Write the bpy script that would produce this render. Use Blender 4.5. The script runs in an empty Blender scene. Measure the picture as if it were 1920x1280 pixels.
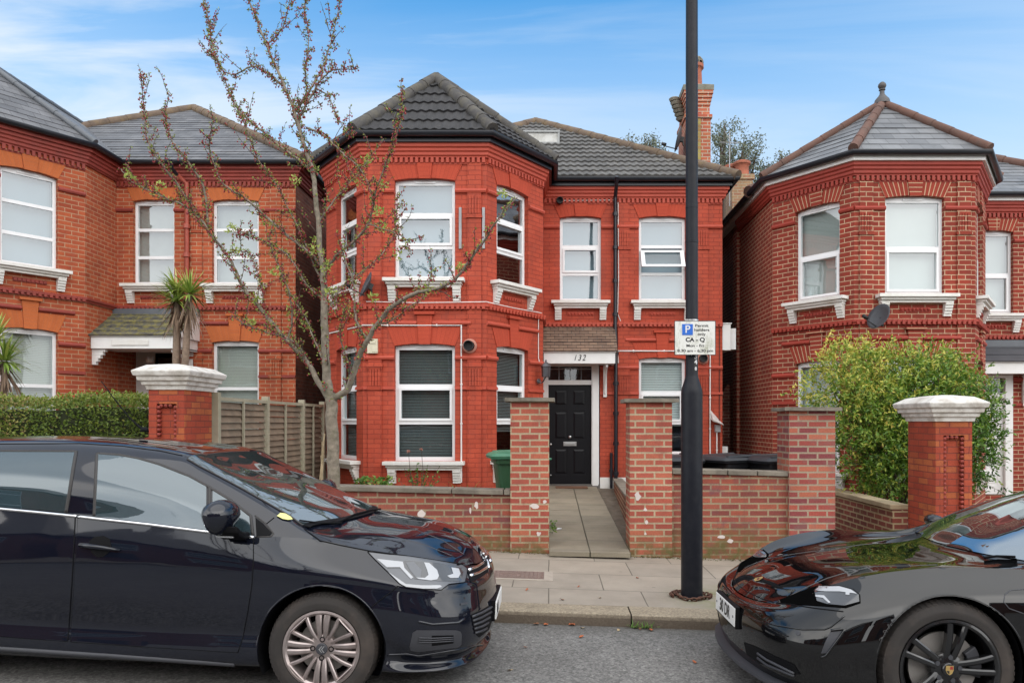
import bpy, bmesh, math, random
from mathutils import Vector, Matrix
from mathutils.bvhtree import BVHTree
from mathutils.geometry import delaunay_2d_cdt

random.seed(7)
SC = bpy.context.scene
COL = SC.collection
R = math.radians

# ---------------------------------------------------------------- camera
F_PX, VPX, HOR, HCAM = 1400.0, 1030.0, 790.0, 1.565
cam = bpy.data.cameras.new("Camera")
camo = bpy.data.objects.new("Camera", cam)
COL.objects.link(camo)
camo.location = (0, 0, HCAM)
camo.rotation_euler = (R(90), 0, 0)
cam.sensor_width = 36.0
cam.lens = F_PX / 1920 * 36
cam.shift_x = (960 - VPX) / 1920
cam.shift_y = (HOR - 640) / 1920
cam.clip_start = 0.1
cam.clip_end = 2000
SC.camera = camo

# ---------------------------------------------------------------- sky, sun, exposure
CLOUD_SEED = 5.2
SUN_EL, SUN_AZ = 58.0, 148.0          # azimuth: direction the light comes from, degrees from +Y towards +X
world = bpy.data.worlds.new("World")
SC.world = world
world.use_nodes = True
wn = world.node_tree
wn.nodes.clear()
sky = wn.nodes.new("ShaderNodeTexSky")
sky.sky_type = 'NISHITA'
sky.sun_disc = False
sky.sun_elevation = R(SUN_EL)
sky.sun_rotation = R(SUN_AZ)
sky.air_density = 1.0
sky.dust_density = 0.4
sky.ozone_density = 1.6
tc = wn.nodes.new("ShaderNodeTexCoord")
sep = wn.nodes.new("ShaderNodeSeparateXYZ")
wn.links.new(tc.outputs["Generated"], sep.inputs[0])
# streaky high cloud: noise on the direction projected on a flat cloud layer
zc = wn.nodes.new("ShaderNodeMath"); zc.operation = 'MAXIMUM'; zc.inputs[1].default_value = 0.03
wn.links.new(sep.outputs[2], zc.inputs[0])
zp = wn.nodes.new("ShaderNodeMath"); zp.operation = 'ADD'; zp.inputs[1].default_value = 0.12
wn.links.new(zc.outputs[0], zp.inputs[0])
dx = wn.nodes.new("ShaderNodeMath"); dx.operation = 'DIVIDE'
dy = wn.nodes.new("ShaderNodeMath"); dy.operation = 'DIVIDE'
wn.links.new(sep.outputs[0], dx.inputs[0]); wn.links.new(zp.outputs[0], dx.inputs[1])
wn.links.new(sep.outputs[1], dy.inputs[0]); wn.links.new(zp.outputs[0], dy.inputs[1])
comb = wn.nodes.new("ShaderNodeCombineXYZ"); comb.inputs[2].default_value = CLOUD_SEED
sxn = wn.nodes.new("ShaderNodeMath"); sxn.operation = 'MULTIPLY'; sxn.inputs[1].default_value = 0.34
wn.links.new(dx.outputs[0], sxn.inputs[0])
syn = wn.nodes.new("ShaderNodeMath"); syn.operation = 'MULTIPLY'; syn.inputs[1].default_value = 1.5
wn.links.new(dy.outputs[0], syn.inputs[0])
wn.links.new(sxn.outputs[0], comb.inputs[0]); wn.links.new(syn.outputs[0], comb.inputs[1])
cn = wn.nodes.new("ShaderNodeTexNoise")
cn.inputs["Scale"].default_value = 2.3
cn.inputs["Detail"].default_value = 7
cn.inputs["Roughness"].default_value = 0.56
cn.inputs["Distortion"].default_value = 0.5
wn.links.new(comb.outputs[0], cn.inputs["Vector"])
ramp = wn.nodes.new("ShaderNodeValToRGB")
ramp.color_ramp.elements[0].position = 0.47
ramp.color_ramp.elements[1].position = 0.62
wn.links.new(cn.outputs[0], ramp.inputs[0])
# thin high haze veil that thickens towards the horizon
hz = wn.nodes.new("ShaderNodeMapRange")
hz.inputs["From Min"].default_value = 0.22
hz.inputs["From Max"].default_value = 0.50
hz.inputs["To Min"].default_value = 0.92
hz.inputs["To Max"].default_value = 0.0
wn.links.new(sep.outputs[2], hz.inputs["Value"])
mx = wn.nodes.new("ShaderNodeMath"); mx.operation = 'MAXIMUM'
cm = wn.nodes.new("ShaderNodeMath"); cm.operation = 'MULTIPLY'; cm.inputs[1].default_value = 0.62
wn.links.new(ramp.outputs[0], cm.inputs[0])
lf_ = wn.nodes.new("ShaderNodeMapRange"); lf_.inputs["From Min"].default_value = 0.15; lf_.inputs["From Max"].default_value = -0.55
lf_.inputs["To Min"].default_value = 0.16; lf_.inputs["To Max"].default_value = 1.0
wn.links.new(sep.outputs[0], lf_.inputs["Value"])
cm2 = wn.nodes.new("ShaderNodeMath"); cm2.operation = 'MULTIPLY'
wn.links.new(cm.outputs[0], cm2.inputs[0]); wn.links.new(lf_.outputs[0], cm2.inputs[1])
hn = wn.nodes.new("ShaderNodeMath"); hn.operation = 'MULTIPLY_ADD'; hn.inputs[1].default_value = -0.30; hn.use_clamp = True
wob = wn.nodes.new("ShaderNodeMath"); wob.operation = 'SUBTRACT'; wob.inputs[0].default_value = 0.5
wn.links.new(cn.outputs[0], wob.inputs[1]); wn.links.new(wob.outputs[0], hn.inputs[0]); wn.links.new(hz.outputs[0], hn.inputs[2])
wn.links.new(hn.outputs[0], mx.inputs[0]); mx.inputs[1].default_value = 0.0
mixc = wn.nodes.new("ShaderNodeMix"); mixc.data_type = 'RGBA'
wn.links.new(mx.outputs[0], mixc.inputs["Factor"])
tint = wn.nodes.new("ShaderNodeMix"); tint.data_type = 'RGBA'; tint.blend_type = 'MULTIPLY'
tint.inputs["Factor"].default_value = 1.0
wn.links.new(sky.outputs[0], tint.inputs["A"]); tint.inputs["B"].default_value = (0.37, 0.84, 1.0, 1)
wn.links.new(tint.outputs["Result"], mixc.inputs["A"])
mixc.inputs["B"].default_value = (2.95, 3.4, 3.8, 1)
mixd = wn.nodes.new("ShaderNodeMix"); mixd.data_type = 'RGBA'
wn.links.new(cm2.outputs[0], mixd.inputs["Factor"]); wn.links.new(mixc.outputs["Result"], mixd.inputs["A"]); mixd.inputs["B"].default_value = (3.7, 3.85, 3.95, 1)
# unseen sky behind the camera: bright cloud added there to light the house fronts
bk = wn.nodes.new("ShaderNodeMapRange"); bk.interpolation_type = 'SMOOTHSTEP'
bk.inputs["From Min"].default_value = 0.30; bk.inputs["From Max"].default_value = -0.45
bk.inputs["To Min"].default_value = 0.0; bk.inputs["To Max"].default_value = 0.95
wn.links.new(sep.outputs[1], bk.inputs["Value"])
cn2 = wn.nodes.new("ShaderNodeTexNoise"); cn2.inputs["Scale"].default_value = 2.2; cn2.inputs["Detail"].default_value = 5
wn.links.new(tc.outputs["Generated"], cn2.inputs["Vector"])
cr2 = wn.nodes.new("ShaderNodeValToRGB")
cr2.color_ramp.elements[0].position = 0.35; cr2.color_ramp.elements[0].color = (7.0, 7.3, 7.7, 1)
cr2.color_ramp.elements[1].position = 0.65; cr2.color_ramp.elements[1].color = (11.5, 11.3, 11.0, 1)
wn.links.new(cn2.outputs[0], cr2.inputs[0])
mixb = wn.nodes.new("ShaderNodeMix"); mixb.data_type = 'RGBA'
wn.links.new(bk.outputs[0], mixb.inputs["Factor"]); wn.links.new(mixd.outputs["Result"], mixb.inputs["A"]); wn.links.new(cr2.outputs[0], mixb.inputs["B"])
zen = wn.nodes.new("ShaderNodeMapRange"); zen.interpolation_type = 'SMOOTHSTEP'
zen.inputs["From Min"].default_value = 0.50; zen.inputs["From Max"].default_value = 0.66
zen.inputs["To Min"].default_value = 0.0; zen.inputs["To Max"].default_value = 0.8
wn.links.new(sep.outputs[2], zen.inputs["Value"])
mixz = wn.nodes.new("ShaderNodeMix"); mixz.data_type = 'RGBA'
wn.links.new(zen.outputs[0], mixz.inputs["Factor"]); wn.links.new(mixb.outputs["Result"], mixz.inputs["A"]); mixz.inputs["B"].default_value = (4.2, 4.5, 4.9, 1)
bg = wn.nodes.new("ShaderNodeBackground")
bg.inputs["Strength"].default_value = 0.097
wout = wn.nodes.new("ShaderNodeOutputWorld")
wn.links.new(mixz.outputs["Result"], bg.inputs[0])
wn.links.new(bg.outputs[0], wout.inputs[0])

sl = bpy.data.lights.new("Sun", 'SUN')
sl.energy = 0.7
sl.angle = R(85)
sl.color = (1.0, 0.95, 0.88)
so = bpy.data.objects.new("Sun", sl)
COL.objects.link(so)
_el, _az = R(SUN_EL), R(SUN_AZ)
_d = Vector((math.sin(_az) * math.cos(_el), math.cos(_az) * math.cos(_el), math.sin(_el)))
so.rotation_euler = _d.to_track_quat('Z', 'Y').to_euler()
so.location = (0, -5, 30)

SC.view_settings.view_transform = 'Standard'
SC.view_settings.look = 'None'
SC.view_settings.exposure = 1.44
SC.view_settings.gamma = 1.0
SC.cycles.use_denoising = True
SC.cycles.max_bounces = 6
SC.cycles.transparent_max_bounces = 12
SC.cycles.caustics_reflective = False
SC.cycles.caustics_refractive = False

SLOPE = 0.035                           # the street falls to the right
def zg(x, y):
    """ground height (top of the pavement line at x = 0 is zero)"""
    s = -SLOPE * x
    if y < 6.14:
        return s - 0.10 + 0.004 * (6.14 - y) - 0.0
    if y < 8.76:
        return s + 0.006 * (y - 6.14)
    return s + 0.016 + min(0.29, 0.05 * (y - 8.76))

# ---------------------------------------------------------------- mesh builder
class MB:
    def __init__(self):
        self.v = []; self.f = []; self.uv = {}
        self.off = Vector((0, 0, 0))
    def add(self, pts):
        i = len(self.v)
        self.v.extend([tuple(Vector(p)) for p in pts])
        return i
    def poly(self, pts, uv=None):
        i = self.add(pts)
        if uv: self.uv[len(self.f)] = uv
        self.f.append(tuple(range(i, i + len(pts))))
    def box(self, x0, x1, y0, y1, z0, z1):
        self.hexa([(x0,y0,z0),(x1,y0,z0),(x1,y1,z0),(x0,y1,z0),(x0,y0,z1),(x1,y0,z1),(x1,y1,z1),(x0,y1,z1)])
    def hexa(self, p):
        i = self.add(p)
        for q in ((0,3,2,1),(4,5,6,7),(0,1,5,4),(1,2,6,5),(2,3,7,6),(3,0,4,7)):
            self.f.append(tuple(i + k for k in q))
    def loft(self, rings, cap=True, closed=True):
        n = len(rings[0]); base = [self.add(r) for r in rings]
        for a, b in zip(base, base[1:]):
            for k in range(n if closed else n - 1):
                k2 = (k + 1) % n
                self.f.append((a + k, a + k2, b + k2, b + k))
        if cap and closed:
            self.f.append(tuple(base[0] + k for k in range(n))[::-1])
            self.f.append(tuple(base[-1] + k for k in range(n)))
    def tube(self, pts, r, n=8, cap=True):
        pts = [Vector(p) for p in pts]
        rs = r if isinstance(r, (list, tuple)) else [r] * len(pts)
        rings = []
        up = None
        for i, p in enumerate(pts):
            d = (pts[min(i + 1, len(pts) - 1)] - pts[max(i - 1, 0)])
            if d.length < 1e-9: d = Vector((0, 0, 1))
            d.normalize()
            if up is None:
                up = Vector((0, 0, 1)) if abs(d.z) < 0.9 else Vector((1, 0, 0))
            a = d.cross(up)
            if a.length < 1e-4: a = d.cross(Vector((0, 1, 0.3)))
            a.normalize(); b = a.cross(d).normalized(); up = b
            rings.append([p + (a * math.cos(t) + b * math.sin(t)) * rs[i] for t in [2 * math.pi * k / n for k in range(n)]])
        self.loft(rings, cap)
    def lathe(self, prof, c=(0, 0, 0), n=16, axis='z', cap=True):
        rings = []
        for r, h in prof:
            ring = []
            for k in range(n):
                t = 2 * math.pi * k / n
                a, b = r * math.cos(t), r * math.sin(t)
                q = (a, b, h) if axis == 'z' else ((a, -h, b) if axis == 'y' else (h, a, b))
                ring.append(Vector(c) + Vector(q))
            rings.append(ring)
        self.loft(rings, cap)
    def band(self, path, prof, cap=True):
        """sweep profile (out, z) along plan path; outward is to the right of travel"""
        path = [Vector(p) for p in path]
        ns = []
        for a, b in zip(path, path[1:]):
            d = (b - a).normalized(); ns.append(Vector((d.y, -d.x)))
        rings = []
        for i, p in enumerate(path):
            if i == 0: m = ns[0]
            elif i == len(path) - 1: m = ns[-1]
            else:
                m = (ns[i-1] + ns[i]) / max(0.3, 1 + ns[i-1].dot(ns[i]))
            rings.append([(p.x + m.x * o, p.y + m.y * o, z) for o, z in prof])
        self.loft(rings, cap)
    def build(self, name, mat, parent=None, smooth=False, autosmooth=None, uv=True, bevel=0):
        me = bpy.data.meshes.new(name)
        me.from_pydata(self.v, [], self.f)
        if uv:
            lay = me.uv_layers.new(name="UVMap")
            vs = self.v
            me.calc_loop_triangles()
            flat = [0.0] * (2 * len(me.loops))
            for pi, pl in enumerate(me.polygons):
                ex = self.uv.get(pi)
                nrm = pl.normal
                hl = math.hypot(nrm.x, nrm.y)
                for k, li in enumerate(pl.loop_indices):
                    if ex: u, w = ex[k]
                    else:
                        p = vs[pl.vertices[k]]
                        if hl < 0.45: u, w = p[0], p[1]
                        else: u, w = (-nrm.y * p[0] + nrm.x * p[1]) / hl, p[2]
                    flat[2 * li] = u; flat[2 * li + 1] = w
            lay.data.foreach_set("uv", flat)
        if smooth:
            me.polygons.foreach_set("use_smooth", [True] * len(me.polygons))
        me.validate()
        o = bpy.data.objects.new(name, me)
        COL.objects.link(o)
        if mat: me.materials.append(mat)
        if parent: o.parent = parent
        if bevel:
            m = o.modifiers.new("b", 'BEVEL'); m.width = bevel; m.segments = 2; m.limit_method = 'ANGLE'; m.angle_limit = R(40)
        if autosmooth:
            me.polygons.foreach_set("use_smooth", [True] * len(me.polygons))
            bm = bmesh.new(); bm.from_mesh(me)
            for e in bm.edges:
                if len(e.link_faces) == 2 and e.calc_face_angle(0) > R(autosmooth): e.smooth = False
            bm.to_mesh(me); bm.free()
        return o

class Fr:
    """a wall face: origin A (plan), unit U along, N outward; p(u, z, d)"""
    def __init__(s, A, B):
        s.A = Vector((A[0], A[1], 0)); B = Vector((B[0], B[1], 0))
        s.U = (B - s.A).normalized(); s.N = Vector((s.U.y, -s.U.x, 0)); s.L = (B - s.A).length
    def p(s, u, z, d=0.0):
        q = s.A + s.U * u + s.N * d
        return Vector((q.x, q.y, z))
    def box(s, mb, u0, u1, z0, z1, d0, d1):
        mb.hexa([s.p(u0,z0,d1), s.p(u1,z0,d1), s.p(u1,z0,d0), s.p(u0,z0,d0), s.p(u0,z1,d1), s.p(u1,z1,d1), s.p(u1,z1,d0), s.p(u0,z1,d0)])

def tag(o, label=None, cat=None, group=None, kind=None):
    if label: o['label'] = label
    if cat: o['category'] = cat
    if group: o['group'] = group
    if kind: o['kind'] = kind
    return o
def thing(name, label, cat, group=None):
    o = bpy.data.objects.new(name, None)
    o.empty_display_size = 0.2
    COL.objects.link(o)
    return tag(o, label, cat, group)
def kids(o):
    return [c for c in bpy.data.objects if c.parent == o]
def settle(root, loc):
    """put a world-built thing's Empty at its base"""
    loc = Vector(loc); root.location = loc
    M = Matrix.Translation(-loc)
    seen = set()
    def go(o):
        for c in kids(o):
            if c.data and c.data.name not in seen:
                seen.add(c.data.name); c.data.transform(M)
            go(c)
    go(root)
def copy_tree(o, parent=None):
    c = o.copy(); COL.objects.link(c)
    if parent: c.parent = parent
    for ch in kids(o): copy_tree(ch, c)
    return c
def text_mesh(name, body, size, mat, parent, loc, rot=(R(90), 0, 0), ext=0.002, align='CENTER', shear=0.0, space=1.0, sx=1.0, bold=0.0):
    cu = bpy.data.curves.new(name, 'FONT')
    cu.body = body; cu.size = size; cu.align_x = align; cu.align_y = 'CENTER'; cu.extrude = ext; cu.shear = shear; cu.space_character = space
    cu.offset = bold
    t = bpy.data.objects.new(name + "_c", cu); COL.objects.link(t)
    dg = bpy.context.evaluated_depsgraph_get()
    me = bpy.data.meshes.new_from_object(t.evaluated_get(dg))
    bpy.data.objects.remove(t)
    me.transform(Matrix.Translation(loc) @ Matrix.Rotation(rot[2], 4, 'Z') @ Matrix.Rotation(rot[1], 4, 'Y') @ Matrix.Rotation(rot[0], 4, 'X') @ Matrix.Diagonal((sx, 1, 1, 1)))
    me.name = name
    me.materials.clear(); me.materials.append(mat)
    o = bpy.data.objects.new(name, me); COL.objects.link(o)
    if parent: o.parent = parent
    return o

# ---------------------------------------------------------------- materials
def new_mat(name):
    m = bpy.data.materials.new(name); m.use_nodes = True
    nt = m.node_tree
    b = nt.nodes["Principled BSDF"]
    return m, nt, b
def nd(nt, typ, props=None, **inp):
    n = nt.nodes.new(typ)
    for k, v in (props or {}).items(): setattr(n, k, v)
    for k, v in inp.items():
        key = k.replace("_", " ")
        s = n.inputs[key] if key in n.inputs else n.inputs[int(k[1:])]
        if hasattr(v, "is_output"): nt.links.new(v, s)
        elif isinstance(v, tuple) and len(v) == 3 and s.type == 'RGBA': s.default_value = (*v, 1)
        else: s.default_value = v
    return n
def uvout(nt):
    return nd(nt, "ShaderNodeUVMap", {"uv_map": "UVMap"}).outputs[0]
def objout(nt):
    return nd(nt, "ShaderNodeTexCoord").outputs["Object"]
def noise(nt, vec, scale, detail=4, rough=0.55, dist=0.0):
    return nd(nt, "ShaderNodeTexNoise", None, Vector=vec, Scale=scale, Detail=detail, Roughness=rough, Distortion=dist).outputs[0]
def remap(nt, val, a, b, c, d):
    return nd(nt, "ShaderNodeMapRange", None, Value=val, From_Min=a, From_Max=b, To_Min=c, To_Max=d).outputs[0]
def mixc_(nt, fac, a, b, mode='MIX'):
    n = nt.nodes.new("ShaderNodeMix"); n.data_type = 'RGBA'; n.blend_type = mode
    for s, v in ((n.inputs["Factor"], fac), (n.inputs[6], a), (n.inputs[7], b)):
        if hasattr(v, "is_output"): nt.links.new(v, s)
        elif isinstance(v, tuple): s.default_value = (*v[:3], 1)
        else: s.default_value = v
    return n.outputs[2]
def bump(nt, b, h, strength=0.4, dist=0.01, normal=None):
    n = nd(nt, "ShaderNodeBump", None, Height=h, Strength=strength, Distance=dist)
    if normal: nt.links.new(normal, n.inputs["Normal"])
    nt.links.new(n.outputs[0], b.inputs["Normal"])
    return n.outputs[0]

def mat_plain(name, col, rough=0.6, var=0.12, scale=6.0, metal=0.0, bmp=0.0, bscale=60.0, spec=0.5, coat=0.0, dirt=None, dirt_amt=0.0, dirt_scale=3.0):
    m, nt, b = new_mat(name)
    v = objout(nt)
    n1 = noise(nt, v, scale)
    f = remap(nt, n1, 0.25, 0.75, 1 - var, 1 + var)
    c = mixc_(nt, 1.0, tuple(col), nd(nt, "ShaderNodeCombineColor", None, i0=f, i1=f, i2=f).outputs[0], 'MULTIPLY')
    if dirt:
        dn = noise(nt, v, dirt_scale, 6, 0.65)
        c = mixc_(nt, remap(nt, dn, 0.45, 0.75, 0.0, dirt_amt), c, dirt)
    nt.links.new(c, b.inputs["Base Color"])
    b.inputs["Roughness"].default_value = rough
    b.inputs["Metallic"].default_value = metal
    b.inputs["Specular IOR Level"].default_value = spec
    b.inputs["Coat Weight"].default_value = coat
    if bmp: bump(nt, b, noise(nt, v, bscale, 3), bmp, 0.004)
    return m

def mat_brick(name, c1, c2, mortar, bw=0.225, bh=0.075, ms=0.007, var=0.25, rough=0.85, bmp=0.5, grain=0.12,
              blot=None, blot_amt=0.0, moss=None, moss_h=None, third=None, third_amt=0.0, msmooth=0.1, off=0.5, streak=None):
    m, nt, b = new_mat(name)
    uv = uvout(nt)
    wob = nd(nt, "ShaderNodeTexNoise", None, Vector=uv, Scale=3.0, Detail=2.0)
    sc = nd(nt, "ShaderNodeVectorMath", {"operation": 'SCALE'}, i0=wob.outputs["Color"]); sc.inputs["Scale"].default_value = 0.006
    uv2 = nd(nt, "ShaderNodeVectorMath", {"operation": 'ADD'}, i0=uv, i1=sc.outputs[0]).outputs[0]
    br = nd(nt, "ShaderNodeTexBrick", {"offset": off}, Vector=uv2, Color1=c1, Color2=c2, Mortar=mortar, Scale=1.0,
            Mortar_Size=ms, Mortar_Smooth=msmooth, Bias=0.0, Brick_Width=bw, Row_Height=bh)
    col = br.outputs["Color"]
    if third:
        # per-brick extra tint: random value from the brick's own cell
        br2 = nd(nt, "ShaderNodeTexBrick", {"offset": off, "squash": 1.0}, Vector=nd(nt, "ShaderNodeVectorMath", {"operation": 'ADD'}, i0=uv2, i1=(bw * 40, bh * 38, 0)).outputs[0],
                 Color1=(0, 0, 0), Color2=(1, 1, 1), Mortar=(0, 0, 0), Scale=1.0, Mortar_Size=ms, Mortar_Smooth=msmooth, Bias=0.0, Brick_Width=bw, Row_Height=bh)
        rv = nd(nt, "ShaderNodeSeparateColor", None, i0=br2.outputs["Color"]).outputs[0]
        col = mixc_(nt, remap(nt, rv, 0.62, 0.80, 0.0, third_amt), col, third)
    f = remap(nt, noise(nt, uv, 1.7, 5, 0.6), 0.3, 0.7, 1 - var, 1 + var * 0.8)
    g = remap(nt, noise(nt, uv, 55, 3, 0.6), 0.3, 0.7, 1 - grain, 1 + grain)
    fg = nd(nt, "ShaderNodeMath", {"operation": 'MULTIPLY'}, i0=f, i1=g).outputs[0]
    col = mixc_(nt, 1.0, col, nd(nt, "ShaderNodeCombineColor", None, i0=fg, i1=fg, i2=fg).outputs[0], 'MULTIPLY')
    if blot:
        bn = noise(nt, uv, 4.3, 7, 0.7)
        col = mixc_(nt, remap(nt, bn, 0.52, 0.70, 0.0, blot_amt), col, blot)
    if streak:
        stv = nd(nt, "ShaderNodeVectorMath", {"operation": 'MULTIPLY'}, i0=uv, i1=(5.0, 0.45, 1)).outputs[0]
        col = mixc_(nt, remap(nt, noise(nt, stv, 1.6, 5, 0.6), 0.5, 0.8, 0.0, streak[1]), col, streak[0])
    if moss:
        sx = nd(nt, "ShaderNodeSeparateXYZ", None, i0=uv)
        mm = remap(nt, sx.outputs[1], moss_h[0], moss_h[1], 1.0, 0.0)
        mn = remap(nt, noise(nt, uv, 6, 6, 0.7), 0.35, 0.6, 0.0, 1.0)
        mmn = nd(nt, "ShaderNodeMath", {"operation": 'MULTIPLY', "use_clamp": True}, i0=mm, i1=mn).outputs[0]
        col = mixc_(nt, mmn, col, moss)
    nt.links.new(col, b.inputs["Base Color"])
    b.inputs["Roughness"].default_value = rough
    b.inputs["Specular IOR Level"].default_value = 0.3
    inv = nd(nt, "ShaderNodeMath", {"operation": 'SUBTRACT'}, i0=1.0, i1=br.outputs["Fac"]).outputs[0]
    hgt = nd(nt, "ShaderNodeMath", {"operation": 'MULTIPLY_ADD'}, i0=noise(nt, uv, 45, 4, 0.6), i1=0.45, i2=inv).outputs[0]
    bump(nt, b, hgt, bmp, 0.008)
    return m

def mat_glass(name, refl=0.35, tint=(0.75, 0.82, 0.82), rough=0.02, wavy=0.0):
    m = bpy.data.materials.new(name); m.use_nodes = True
    nt = m.node_tree; nt.nodes.clear()
    out = nt.nodes.new("ShaderNodeOutputMaterial")
    tr = nd(nt, "ShaderNodeBsdfTransparent", None, Color=tint)
    gl = nd(nt, "ShaderNodeBsdfGlossy", None, Color=(0.95, 0.97, 1.0), Roughness=rough)
    lw = nd(nt, "ShaderNodeLayerWeight", None, Blend=0.5)
    p5 = nd(nt, "ShaderNodeMath", {"operation": 'POWER'}, i0=lw.outputs["Facing"], i1=5.0).outputs[0]
    fac = nd(nt, "ShaderNodeMath", {"operation": 'MULTIPLY_ADD', "use_clamp": True}, i0=p5, i1=0.9 - refl, i2=refl).outputs[0]
    if wavy:
        v = objout(nt)
        bp = nd(nt, "ShaderNodeBump", None, Height=noise(nt, v, 1.6, 1), Strength=wavy, Distance=0.05)
        nt.links.new(bp.outputs[0], gl.inputs["Normal"])
    mx = nd(nt, "ShaderNodeMixShader", None, i0=fac)
    nt.links.new(tr.outputs[0], mx.inputs[1]); nt.links.new(gl.outputs[0], mx.inputs[2])
    nt.links.new(mx.outputs[0], out.inputs[0])
    return m

def mat_blind(name, col, period=0.026, open_=0.45, vert=False):
    """venetian blind: slats with see-through gaps between them"""
    m, nt, b = new_mat(name)
    uv = uvout(nt)
    sx = nd(nt, "ShaderNodeSeparateXYZ", None, i0=uv)
    md = nd(nt, "ShaderNodeMath", {"operation": 'WRAP'}, i0=sx.outputs[0 if vert else 1], i1=period, i2=0.0).outputs[0]
    gap = nd(nt, "ShaderNodeMath", {"operation": 'GREATER_THAN'}, i0=md, i1=period * open_).outputs[0]
    b.inputs["Base Color"].default_value = (*col, 1)
    b.inputs["Roughness"].default_value = 0.6
    nt.links.new(gap, b.inputs["Alpha"])
    return m

RED = (0.42, 0.066, 0.032)
M = {}
M['red_paint'] = mat_brick("red_painted_brick", (0.45, 0.073, 0.036), (0.40, 0.060, 0.030), (0.27, 0.040, 0.022), ms=0.007, var=0.20, grain=0.10, bmp=0.35, rough=0.7,
                           blot=(0.33, 0.065, 0.04), blot_amt=0.6, bh=0.08, streak=((0.23, 0.05, 0.033), 0.55))
M['red_trim'] = mat_plain("red_painted_trim", (0.43, 0.064, 0.034), 0.65, 0.10, 3, bmp=0.2)
M['red_trim_dark'] = mat_plain("dark_red_painted_trim", (0.30, 0.038, 0.024), 0.65, 0.10, 3, bmp=0.2)
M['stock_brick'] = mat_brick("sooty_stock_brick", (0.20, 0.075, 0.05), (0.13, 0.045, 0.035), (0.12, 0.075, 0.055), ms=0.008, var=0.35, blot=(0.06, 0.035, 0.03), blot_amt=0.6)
M['orange_brick'] = mat_brick("orange_red_brick", (0.42, 0.095, 0.037), (0.32, 0.063, 0.028), (0.42, 0.25, 0.15), ms=0.0075, bh=0.08, var=0.22, blot=(0.27, 0.06, 0.035), blot_amt=0.55,
                              streak=((0.22, 0.06, 0.04), 0.35))
M['orange_trim'] = mat_plain("gauged_orange_brick", (0.47, 0.125, 0.04), 0.75, 0.16, 5, bmp=0.2, dirt=(0.3, 0.08, 0.04), dirt_amt=0.5)
M['maroon_trim'] = mat_plain("maroon_moulded_brick", (0.27, 0.042, 0.028), 0.7, 0.18, 4, bmp=0.2, dirt=(0.12, 0.03, 0.025), dirt_amt=0.5)
M['crimson_brick'] = mat_brick("crimson_brick", (0.29, 0.045, 0.026), (0.22, 0.034, 0.022), (0.48, 0.34, 0.22), ms=0.0075, bh=0.083, var=0.22, grain=0.10, bmp=0.5, blot=(0.17, 0.035, 0.025), blot_amt=0.5, streak=((0.13, 0.035, 0.026), 0.4))
M['crimson_trim'] = mat_plain("crimson_trim", (0.31, 0.038, 0.022), 0.65, 0.1, 4, bmp=0.2)
M['arch_crimson'] = mat_brick("crimson_arch_brick", (0.30, 0.045, 0.026), (0.24, 0.036, 0.023), (0.48, 0.32, 0.20), bw=0.5, bh=0.075, ms=0.008, var=0.1, off=0.0)
M['arch_red'] = mat_brick("red_arch_brick", (0.45, 0.068, 0.035), (0.42, 0.063, 0.032), (0.36, 0.05, 0.028), bw=0.5, bh=0.07, ms=0.004, var=0.1, off=0.0, bmp=0.3)
M['arch_orange'] = mat_brick("orange_arch_brick", (0.48, 0.13, 0.04), (0.44, 0.115, 0.036), (0.40, 0.13, 0.06), bw=0.5, bh=0.065, ms=0.003, var=0.15, off=0.0, bmp=0.3)
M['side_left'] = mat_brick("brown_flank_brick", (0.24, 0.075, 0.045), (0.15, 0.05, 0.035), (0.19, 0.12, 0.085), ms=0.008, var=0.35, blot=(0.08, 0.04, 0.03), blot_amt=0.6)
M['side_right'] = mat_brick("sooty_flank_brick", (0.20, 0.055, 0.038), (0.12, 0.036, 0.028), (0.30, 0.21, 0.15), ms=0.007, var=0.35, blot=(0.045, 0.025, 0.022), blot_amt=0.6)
M['upvc'] = mat_plain("white_upvc", (0.80, 0.81, 0.82), 0.3, 0.03, 3)
M['white_stone'] = mat_plain("white_painted_stone", (0.74, 0.73, 0.70), 0.6, 0.06, 5, dirt=(0.42, 0.38, 0.30), dirt_amt=0.55, dirt_scale=5, bmp=0.15)
M['white_paint'] = mat_plain("white_gloss_paint", (0.76, 0.76, 0.75), 0.4, 0.04, 4, dirt=(0.5, 0.47, 0.4), dirt_amt=0.25)
M['black_plastic'] = mat_plain("black_rainwater_plastic", (0.010, 0.012, 0.018), 0.35, 0.2, 4)
M['black_paint'] = mat_plain("black_paint", (0.004, 0.004, 0.006), 0.4, 0.2, 4, spec=0.25)
M['glass_sky'] = mat_glass("window_glass_bright", 0.20, wavy=0.03)
M['glass_dark'] = mat_glass("window_glass_plain", 0.09, wavy=0.04)
M['film'] = mat_plain("frosted_film", (0.27, 0.345, 0.40), 0.7, 0.05, 2)
M['roller'] = mat_plain("white_roller_blind", (0.62, 0.63, 0.60), 0.8, 0.04, 2)
M['blind_grey'] = mat_blind("grey_venetian", (0.20, 0.21, 0.21))
M['blind_white'] = mat_blind("white_venetian", (0.75, 0.75, 0.74), 0.05, 0.12)
M['blind_cream'] = mat_blind("cream_venetian", (0.62, 0.60, 0.54), 0.03, 0.1)
M['net'] = mat_plain("pale_curtain", (0.50, 0.49, 0.46), 0.9, 0.08, 4)
M['lead'] = mat_plain("lead_sheet", (0.10, 0.11, 0.125), 0.5, 0.2, 3)
M['steel'] = mat_plain("brushed_steel", (0.55, 0.55, 0.55), 0.3, 0.05, 5, metal=1.0)

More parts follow.
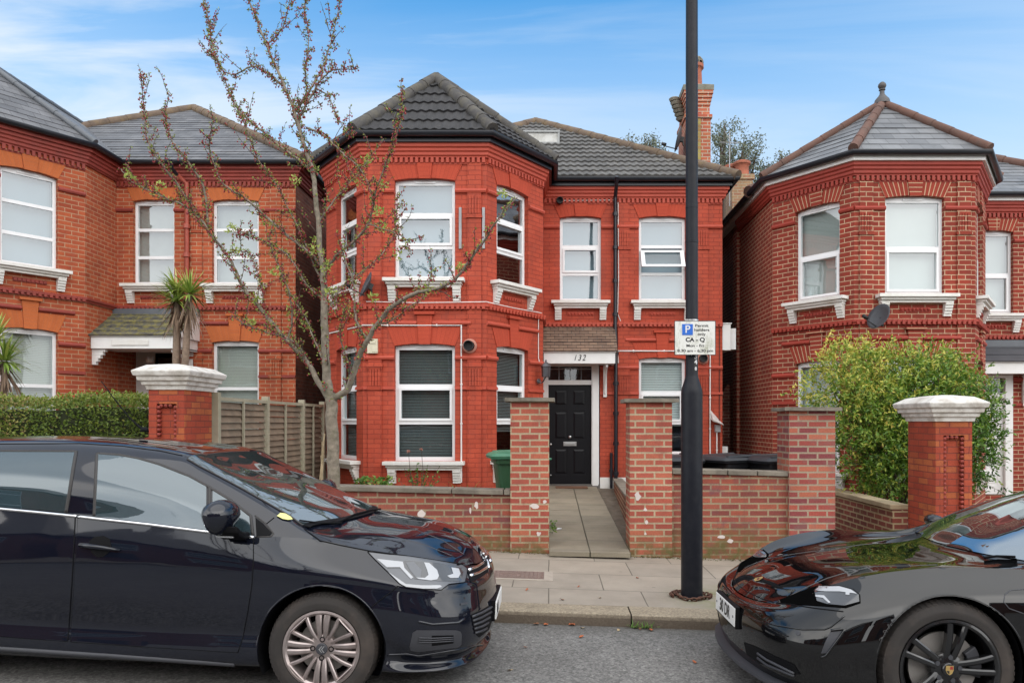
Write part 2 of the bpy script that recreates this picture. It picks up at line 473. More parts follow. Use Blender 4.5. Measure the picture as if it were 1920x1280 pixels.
def mat_roof(name, c1, c2, lichen, amt, bw, bh, joint=(0.02, 0.02, 0.022), rough=0.8, ms=0.004, var=0.3, off=0.5, lth=(0.55, 0.75)):
    m, nt, b = new_mat(name)
    uv = uvout(nt)
    br = nd(nt, "ShaderNodeTexBrick", {"offset": off}, Vector=uv, Color1=c1, Color2=c2, Mortar=joint, Scale=1.0, Mortar_Size=ms, Mortar_Smooth=0.1, Brick_Width=bw, Row_Height=bh)
    f = remap(nt, noise(nt, uv, 2.1, 6, 0.65), 0.3, 0.7, 1 - var, 1 + var)
    c = mixc_(nt, 1.0, br.outputs[0], nd(nt, "ShaderNodeCombineColor", None, i0=f, i1=f, i2=f).outputs[0], 'MULTIPLY')
    c = mixc_(nt, remap(nt, noise(nt, uv, 9, 7, 0.75), lth[0], lth[1], 0, amt), c, lichen)
    nt.links.new(c, b.inputs["Base Color"])
    b.inputs["Roughness"].default_value = rough
    bump(nt, b, noise(nt, uv, 70, 4), 0.25, 0.006)
    return m
M['tile'] = mat_roof("grey_concrete_tile", (0.105, 0.101, 0.097), (0.082, 0.08, 0.078), (0.26, 0.25, 0.20), 0.75, 0.3, 0.33, ms=0.0, var=0.38)
M['tile_dark'] = mat_roof("dark_concrete_tile", (0.030, 0.029, 0.031), (0.024, 0.0235, 0.025), (0.12, 0.11, 0.09), 0.4, 0.3, 0.33, ms=0.0)
M['slate'] = mat_roof("blue_grey_slate", (0.13, 0.13, 0.137), (0.07, 0.072, 0.08), (0.22, 0.21, 0.18), 0.35, 0.27, 0.2, rough=0.5)
M['slate_pale'] = mat_roof("pale_slate", (0.17, 0.175, 0.183), (0.085, 0.09, 0.098), (0.07, 0.07, 0.075), 0.45, 0.34, 0.225, rough=0.45, var=0.22)
M['slate_moss'] = mat_roof("mossy_slate", (0.075, 0.075, 0.075), (0.05, 0.05, 0.05), (0.20, 0.18, 0.05), 1.0, 0.27, 0.2, lth=(0.44, 0.62))
M['plain_tile'] = mat_roof("brown_plain_tile", (0.22, 0.145, 0.10), (0.14, 0.09, 0.065), (0.35, 0.31, 0.26), 0.5, 0.165, 0.1, var=0.25)
M['ridge_grey'] = mat_plain("grey_ridge_tile", (0.060, 0.056, 0.054), 0.85, 0.3, 3, bmp=0.4, dirt=(0.13, 0.115, 0.075), dirt_amt=0.7, dirt_scale=6)
M['ridge_brown'] = mat_plain("lichened_ridge_tile", (0.12, 0.085, 0.062), 0.9, 0.3, 4, bmp=0.4, dirt=(0.20, 0.14, 0.065), dirt_amt=0.7, dirt_scale=7)
M['ridge_red'] = mat_plain("terracotta_ridge_tile", (0.125, 0.062, 0.045), 0.85, 0.3, 4, bmp=0.4, dirt=(0.08, 0.06, 0.05), dirt_amt=0.8, dirt_scale=8)
M['terracotta'] = mat_plain("terracotta", (0.36, 0.11, 0.06), 0.8, 0.2, 6, dirt=(0.14, 0.07, 0.05), dirt_amt=0.6, dirt_scale=8)
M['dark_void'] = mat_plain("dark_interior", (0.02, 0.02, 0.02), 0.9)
# ================================================================ roofs
def roof_slope(mb, eL, eR, tL, tR, course=0.33, wave=0.15, amp=0.018, step=0.028, per=6, skip=None):
    eL, eR, tL, tR = map(Vector, (eL, eR, tL, tR))
    U = (eR - eL).normalized()
    n = (eR - eL).cross(tL - eL)
    if n.length < 1e-6: n = (eR - eL).cross(tR - eL)
    n.normalize()
    V = n.cross(U).normalized()
    H = (tL - eL).dot(V)
    W = (eR - eL).length
    lt, rt = (tL - eL).dot(U), (tR - eL).dot(U)
    def lim(v):
        t = max(0.0, min(1.0, v / H))
        return lt * t, W + (rt - W) * t
    k = 0
    nrow = max(1, int(round(H / course)))
    course = H / nrow
    du = wave / per if amp > 0 else course * 1.3
    for i in range(nrow):
        v0 = i * course; v1 = min(H, v0 + course * 1.02)
        a0, b0 = lim(v0); a1, b1 = lim(v1)
        lo, hi = min(a0, a1), max(b0, b1)
        us = [lo]
        j = math.floor(lo / du) + 1
        while j * du < hi - 1e-6:
            us.append(j * du); j += 1
        us.append(hi)
        base = len(mb.v)
        jit = random.uniform(-0.004, 0.004)
        for u in us:
            w = amp * (0.5 + 0.5 * math.cos(2 * math.pi * (u) / wave)) if amp > 0 else 0.0
            w2 = w * 0.9
            ua = min(max(u, a0), b0); ub = min(max(u, a1), b1)
            s = step + jit
            if amp == 0: s += 0.004 * math.sin(u * 23.0 + i * 1.7)
            mb.v.append(tuple(eL + U * ua + V * v0 - n * 0.004))
            mb.v.append(tuple(eL + U * ua + V * v0 + n * (s + w)))
            mb.v.append(tuple(eL + U * ub + V * v1 + n * w2))
        for q in range(len(us) - 1):
            A, B = base + 3 * q, base + 3 * (q + 1)
            u0, u1 = us[q], us[q + 1]
            mb.uv[len(mb.f)] = [(u0, v0 + .01), (u1, v0 + .01), (u1, v0 + .015), (u0, v0 + .015)]
            mb.f.append((A, B, B + 1, A + 1))
            mb.uv[len(mb.f)] = [(u0, v0 + .015), (u1, v0 + .015), (u1, v1), (u0, v1)]
            mb.f.append((A + 1, B + 1, B + 2, A + 2))

def ridge(mb, p0, p1, r=0.12, seg=0.42):
    p0, p1 = Vector(p0), Vector(p1)
    L = (p1 - p0).length; n = max(1, int(round(L / seg)))
    for i in range(n):
        a = p0.lerp(p1, i / n); b = p0.lerp(p1, (i + 1.04) / n if i < n - 1 else 1)
        k = random.uniform(0.97, 1.04)
        mb.tube([a, b], [r * 1.06 * k, r * 0.97 * k], 10)

# ================================================================ windows and walls
def wall_mesh(mb, fr, z0, z1, ops, reveal=0.11):
    """front face with arched openings (u0, u1, z0, z1, rise) and their reveals"""
    NS = 10
    cuts = {0.0, fr.L}
    for o in ops:
        for k in range(NS + 1): cuts.add(o[0] + (o[1] - o[0]) * k / NS)
    cuts = sorted(cuts)
    cuts = [c for i, c in enumerate(cuts) if i == 0 or c - cuts[i - 1] > 1e-5]
    def head(o, u):
        t = (u - o[0]) / (o[1] - o[0]); return o[3] + o[4] * (1 - (2 * t - 1) ** 2)
    for a, b in zip(cuts, cuts[1:]):
        mid = (a + b) / 2
        ivs = sorted([o for o in ops if o[0] < mid < o[1]], key=lambda o: o[2])
        la = lb = z0
        for o in ivs:
            mb.poly([fr.p(a, la), fr.p(b, lb), fr.p(b, o[2]), fr.p(a, o[2])])
            la, lb = head(o, a), head(o, b)
            mb.poly([fr.p(a, la, 0), fr.p(b, lb, 0), fr.p(b, lb, -reveal), fr.p(a, la, -reveal)])
        mb.poly([fr.p(a, la), fr.p(b, lb), fr.p(b, z1), fr.p(a, z1)])
    for o in ops:
        mb.poly([fr.p(o[0], o[2], 0), fr.p(o[0], o[3], 0), fr.p(o[0], o[3], -reveal), fr.p(o[0], o[2], -reveal)][::-1])
        mb.poly([fr.p(o[1], o[2], 0), fr.p(o[1], o[3], 0), fr.p(o[1], o[3], -reveal), fr.p(o[1], o[2], -reveal)])
        mb.poly([fr.p(o[0], o[2], 0), fr.p(o[0], o[2], -reveal), fr.p(o[1], o[2], -reveal), fr.p(o[1], o[2], 0)])

def add_window(house, fr, op, rows, st, glass, blind=None, arch=None, arch_top=0.3, key=True, sill='corbel', hood=None, sash=(1,), open_row=None, dots=None, sill_mat=None):
    u0, u1, z0, z1, rise = op
    D0, D1 = -0.155, -0.085            # frame back and front
    w = 0.055
    f = MB()
    NS = 10
    def hd(u): t = (u - u0) / (u1 - u0); return z1 + rise * (1 - (2 * t - 1) ** 2)
    fr.box(f, u0, u0 + w, z0, z1 + 0.02, D0, D1); fr.box(f, u1 - w, u1, z0, z1 + 0.02, D0, D1)
    fr.box(f, u0 + w, u1 - w, z0, z0 + w + .01, D0, D1)
    for k in range(NS):                # arched head piece
        a = u0 + w + (u1 - u0 - 2 * w) * k / NS; b = u0 + w + (u1 - u0 - 2 * w) * (k + 1) / NS
        f.hexa([fr.p(a, z1 - w - .005, D1), fr.p(b, z1 - w - .005, D1), fr.p(b, z1 - w - .005, D0), fr.p(a, z1 - w - .005, D0),
                fr.p(a, hd(a) - .002, D1), fr.p(b, hd(b) - .002, D1), fr.p(b, hd(b) - .002, D0), fr.p(a, hd(a) - .002, D0)])
    # trickle vent on the head
    fr.box(f, (u0 + u1) / 2 - 0.17, (u0 + u1) / 2 + 0.17, z1 - 0.028, z1 + 0.002, D1, D1 + 0.018)
    edges = [z0 + w + .01] + [z0 + (z1 - z0) * r for r in rows] + [z1 - w - .005]
    h = 0.03
    for r in rows:
        zc = z0 + (z1 - z0) * r
        fr.box(f, u0 + w, u1 - w, zc - h, zc + h, D0, D1 - .004)
    pane = MB()
    for i in range(len(edges) - 1):
        a = edges[i] + (h if i else 0); b = edges[i + 1] - (h if i < len(edges) - 2 else 0)
        if i == open_row:              # top-hung sash standing open
            s = MB()
            ang = R(33); b -= .05
            hh = b - a
            def q(u, t, o): # t down the sash from its hinge, o outward normal to it
                return fr.p(u, b - t * math.cos(ang) + o * math.sin(ang) * 0 , D1 + 0.02 + t * math.sin(ang) + o)
            def sb(ua, ub, ta, tb):
                s.hexa([q(ua, tb, .03), q(ub, tb, .03), q(ub, tb, -.03), q(ua, tb, -.03), q(ua, ta, .03), q(ub, ta, .03), q(ub, ta, -.03), q(ua, ta, -.03)])
            sw = 0.055
            sb(u0 + w - .02, u0 + w + sw, 0, hh); sb(u1 - w - sw, u1 - w + .02, 0, hh)
            sb(u0 + w + sw, u1 - w - sw, 0, sw); sb(u0 + w + sw, u1 - w - sw, hh - sw, hh)
            so_ = (s, (q(u0 + w + sw, hh - sw, 0), q(u1 - w - sw, hh - sw, 0), q(u1 - w - sw, sw, 0), q(u0 + w + sw, sw, 0)))
            continue
        ins = 0.0
        if i in sash:                  # opening light: a second, slightly proud frame
            ins = 0.042
            fr.box(f, u0 + w, u0 + w + ins, a, b, D0, D1 + .016); fr.box(f, u1 - w - ins, u1 - w, a, b, D0, D1 + .016)
            fr.box(f, u0 + w + ins, u1 - w - ins, a, a + ins, D0, D1 + .016); fr.box(f, u0 + w + ins, u1 - w - ins, b - ins, b, D0, D1 + .016)
        pane.poly([fr.p(u0 + w + ins, a + ins, D1 - .025), fr.p(u1 - w - ins, a + ins, D1 - .025), fr.p(u1 - w - ins, b - ins, D1 - .025), fr.p(u0 + w + ins, b - ins, D1 - .025)])
    win = f.build("window", M['upvc'], house)
    if open_row is None: pane.build("pane", glass, win)
    else:
        for f_ in pane.f:
            one = MB(); one.poly([pane.v[i] for i in f_]); one.build("pane", glass, win)
    if open_row is not None:
        sh = so_[0].build("opened_sash", M['upvc'], win)
        g2 = MB(); g2.poly(list(so_[1])); g2.build("pane", M["glass_dark"], win)
    if blind:
        mat, lo, hi = blind
        bmb = MB()
        zz0 = z0 + (z1 - z0) * lo; zz1 = z0 + (z1 - z0) * hi
        bmb.poly([fr.p(u0 + .02, zz0, -.21), fr.p(u1 - .02, zz0, -.21), fr.p(u1 - .02, zz1, -.21), fr.p(u0 + .02, zz1, -.21)])
        bmb.build("blind", mat, win)
    if arch:
        amb = MB()
        spl = 0.13; n = 14; zt = z1 + arch_top; d = 0.012
        for k in range(n):
            t, t2 = k / n, (k + 1) / n
            def lo_(t): u = u0 + (u1 - u0) * t; return fr.p(u, hd(u) + .001, d)
            def up_(t): return fr.p(u0 - spl + (u1 - u0 + 2 * spl) * t, zt, d)
            Lw = u1 - u0 + spl
            amb.poly([lo_(t), lo_(t2), up_(t2), up_(t)], uv=[(0.02, Lw * t), (0.02, Lw * t2), (arch_top, Lw * t2), (arch_top, Lw * t)])
        c = (u0 + u1) / 2
        for (a, b) in ((0, 1),):
            amb.poly([fr.p(u0, z1, 0), fr.p(u0, z1, d), fr.p(u0 - spl, zt, d), fr.p(u0 - spl, zt, 0)])
            amb.poly([fr.p(u1, z1, 0), fr.p(u1 + spl, zt, 0), fr.p(u1 + spl, zt, d), fr.p(u1, z1, d)])
            amb.poly([fr.p(u0 - spl, zt, 0), fr.p(u0 - spl, zt, d), fr.p(u1 + spl, zt, d), fr.p(u1 + spl, zt, 0)])
        ar = amb.build("window_arch", arch, win)
        if key:
            kmb = MB()
            kt = zt + (0.20 if hood else 0.0)
            kb = z1 + rise - 0.015
            kmb.hexa([fr.p(c - .095, kb, .035), fr.p(c + .095, kb, .035), fr.p(c + .095, kb, 0), fr.p(c - .095, kb, 0),
                      fr.p(c - .13, kt, .035), fr.p(c + .13, kt, .035), fr.p(c + .13, kt, 0), fr.p(c - .13, kt, 0)])
            if hood: fr.box(kmb, c - .17, c + .17, kt, kt + .045, 0, .07)
            kmb.build("keystone", arch, win)
        if hood:
            hm = MB()
            zh = zt + 0.06
            for (a, b) in ((u0 - .27, c - .13), (c + .13, u1 + .27)):
                hm.tube([fr.p(a, zh, .01), fr.p(b, zh, .01)], .038, 8)
            hm.build("hood_mould", hood, win, autosmooth=50)
    if sill:
        sm = MB()
        fr.box(sm, u0 - .17, u1 + .17, z0 - .058, z0 - .002, -.085, .19)
        fr.box(sm, u0 - .125, u1 + .125, z0 - .10, z0 - .058, 0, .145)
        fr.box(sm, u0 - .11, u1 + .11, z0 - .145, z0 - .10, 0, .105)
        if sill == 'corbel':
            for c in (u0 - .035, u1 + .035):
                for k in range(5):
                    z = z0 - .145 - k * .045
                    fr.box(sm, c - .065, c + .065, z - .043, z, 0, .115 - .019 * k)
                    fr.box(sm, c - .063, c + .063, z - .047, z - .043, 0, .098 - .019 * k)
        sm.build("sill", sill_mat or M['white_stone'], win, bevel=.006)
    if dots:
        dm = MB()
        c = (u0 + u1) / 2; n = 8
        fr.box(dm, c - .26, c + .26, z0 - .285, z0 - .215, 0, .012)
        for k in range(n):
            p = c - .23 + .46 * k / (n - 1)
            dm.lathe([(0.001, .03), (.02, .022), (.028, .0)], fr.p(p, z0 - .25, .012), 6, 'y') if abs(fr.N.y + 1) < .01 else fr.box(dm, p - .022, p + .022, z0 - .272, z0 - .228, .012, .03)
        dm.build("terracotta_panel", dots, win)
    return win

# ================================================================ a house of the row
HZ = dict(ff0=3.945, ff1=5.595, gf0=0.904, gf1=2.83, string=3.49, top=6.17)
def make_house(name, label, off, C):
    dx, dy, dz = off
    root = thing(name, label, "house", "red brick houses of the row")
    Q = lambda x, y: (x + dx, y + dy)
    Z = lambda z: z + dz
    P = [Q(-4.12, 24), Q(-4.12, 13.8), Q(-3.117, 12.5), Q(-1.054, 12.5), Q(-.118, 13.8), Q(-.118, 14.8), Q(3.43, 14.8), Q(3.43, 24)]
    F = {k: Fr(P[i], P[i + 1]) for k, i in (('L', 0), ('cl', 1), ('fr', 2), ('cr', 3), ('rt', 4), ('fa', 5), ('R', 6))}
    ff = lambda a, b: (a, b, Z(HZ['ff0']), Z(HZ['ff1']), .042)
    gf = lambda a, b, t=HZ['gf1']: (a, b, Z(HZ['gf0']), Z(t), .04)
    ops = {'cl': [ff(.49, 1.37), gf(.49, 1.37)], 'fr': [ff(.527, 1.537), gf(.527, 1.537)], 'cr': [ff(.27, 1.15), gf(.27, 1.15)],
           'rt': [], 'fa': [ff(.328, 1.143), ff(1.894, 2.818), gf(1.894, 2.818, 2.80), (.02, 1.12, Z(.30), Z(2.72), 0.0)]}
    w = MB()
    for k in ('cl', 'fr', 'cr', 'rt', 'fa'):
        wall_mesh(w, F[k], Z(-.6), Z(6.20), ops[k])
    if C.get('side_split'):            # the facing brick returns some way along the flank
        a = Fr(P[0], P[1]); n = a.L - 2.4
        w.poly([a.p(n, Z(-.6), 0), a.p(a.L, Z(-.6), 0), a.p(a.L, Z(6.2), 0), a.p(n, Z(6.2), 0)])
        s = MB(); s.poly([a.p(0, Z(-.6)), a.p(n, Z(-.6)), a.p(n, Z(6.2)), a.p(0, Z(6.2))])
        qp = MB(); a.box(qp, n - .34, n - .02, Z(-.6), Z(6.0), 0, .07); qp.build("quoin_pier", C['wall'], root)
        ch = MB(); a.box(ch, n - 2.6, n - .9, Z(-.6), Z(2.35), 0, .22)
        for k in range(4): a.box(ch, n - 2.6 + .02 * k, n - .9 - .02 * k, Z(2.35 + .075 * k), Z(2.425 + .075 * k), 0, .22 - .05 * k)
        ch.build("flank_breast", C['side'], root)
    else:
        s = MB(); a = F['L']
        s.poly([a.p(0, Z(-.6)), a.p(a.L, Z(-.6)), a.p(a.L, Z(6.2)), a.p(0, Z(6.2))])
    b = F['R']
    s.poly([b.p(0, Z(-.6)), b.p(b.L, Z(-.6)), b.p(b.L, Z(6.2)), b.p(0, Z(6.2))])
    bk = Fr(P[7], P[0]); s.poly([bk.p(0, Z(-.6)), bk.p(bk.L, Z(-.6)), bk.p(bk.L, Z(6.2)), bk.p(0, Z(6.2))])
    w.build("wall", C['wall'], root)
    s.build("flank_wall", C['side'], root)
    # floor between the storeys keeps the rooms dark
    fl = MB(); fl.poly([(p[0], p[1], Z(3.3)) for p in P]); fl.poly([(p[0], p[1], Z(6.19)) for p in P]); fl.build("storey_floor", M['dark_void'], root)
    # cornice with dentils, string course
    cm = MB()
    z = Z(6.17)
    cpath = [Q(-4.12, 16.2)] + P[1:7] + [Q(3.43, 16.2)]
    cm.band(cpath, [(0, z - .20), (.035, z - .20), (.035, z - .185), (.06, z - .165), (.06, z - .12), (.085, z - .10), (.085, z - .06), (.115, z - .04), (.115, z + .02), (0, z + .02)])
    for k in ('cl', 'fr', 'cr', 'fa'):
        f = F[k]; n = int(f.L / .085)
        for i in range(n):
            u = f.L * (i + .5) / n
            f.box(cm, u - .024, u + .024, z - .285, z - .2, 0, .045)
        f.box(cm, 0.0, f.L, z - .305, z - .285, 0, .02)
    cm.build("cornice", C['cornice'], root)
    sm = MB()
    z = Z(HZ['string'])
    sm.band(P[1:7], [(0, z - .055), (.03, z - .055), (.03, z - .03), (.055, z - .01), (.055, z + .03), (0, z + .045)])
    for k in ('cl', 'fr', 'cr', 'fa'):
        f = F[k]; n = int(f.L / .085)
        for i in range(n):
            u = f.L * (i + .5) / n
            f.box(sm, u - .024, u + .024, z - .05, z + .022, .03, .068)
    sm.build("string_course", C['cornice'], root)
    # impost rolls beside the windows
    for k in ('cl', 'fr', 'cr', 'fa'):
        f = F[k]
        for zi, lev in ((5.42, 0), (2.63, 1), (2.12, 2)):
            xs = [0.0]
            for o in sorted([o for o in ops[k] if o[2] < Z(zi) < o[3] + .1]): xs += [o[0] - .0, o[1] + .0]
            xs.append(f.L)
            for a_, b_ in zip(xs[::2], xs[1::2]):
                if b_ - a_ > .03:
                    im = MB()
                    if lev < 2:
                        im.tube([f.p(a_ + .002, Z(zi), .008), f.p(b_ - .002, Z(zi), .008)], .042, 8)
                    else:
                        prof = [(0, Z(zi - .02)), (.03, Z(zi - .02)), (.03, Z(zi + .02)), (.018, Z(zi + .022)), (.018, Z(zi + .037)), (0, Z(zi + .037))]
                        im.loft([[f.p(a_, z_, d_) for d_, z_ in prof], [f.p(b_, z_, d_) for d_, z_ in prof]])
                    im.build("impost_band", C['trim'], root, autosmooth=40)
    # pilasters
    for k, us in (('fr', (.20, 1.863)), ('fa', (1.59, 3.15))):
        f = F[k]
        for u in us:
            pm = MB()
            f.box(pm, u - .115, u + .115, Z(-.6), Z(5.885), 0, .028)
            pm2 = pm
            for zc, zb in ((5.33, 5.03), (2.45, 2.16)):
                f.box(pm, u - .135, u + .135, Z(zb - .065), Z(zb - .035), 0, .05); f.box(pm, u - .125, u + .125, Z(zb - .03), Z(zb - .005), 0, .042)
                for g in (-.072, -.024, .024, .072):
                    f.box(pm, u + g - .017, u + g + .017, Z(zb), Z(zc), 0, .042)
            f.box(pm, u - .135, u + .135, Z(2.47), Z(2.52), 0, .055); f.box(pm, u - .125, u + .125, Z(2.44), Z(2.465), 0, .045)
            pm.build("pilaster", C['wall'], root)
    # white plinth
    if C.get('plinth'):
        pl = MB(); pl.band(P[1:6], [(0, Z(-.6)), (.03, Z(-.6)), (.03, Z(.40)), (0, Z(.42))])
        f = F['fa']; f.box(pl, 1.12, f.L, Z(-.6), Z(.46), 0, .03); pl.build("plinth", M['white_stone'], root)
    # windows
    r3f, r3g = C.get('rows_f', (.335, .667)), C.get('rows_g', (.334, .654))
    add_window(root, F['cl'], ops['cl'][0], r3f, 0, C['g_f'], C['b_f'][0], C['arch'], .29, True, 'corbel', None, C.get('sash', (1,)), dots=C['trim'])
    add_window(root, F['fr'], ops['fr'][0], r3f, 0, C['g_f'], C['b_f'][1], C['arch'], .29, True, 'corbel', None, C.get('sash', (1,)), dots=C['trim'])
    add_window(root, F['cr'], ops['cr'][0], r3f, 0, C.get('g_cr', C['g_f']), C['b_f'][2], C['arch'], .29, True, 'corbel', None, C.get('sash', (1,)), dots=C['trim'])
    add_window(root, F['fa'], ops['fa'][0], r3f, 0, C['g_f'], C['b_f'][3], C['arch'], .29, True, 'corbel', None, C.get('sash', (1,)), dots=C['trim'])
    add_window(root, F['fa'], ops['fa'][1], r3f, 0, C['g_f'], C['b_f'][4], C['arch'], .29, True, 'corbel', None, C.get('sash', (1,)), open_row=C.get('open_row'), dots=C['trim'])
    for k, i in (('cl', 0), ('fr', 1), ('cr', 2)):
        add_window(root, F[k], ops[k][1], r3g, 0, C['g_g'], C['b_g'][i], C['arch'], .32, True, 'corbel', C['trim'], C.get('sash', (1,)))
    add_window(root, F['fa'], ops['fa'][2], C.get('rows_gf', r3g), 0, C['g_g'], C['b_g'][3], C['arch'], .32, True, 'corbel', C['trim'], C.get('sash', (1,)))
    # ---------- eaves: soffit, fascia and gutter
    e = MB(); g = MB()
    z = Z(6.19)
    epath = [Q(-4.12, 23.9)] + P[1:7] + [Q(3.43, 23.9)]
    e.band(epath, [(0, z), (.16, z), (.16, z + .15), (.13, z + .15), (.13, z + .03), (0, z + .03)])
    prof = [(.172 + .055 - .056 * math.cos(t), z + .125 - .065 * math.sin(t)) for t in [math.pi * k / 8 for k in range(9)]]
    prof = [(prof[0][0], z + .14)] + prof + [(prof[-1][0], z + .14)]
    g.band(epath, prof)
    fa_ = e.build("fascia", C['fascia'], root)
    g.build("gutter", M['black_plastic'], root, autosmooth=50)
    # ---------- bay roof: a five-sided spire
    o = .235
    def offp(i, o):
        pp = [Vector(p) for p in epath]
        def nn(a, b): d = (b - a).normalized(); return Vector((d.y, -d.x))
        n1, n2 = nn(pp[i - 1], pp[i]), nn(pp[i], pp[i + 1])
        m = (n1 + n2) / (1 + n1.dot(n2)); return pp[i] + m * o
    ez = Z(6.33)
    E = [Vector((*offp(i, o), ez)) for i in (1, 2, 3, 4)]
    A = Vector((-2.085 + dx, 13.75 + dy, Z(C['apex'])))
    rb = MB()
    tw = C['roof_bay']
    for a_, b_ in zip(E, E[1:]):
        roof_slope(rb, a_, b_, A, A, **tw)
    Bk = Vector((A.x, 17.0 + dy, A.z))
    e5 = Vector((E[3].x, 14.6 + dy, ez)); e0 = Vector((E[0].x, 17.0 + dy, ez))
    rb.poly([E[3], e5, A]); rb.poly([e5, Bk, A]); rb.poly([E[0], A, e0]); rb.poly([e0, A, Bk])
    rb.build("bay_roof", C['roof_bay_mat'], root)
    hm = MB()
    for q in E: ridge(hm, q + Vector((0, 0, .03)), A + Vector((0, 0, .02)), C.get('hip_r', .11))
    ridge(hm, A + Vector((0, 0, .02)), Bk, C.get('hip_r', .11))
    hm.build("bay_hip_tiles", C['hip_mat'], root, autosmooth=60)
    # ---------- main hipped roof
    ew = .25
    m0 = Vector((-4.12 - ew + dx, 14.8 - ew + dy, ez)); m1 = Vector((3.43 + ew + dx, 14.8 - ew + dy, ez))
    m2 = Vector((m1.x, 24 + dy, ez)); m3 = Vector((m0.x, 24 + dy, ez))
    TA = Vector((-.34 + dx, 18.5 + dy, Z(8.98))); TB = Vector((-.34 + dx, 20.5 + dy, Z(8.98)))
    mr = MB()
    roof_slope(mr, m0, m1, TA, TA, **C['roof_main'])
    mr.poly([m1, m2, TB, TA]); mr.poly([m2, m3, TB]); mr.poly([m3, m0, TA, TB])
    mr.build("main_roof", C['roof_main_mat'], root)
    hm = MB()
    ridge(hm, m0, TA, .11); ridge(hm, m1 + Vector((0, 0, .02)), TA, .11); ridge(hm, TA, TB, .11)
    hm.build("main_hip_tiles", C['ridge_mat'], root, autosmooth=60)
    return root, P, F, Z, Q, A, E

def plain_slab(mb, fr, u0, u1, z0, z1, d0, d1): fr.box(mb, u0, u1, z0, z1, d0, d1)

def door_six(root, fr, u0, u1, z0, z1, d, mat, fittings=True):
    """panelled front door whose face lies at depth d"""
    m = MB()
    fr.box(m, u0, u1, z0, z1, d - .05, d - .012)
    W, H = u1 - u0, z1 - z0
    st = .105 * W / .83
    cols = [(u0 + st * 1.05, (u0 + u1) / 2 - st * .45), ((u0 + u1) / 2 + st * .45, u1 - st * 1.05)]
    rws = [(z0 + .095 * H, z0 + .36 * H), (z0 + .45 * H, z0 + .735 * H), (z0 + .79 * H, z0 + .955 * H)]
    fr.box(m, u0, cols[0][0], z0, z1, d - .012, d); fr.box(m, cols[1][1], u1, z0, z1, d - .012, d)
    fr.box(m, cols[0][1], cols[1][0], z0, z1, d - .012, d)
    zs = [z0] + [v for r_ in rws for v in r_] + [z1]
    for a, b in zip(zs[::2], zs[1::2]):
        for c in cols: fr.box(m, c[0], c[1], a, b, d - .012, d)
    for a, b in rws:
        for c in cols:                   # raised and fielded panel
            i, j = .022, .055
            p = [fr.p(c[0] + i, a + i, d - .012), fr.p(c[1] - i, a + i, d - .012), fr.p(c[1] - i, b - i, d - .012), fr.p(c[0] + i, b - i, d - .012)]
            q = [fr.p(c[0] + j, a + j, d - .002), fr.p(c[1] - j, a + j, d - .002), fr.p(c[1] - j, b - j, d - .002), fr.p(c[0] + j, b - j, d - .002)]
            m.loft([p, q])
    door = m.build("front_door", mat, root)
    if fittings:
        l = MB(); fr.box(l, (u0 + u1) / 2 - .13, (u0 + u1) / 2 + .13, z0 + .405 * H - .042, z0 + .405 * H + .042, d, d + .012)
        fr.box(l, (u0 + u1) / 2 - .10, (u0 + u1) / 2 + .10, z0 + .405 * H - .025, z0 + .405 * H + .02, d + .012, d + .018)
        l.build("letter_plate", M['steel'], door, bevel=.003)
        k = MB(); c = fr.p((u0 + u1) / 2, z0 + .475 * H, d)
        k.lathe([(.03, 0), (.03, .008), (.012, .012), (.012, .03), (.03, .04), (.033, .055), (.02, .068), (.001, .07)], c, 14, 'y')
        k.build("door_knob", M['steel'], door, smooth=True)
        y = MB()
        for zz, r in ((z0 + .40 * H, .022), (z0 + .09 * H, .014)):
            y.lathe([(r, 0), (r, .012), (r * .5, .016), (.001, .016)], fr.p(u0 + .045, zz, d), 12, 'y')
        y.build("door_lock", M['steel'], door, smooth=True)
    return door
# ================================================================ the three houses
TILE = dict(course=.33, wave=.15, amp=.024, step=.034)
SLATE = dict(course=.20, wave=.27, amp=0, step=.008)
SLATE2 = dict(course=.225, wave=.34, amp=0, step=.009)
film = (M['film'], 0, 1); rol = (M['roller'], 0, 1)
main, mP, mF, mZ, mQ, mA, mE = make_house("house", "bright red painted brick house behind the lamp post, black front door numbered 132", (0, 0, 0), dict(
    wall=M['red_paint'], side=M['stock_brick'], trim=M['red_trim'], cornice=M['red_trim'], arch=M['arch_red'], plinth=True,
    g_f=M['glass_sky'], g_g=M['glass_dark'], g_cr=mat_glass('window_glass_street', .36, wavy=.05),
    b_f=[None, film, None, film, (M['film'], 0, 1)],
    b_g=[(M['blind_grey'], 0, 1), (M['blind_grey'], .0, 1), (M['blind_grey'], .25, 1), (M['blind_white'], .30, 1)], open_row=1,
    fascia=M['black_plastic'], apex=7.86, roof_bay=TILE, roof_bay_mat=M['tile_dark'], hip_mat=M['ridge_grey'],
    roof_main=TILE, roof_main_mat=M['tile'], ridge_mat=M['ridge_brown']))
left, lP, lF, lZ, lQ, lA, lE = make_house("house", "orange red brick house on the left, behind the clipped hedge, slate roofs and mossy porch", (-8.46, 0, .33), dict(
    wall=M['orange_brick'], side=M['side_left'], trim=M['maroon_trim'], cornice=M['maroon_trim'], arch=M['arch_orange'],
    g_f=M['glass_sky'], g_g=M['glass_dark'],
    b_f=[film, film, (M['film'], 0, 1), (M['net'], 0, 1), (M['net'], 0, 1)], rows_g=(.5,), rows_gf=(.52,),
    b_g=[(M['blind_cream'], 0, 1)] * 4, sash=(),
    fascia=M['maroon_trim'], apex=7.95, roof_bay=SLATE, roof_bay_mat=M['slate'], hip_mat=M['lead'], hip_r=.06,
    roof_main=SLATE, roof_main_mat=M['slate'], ridge_mat=M['ridge_brown']))
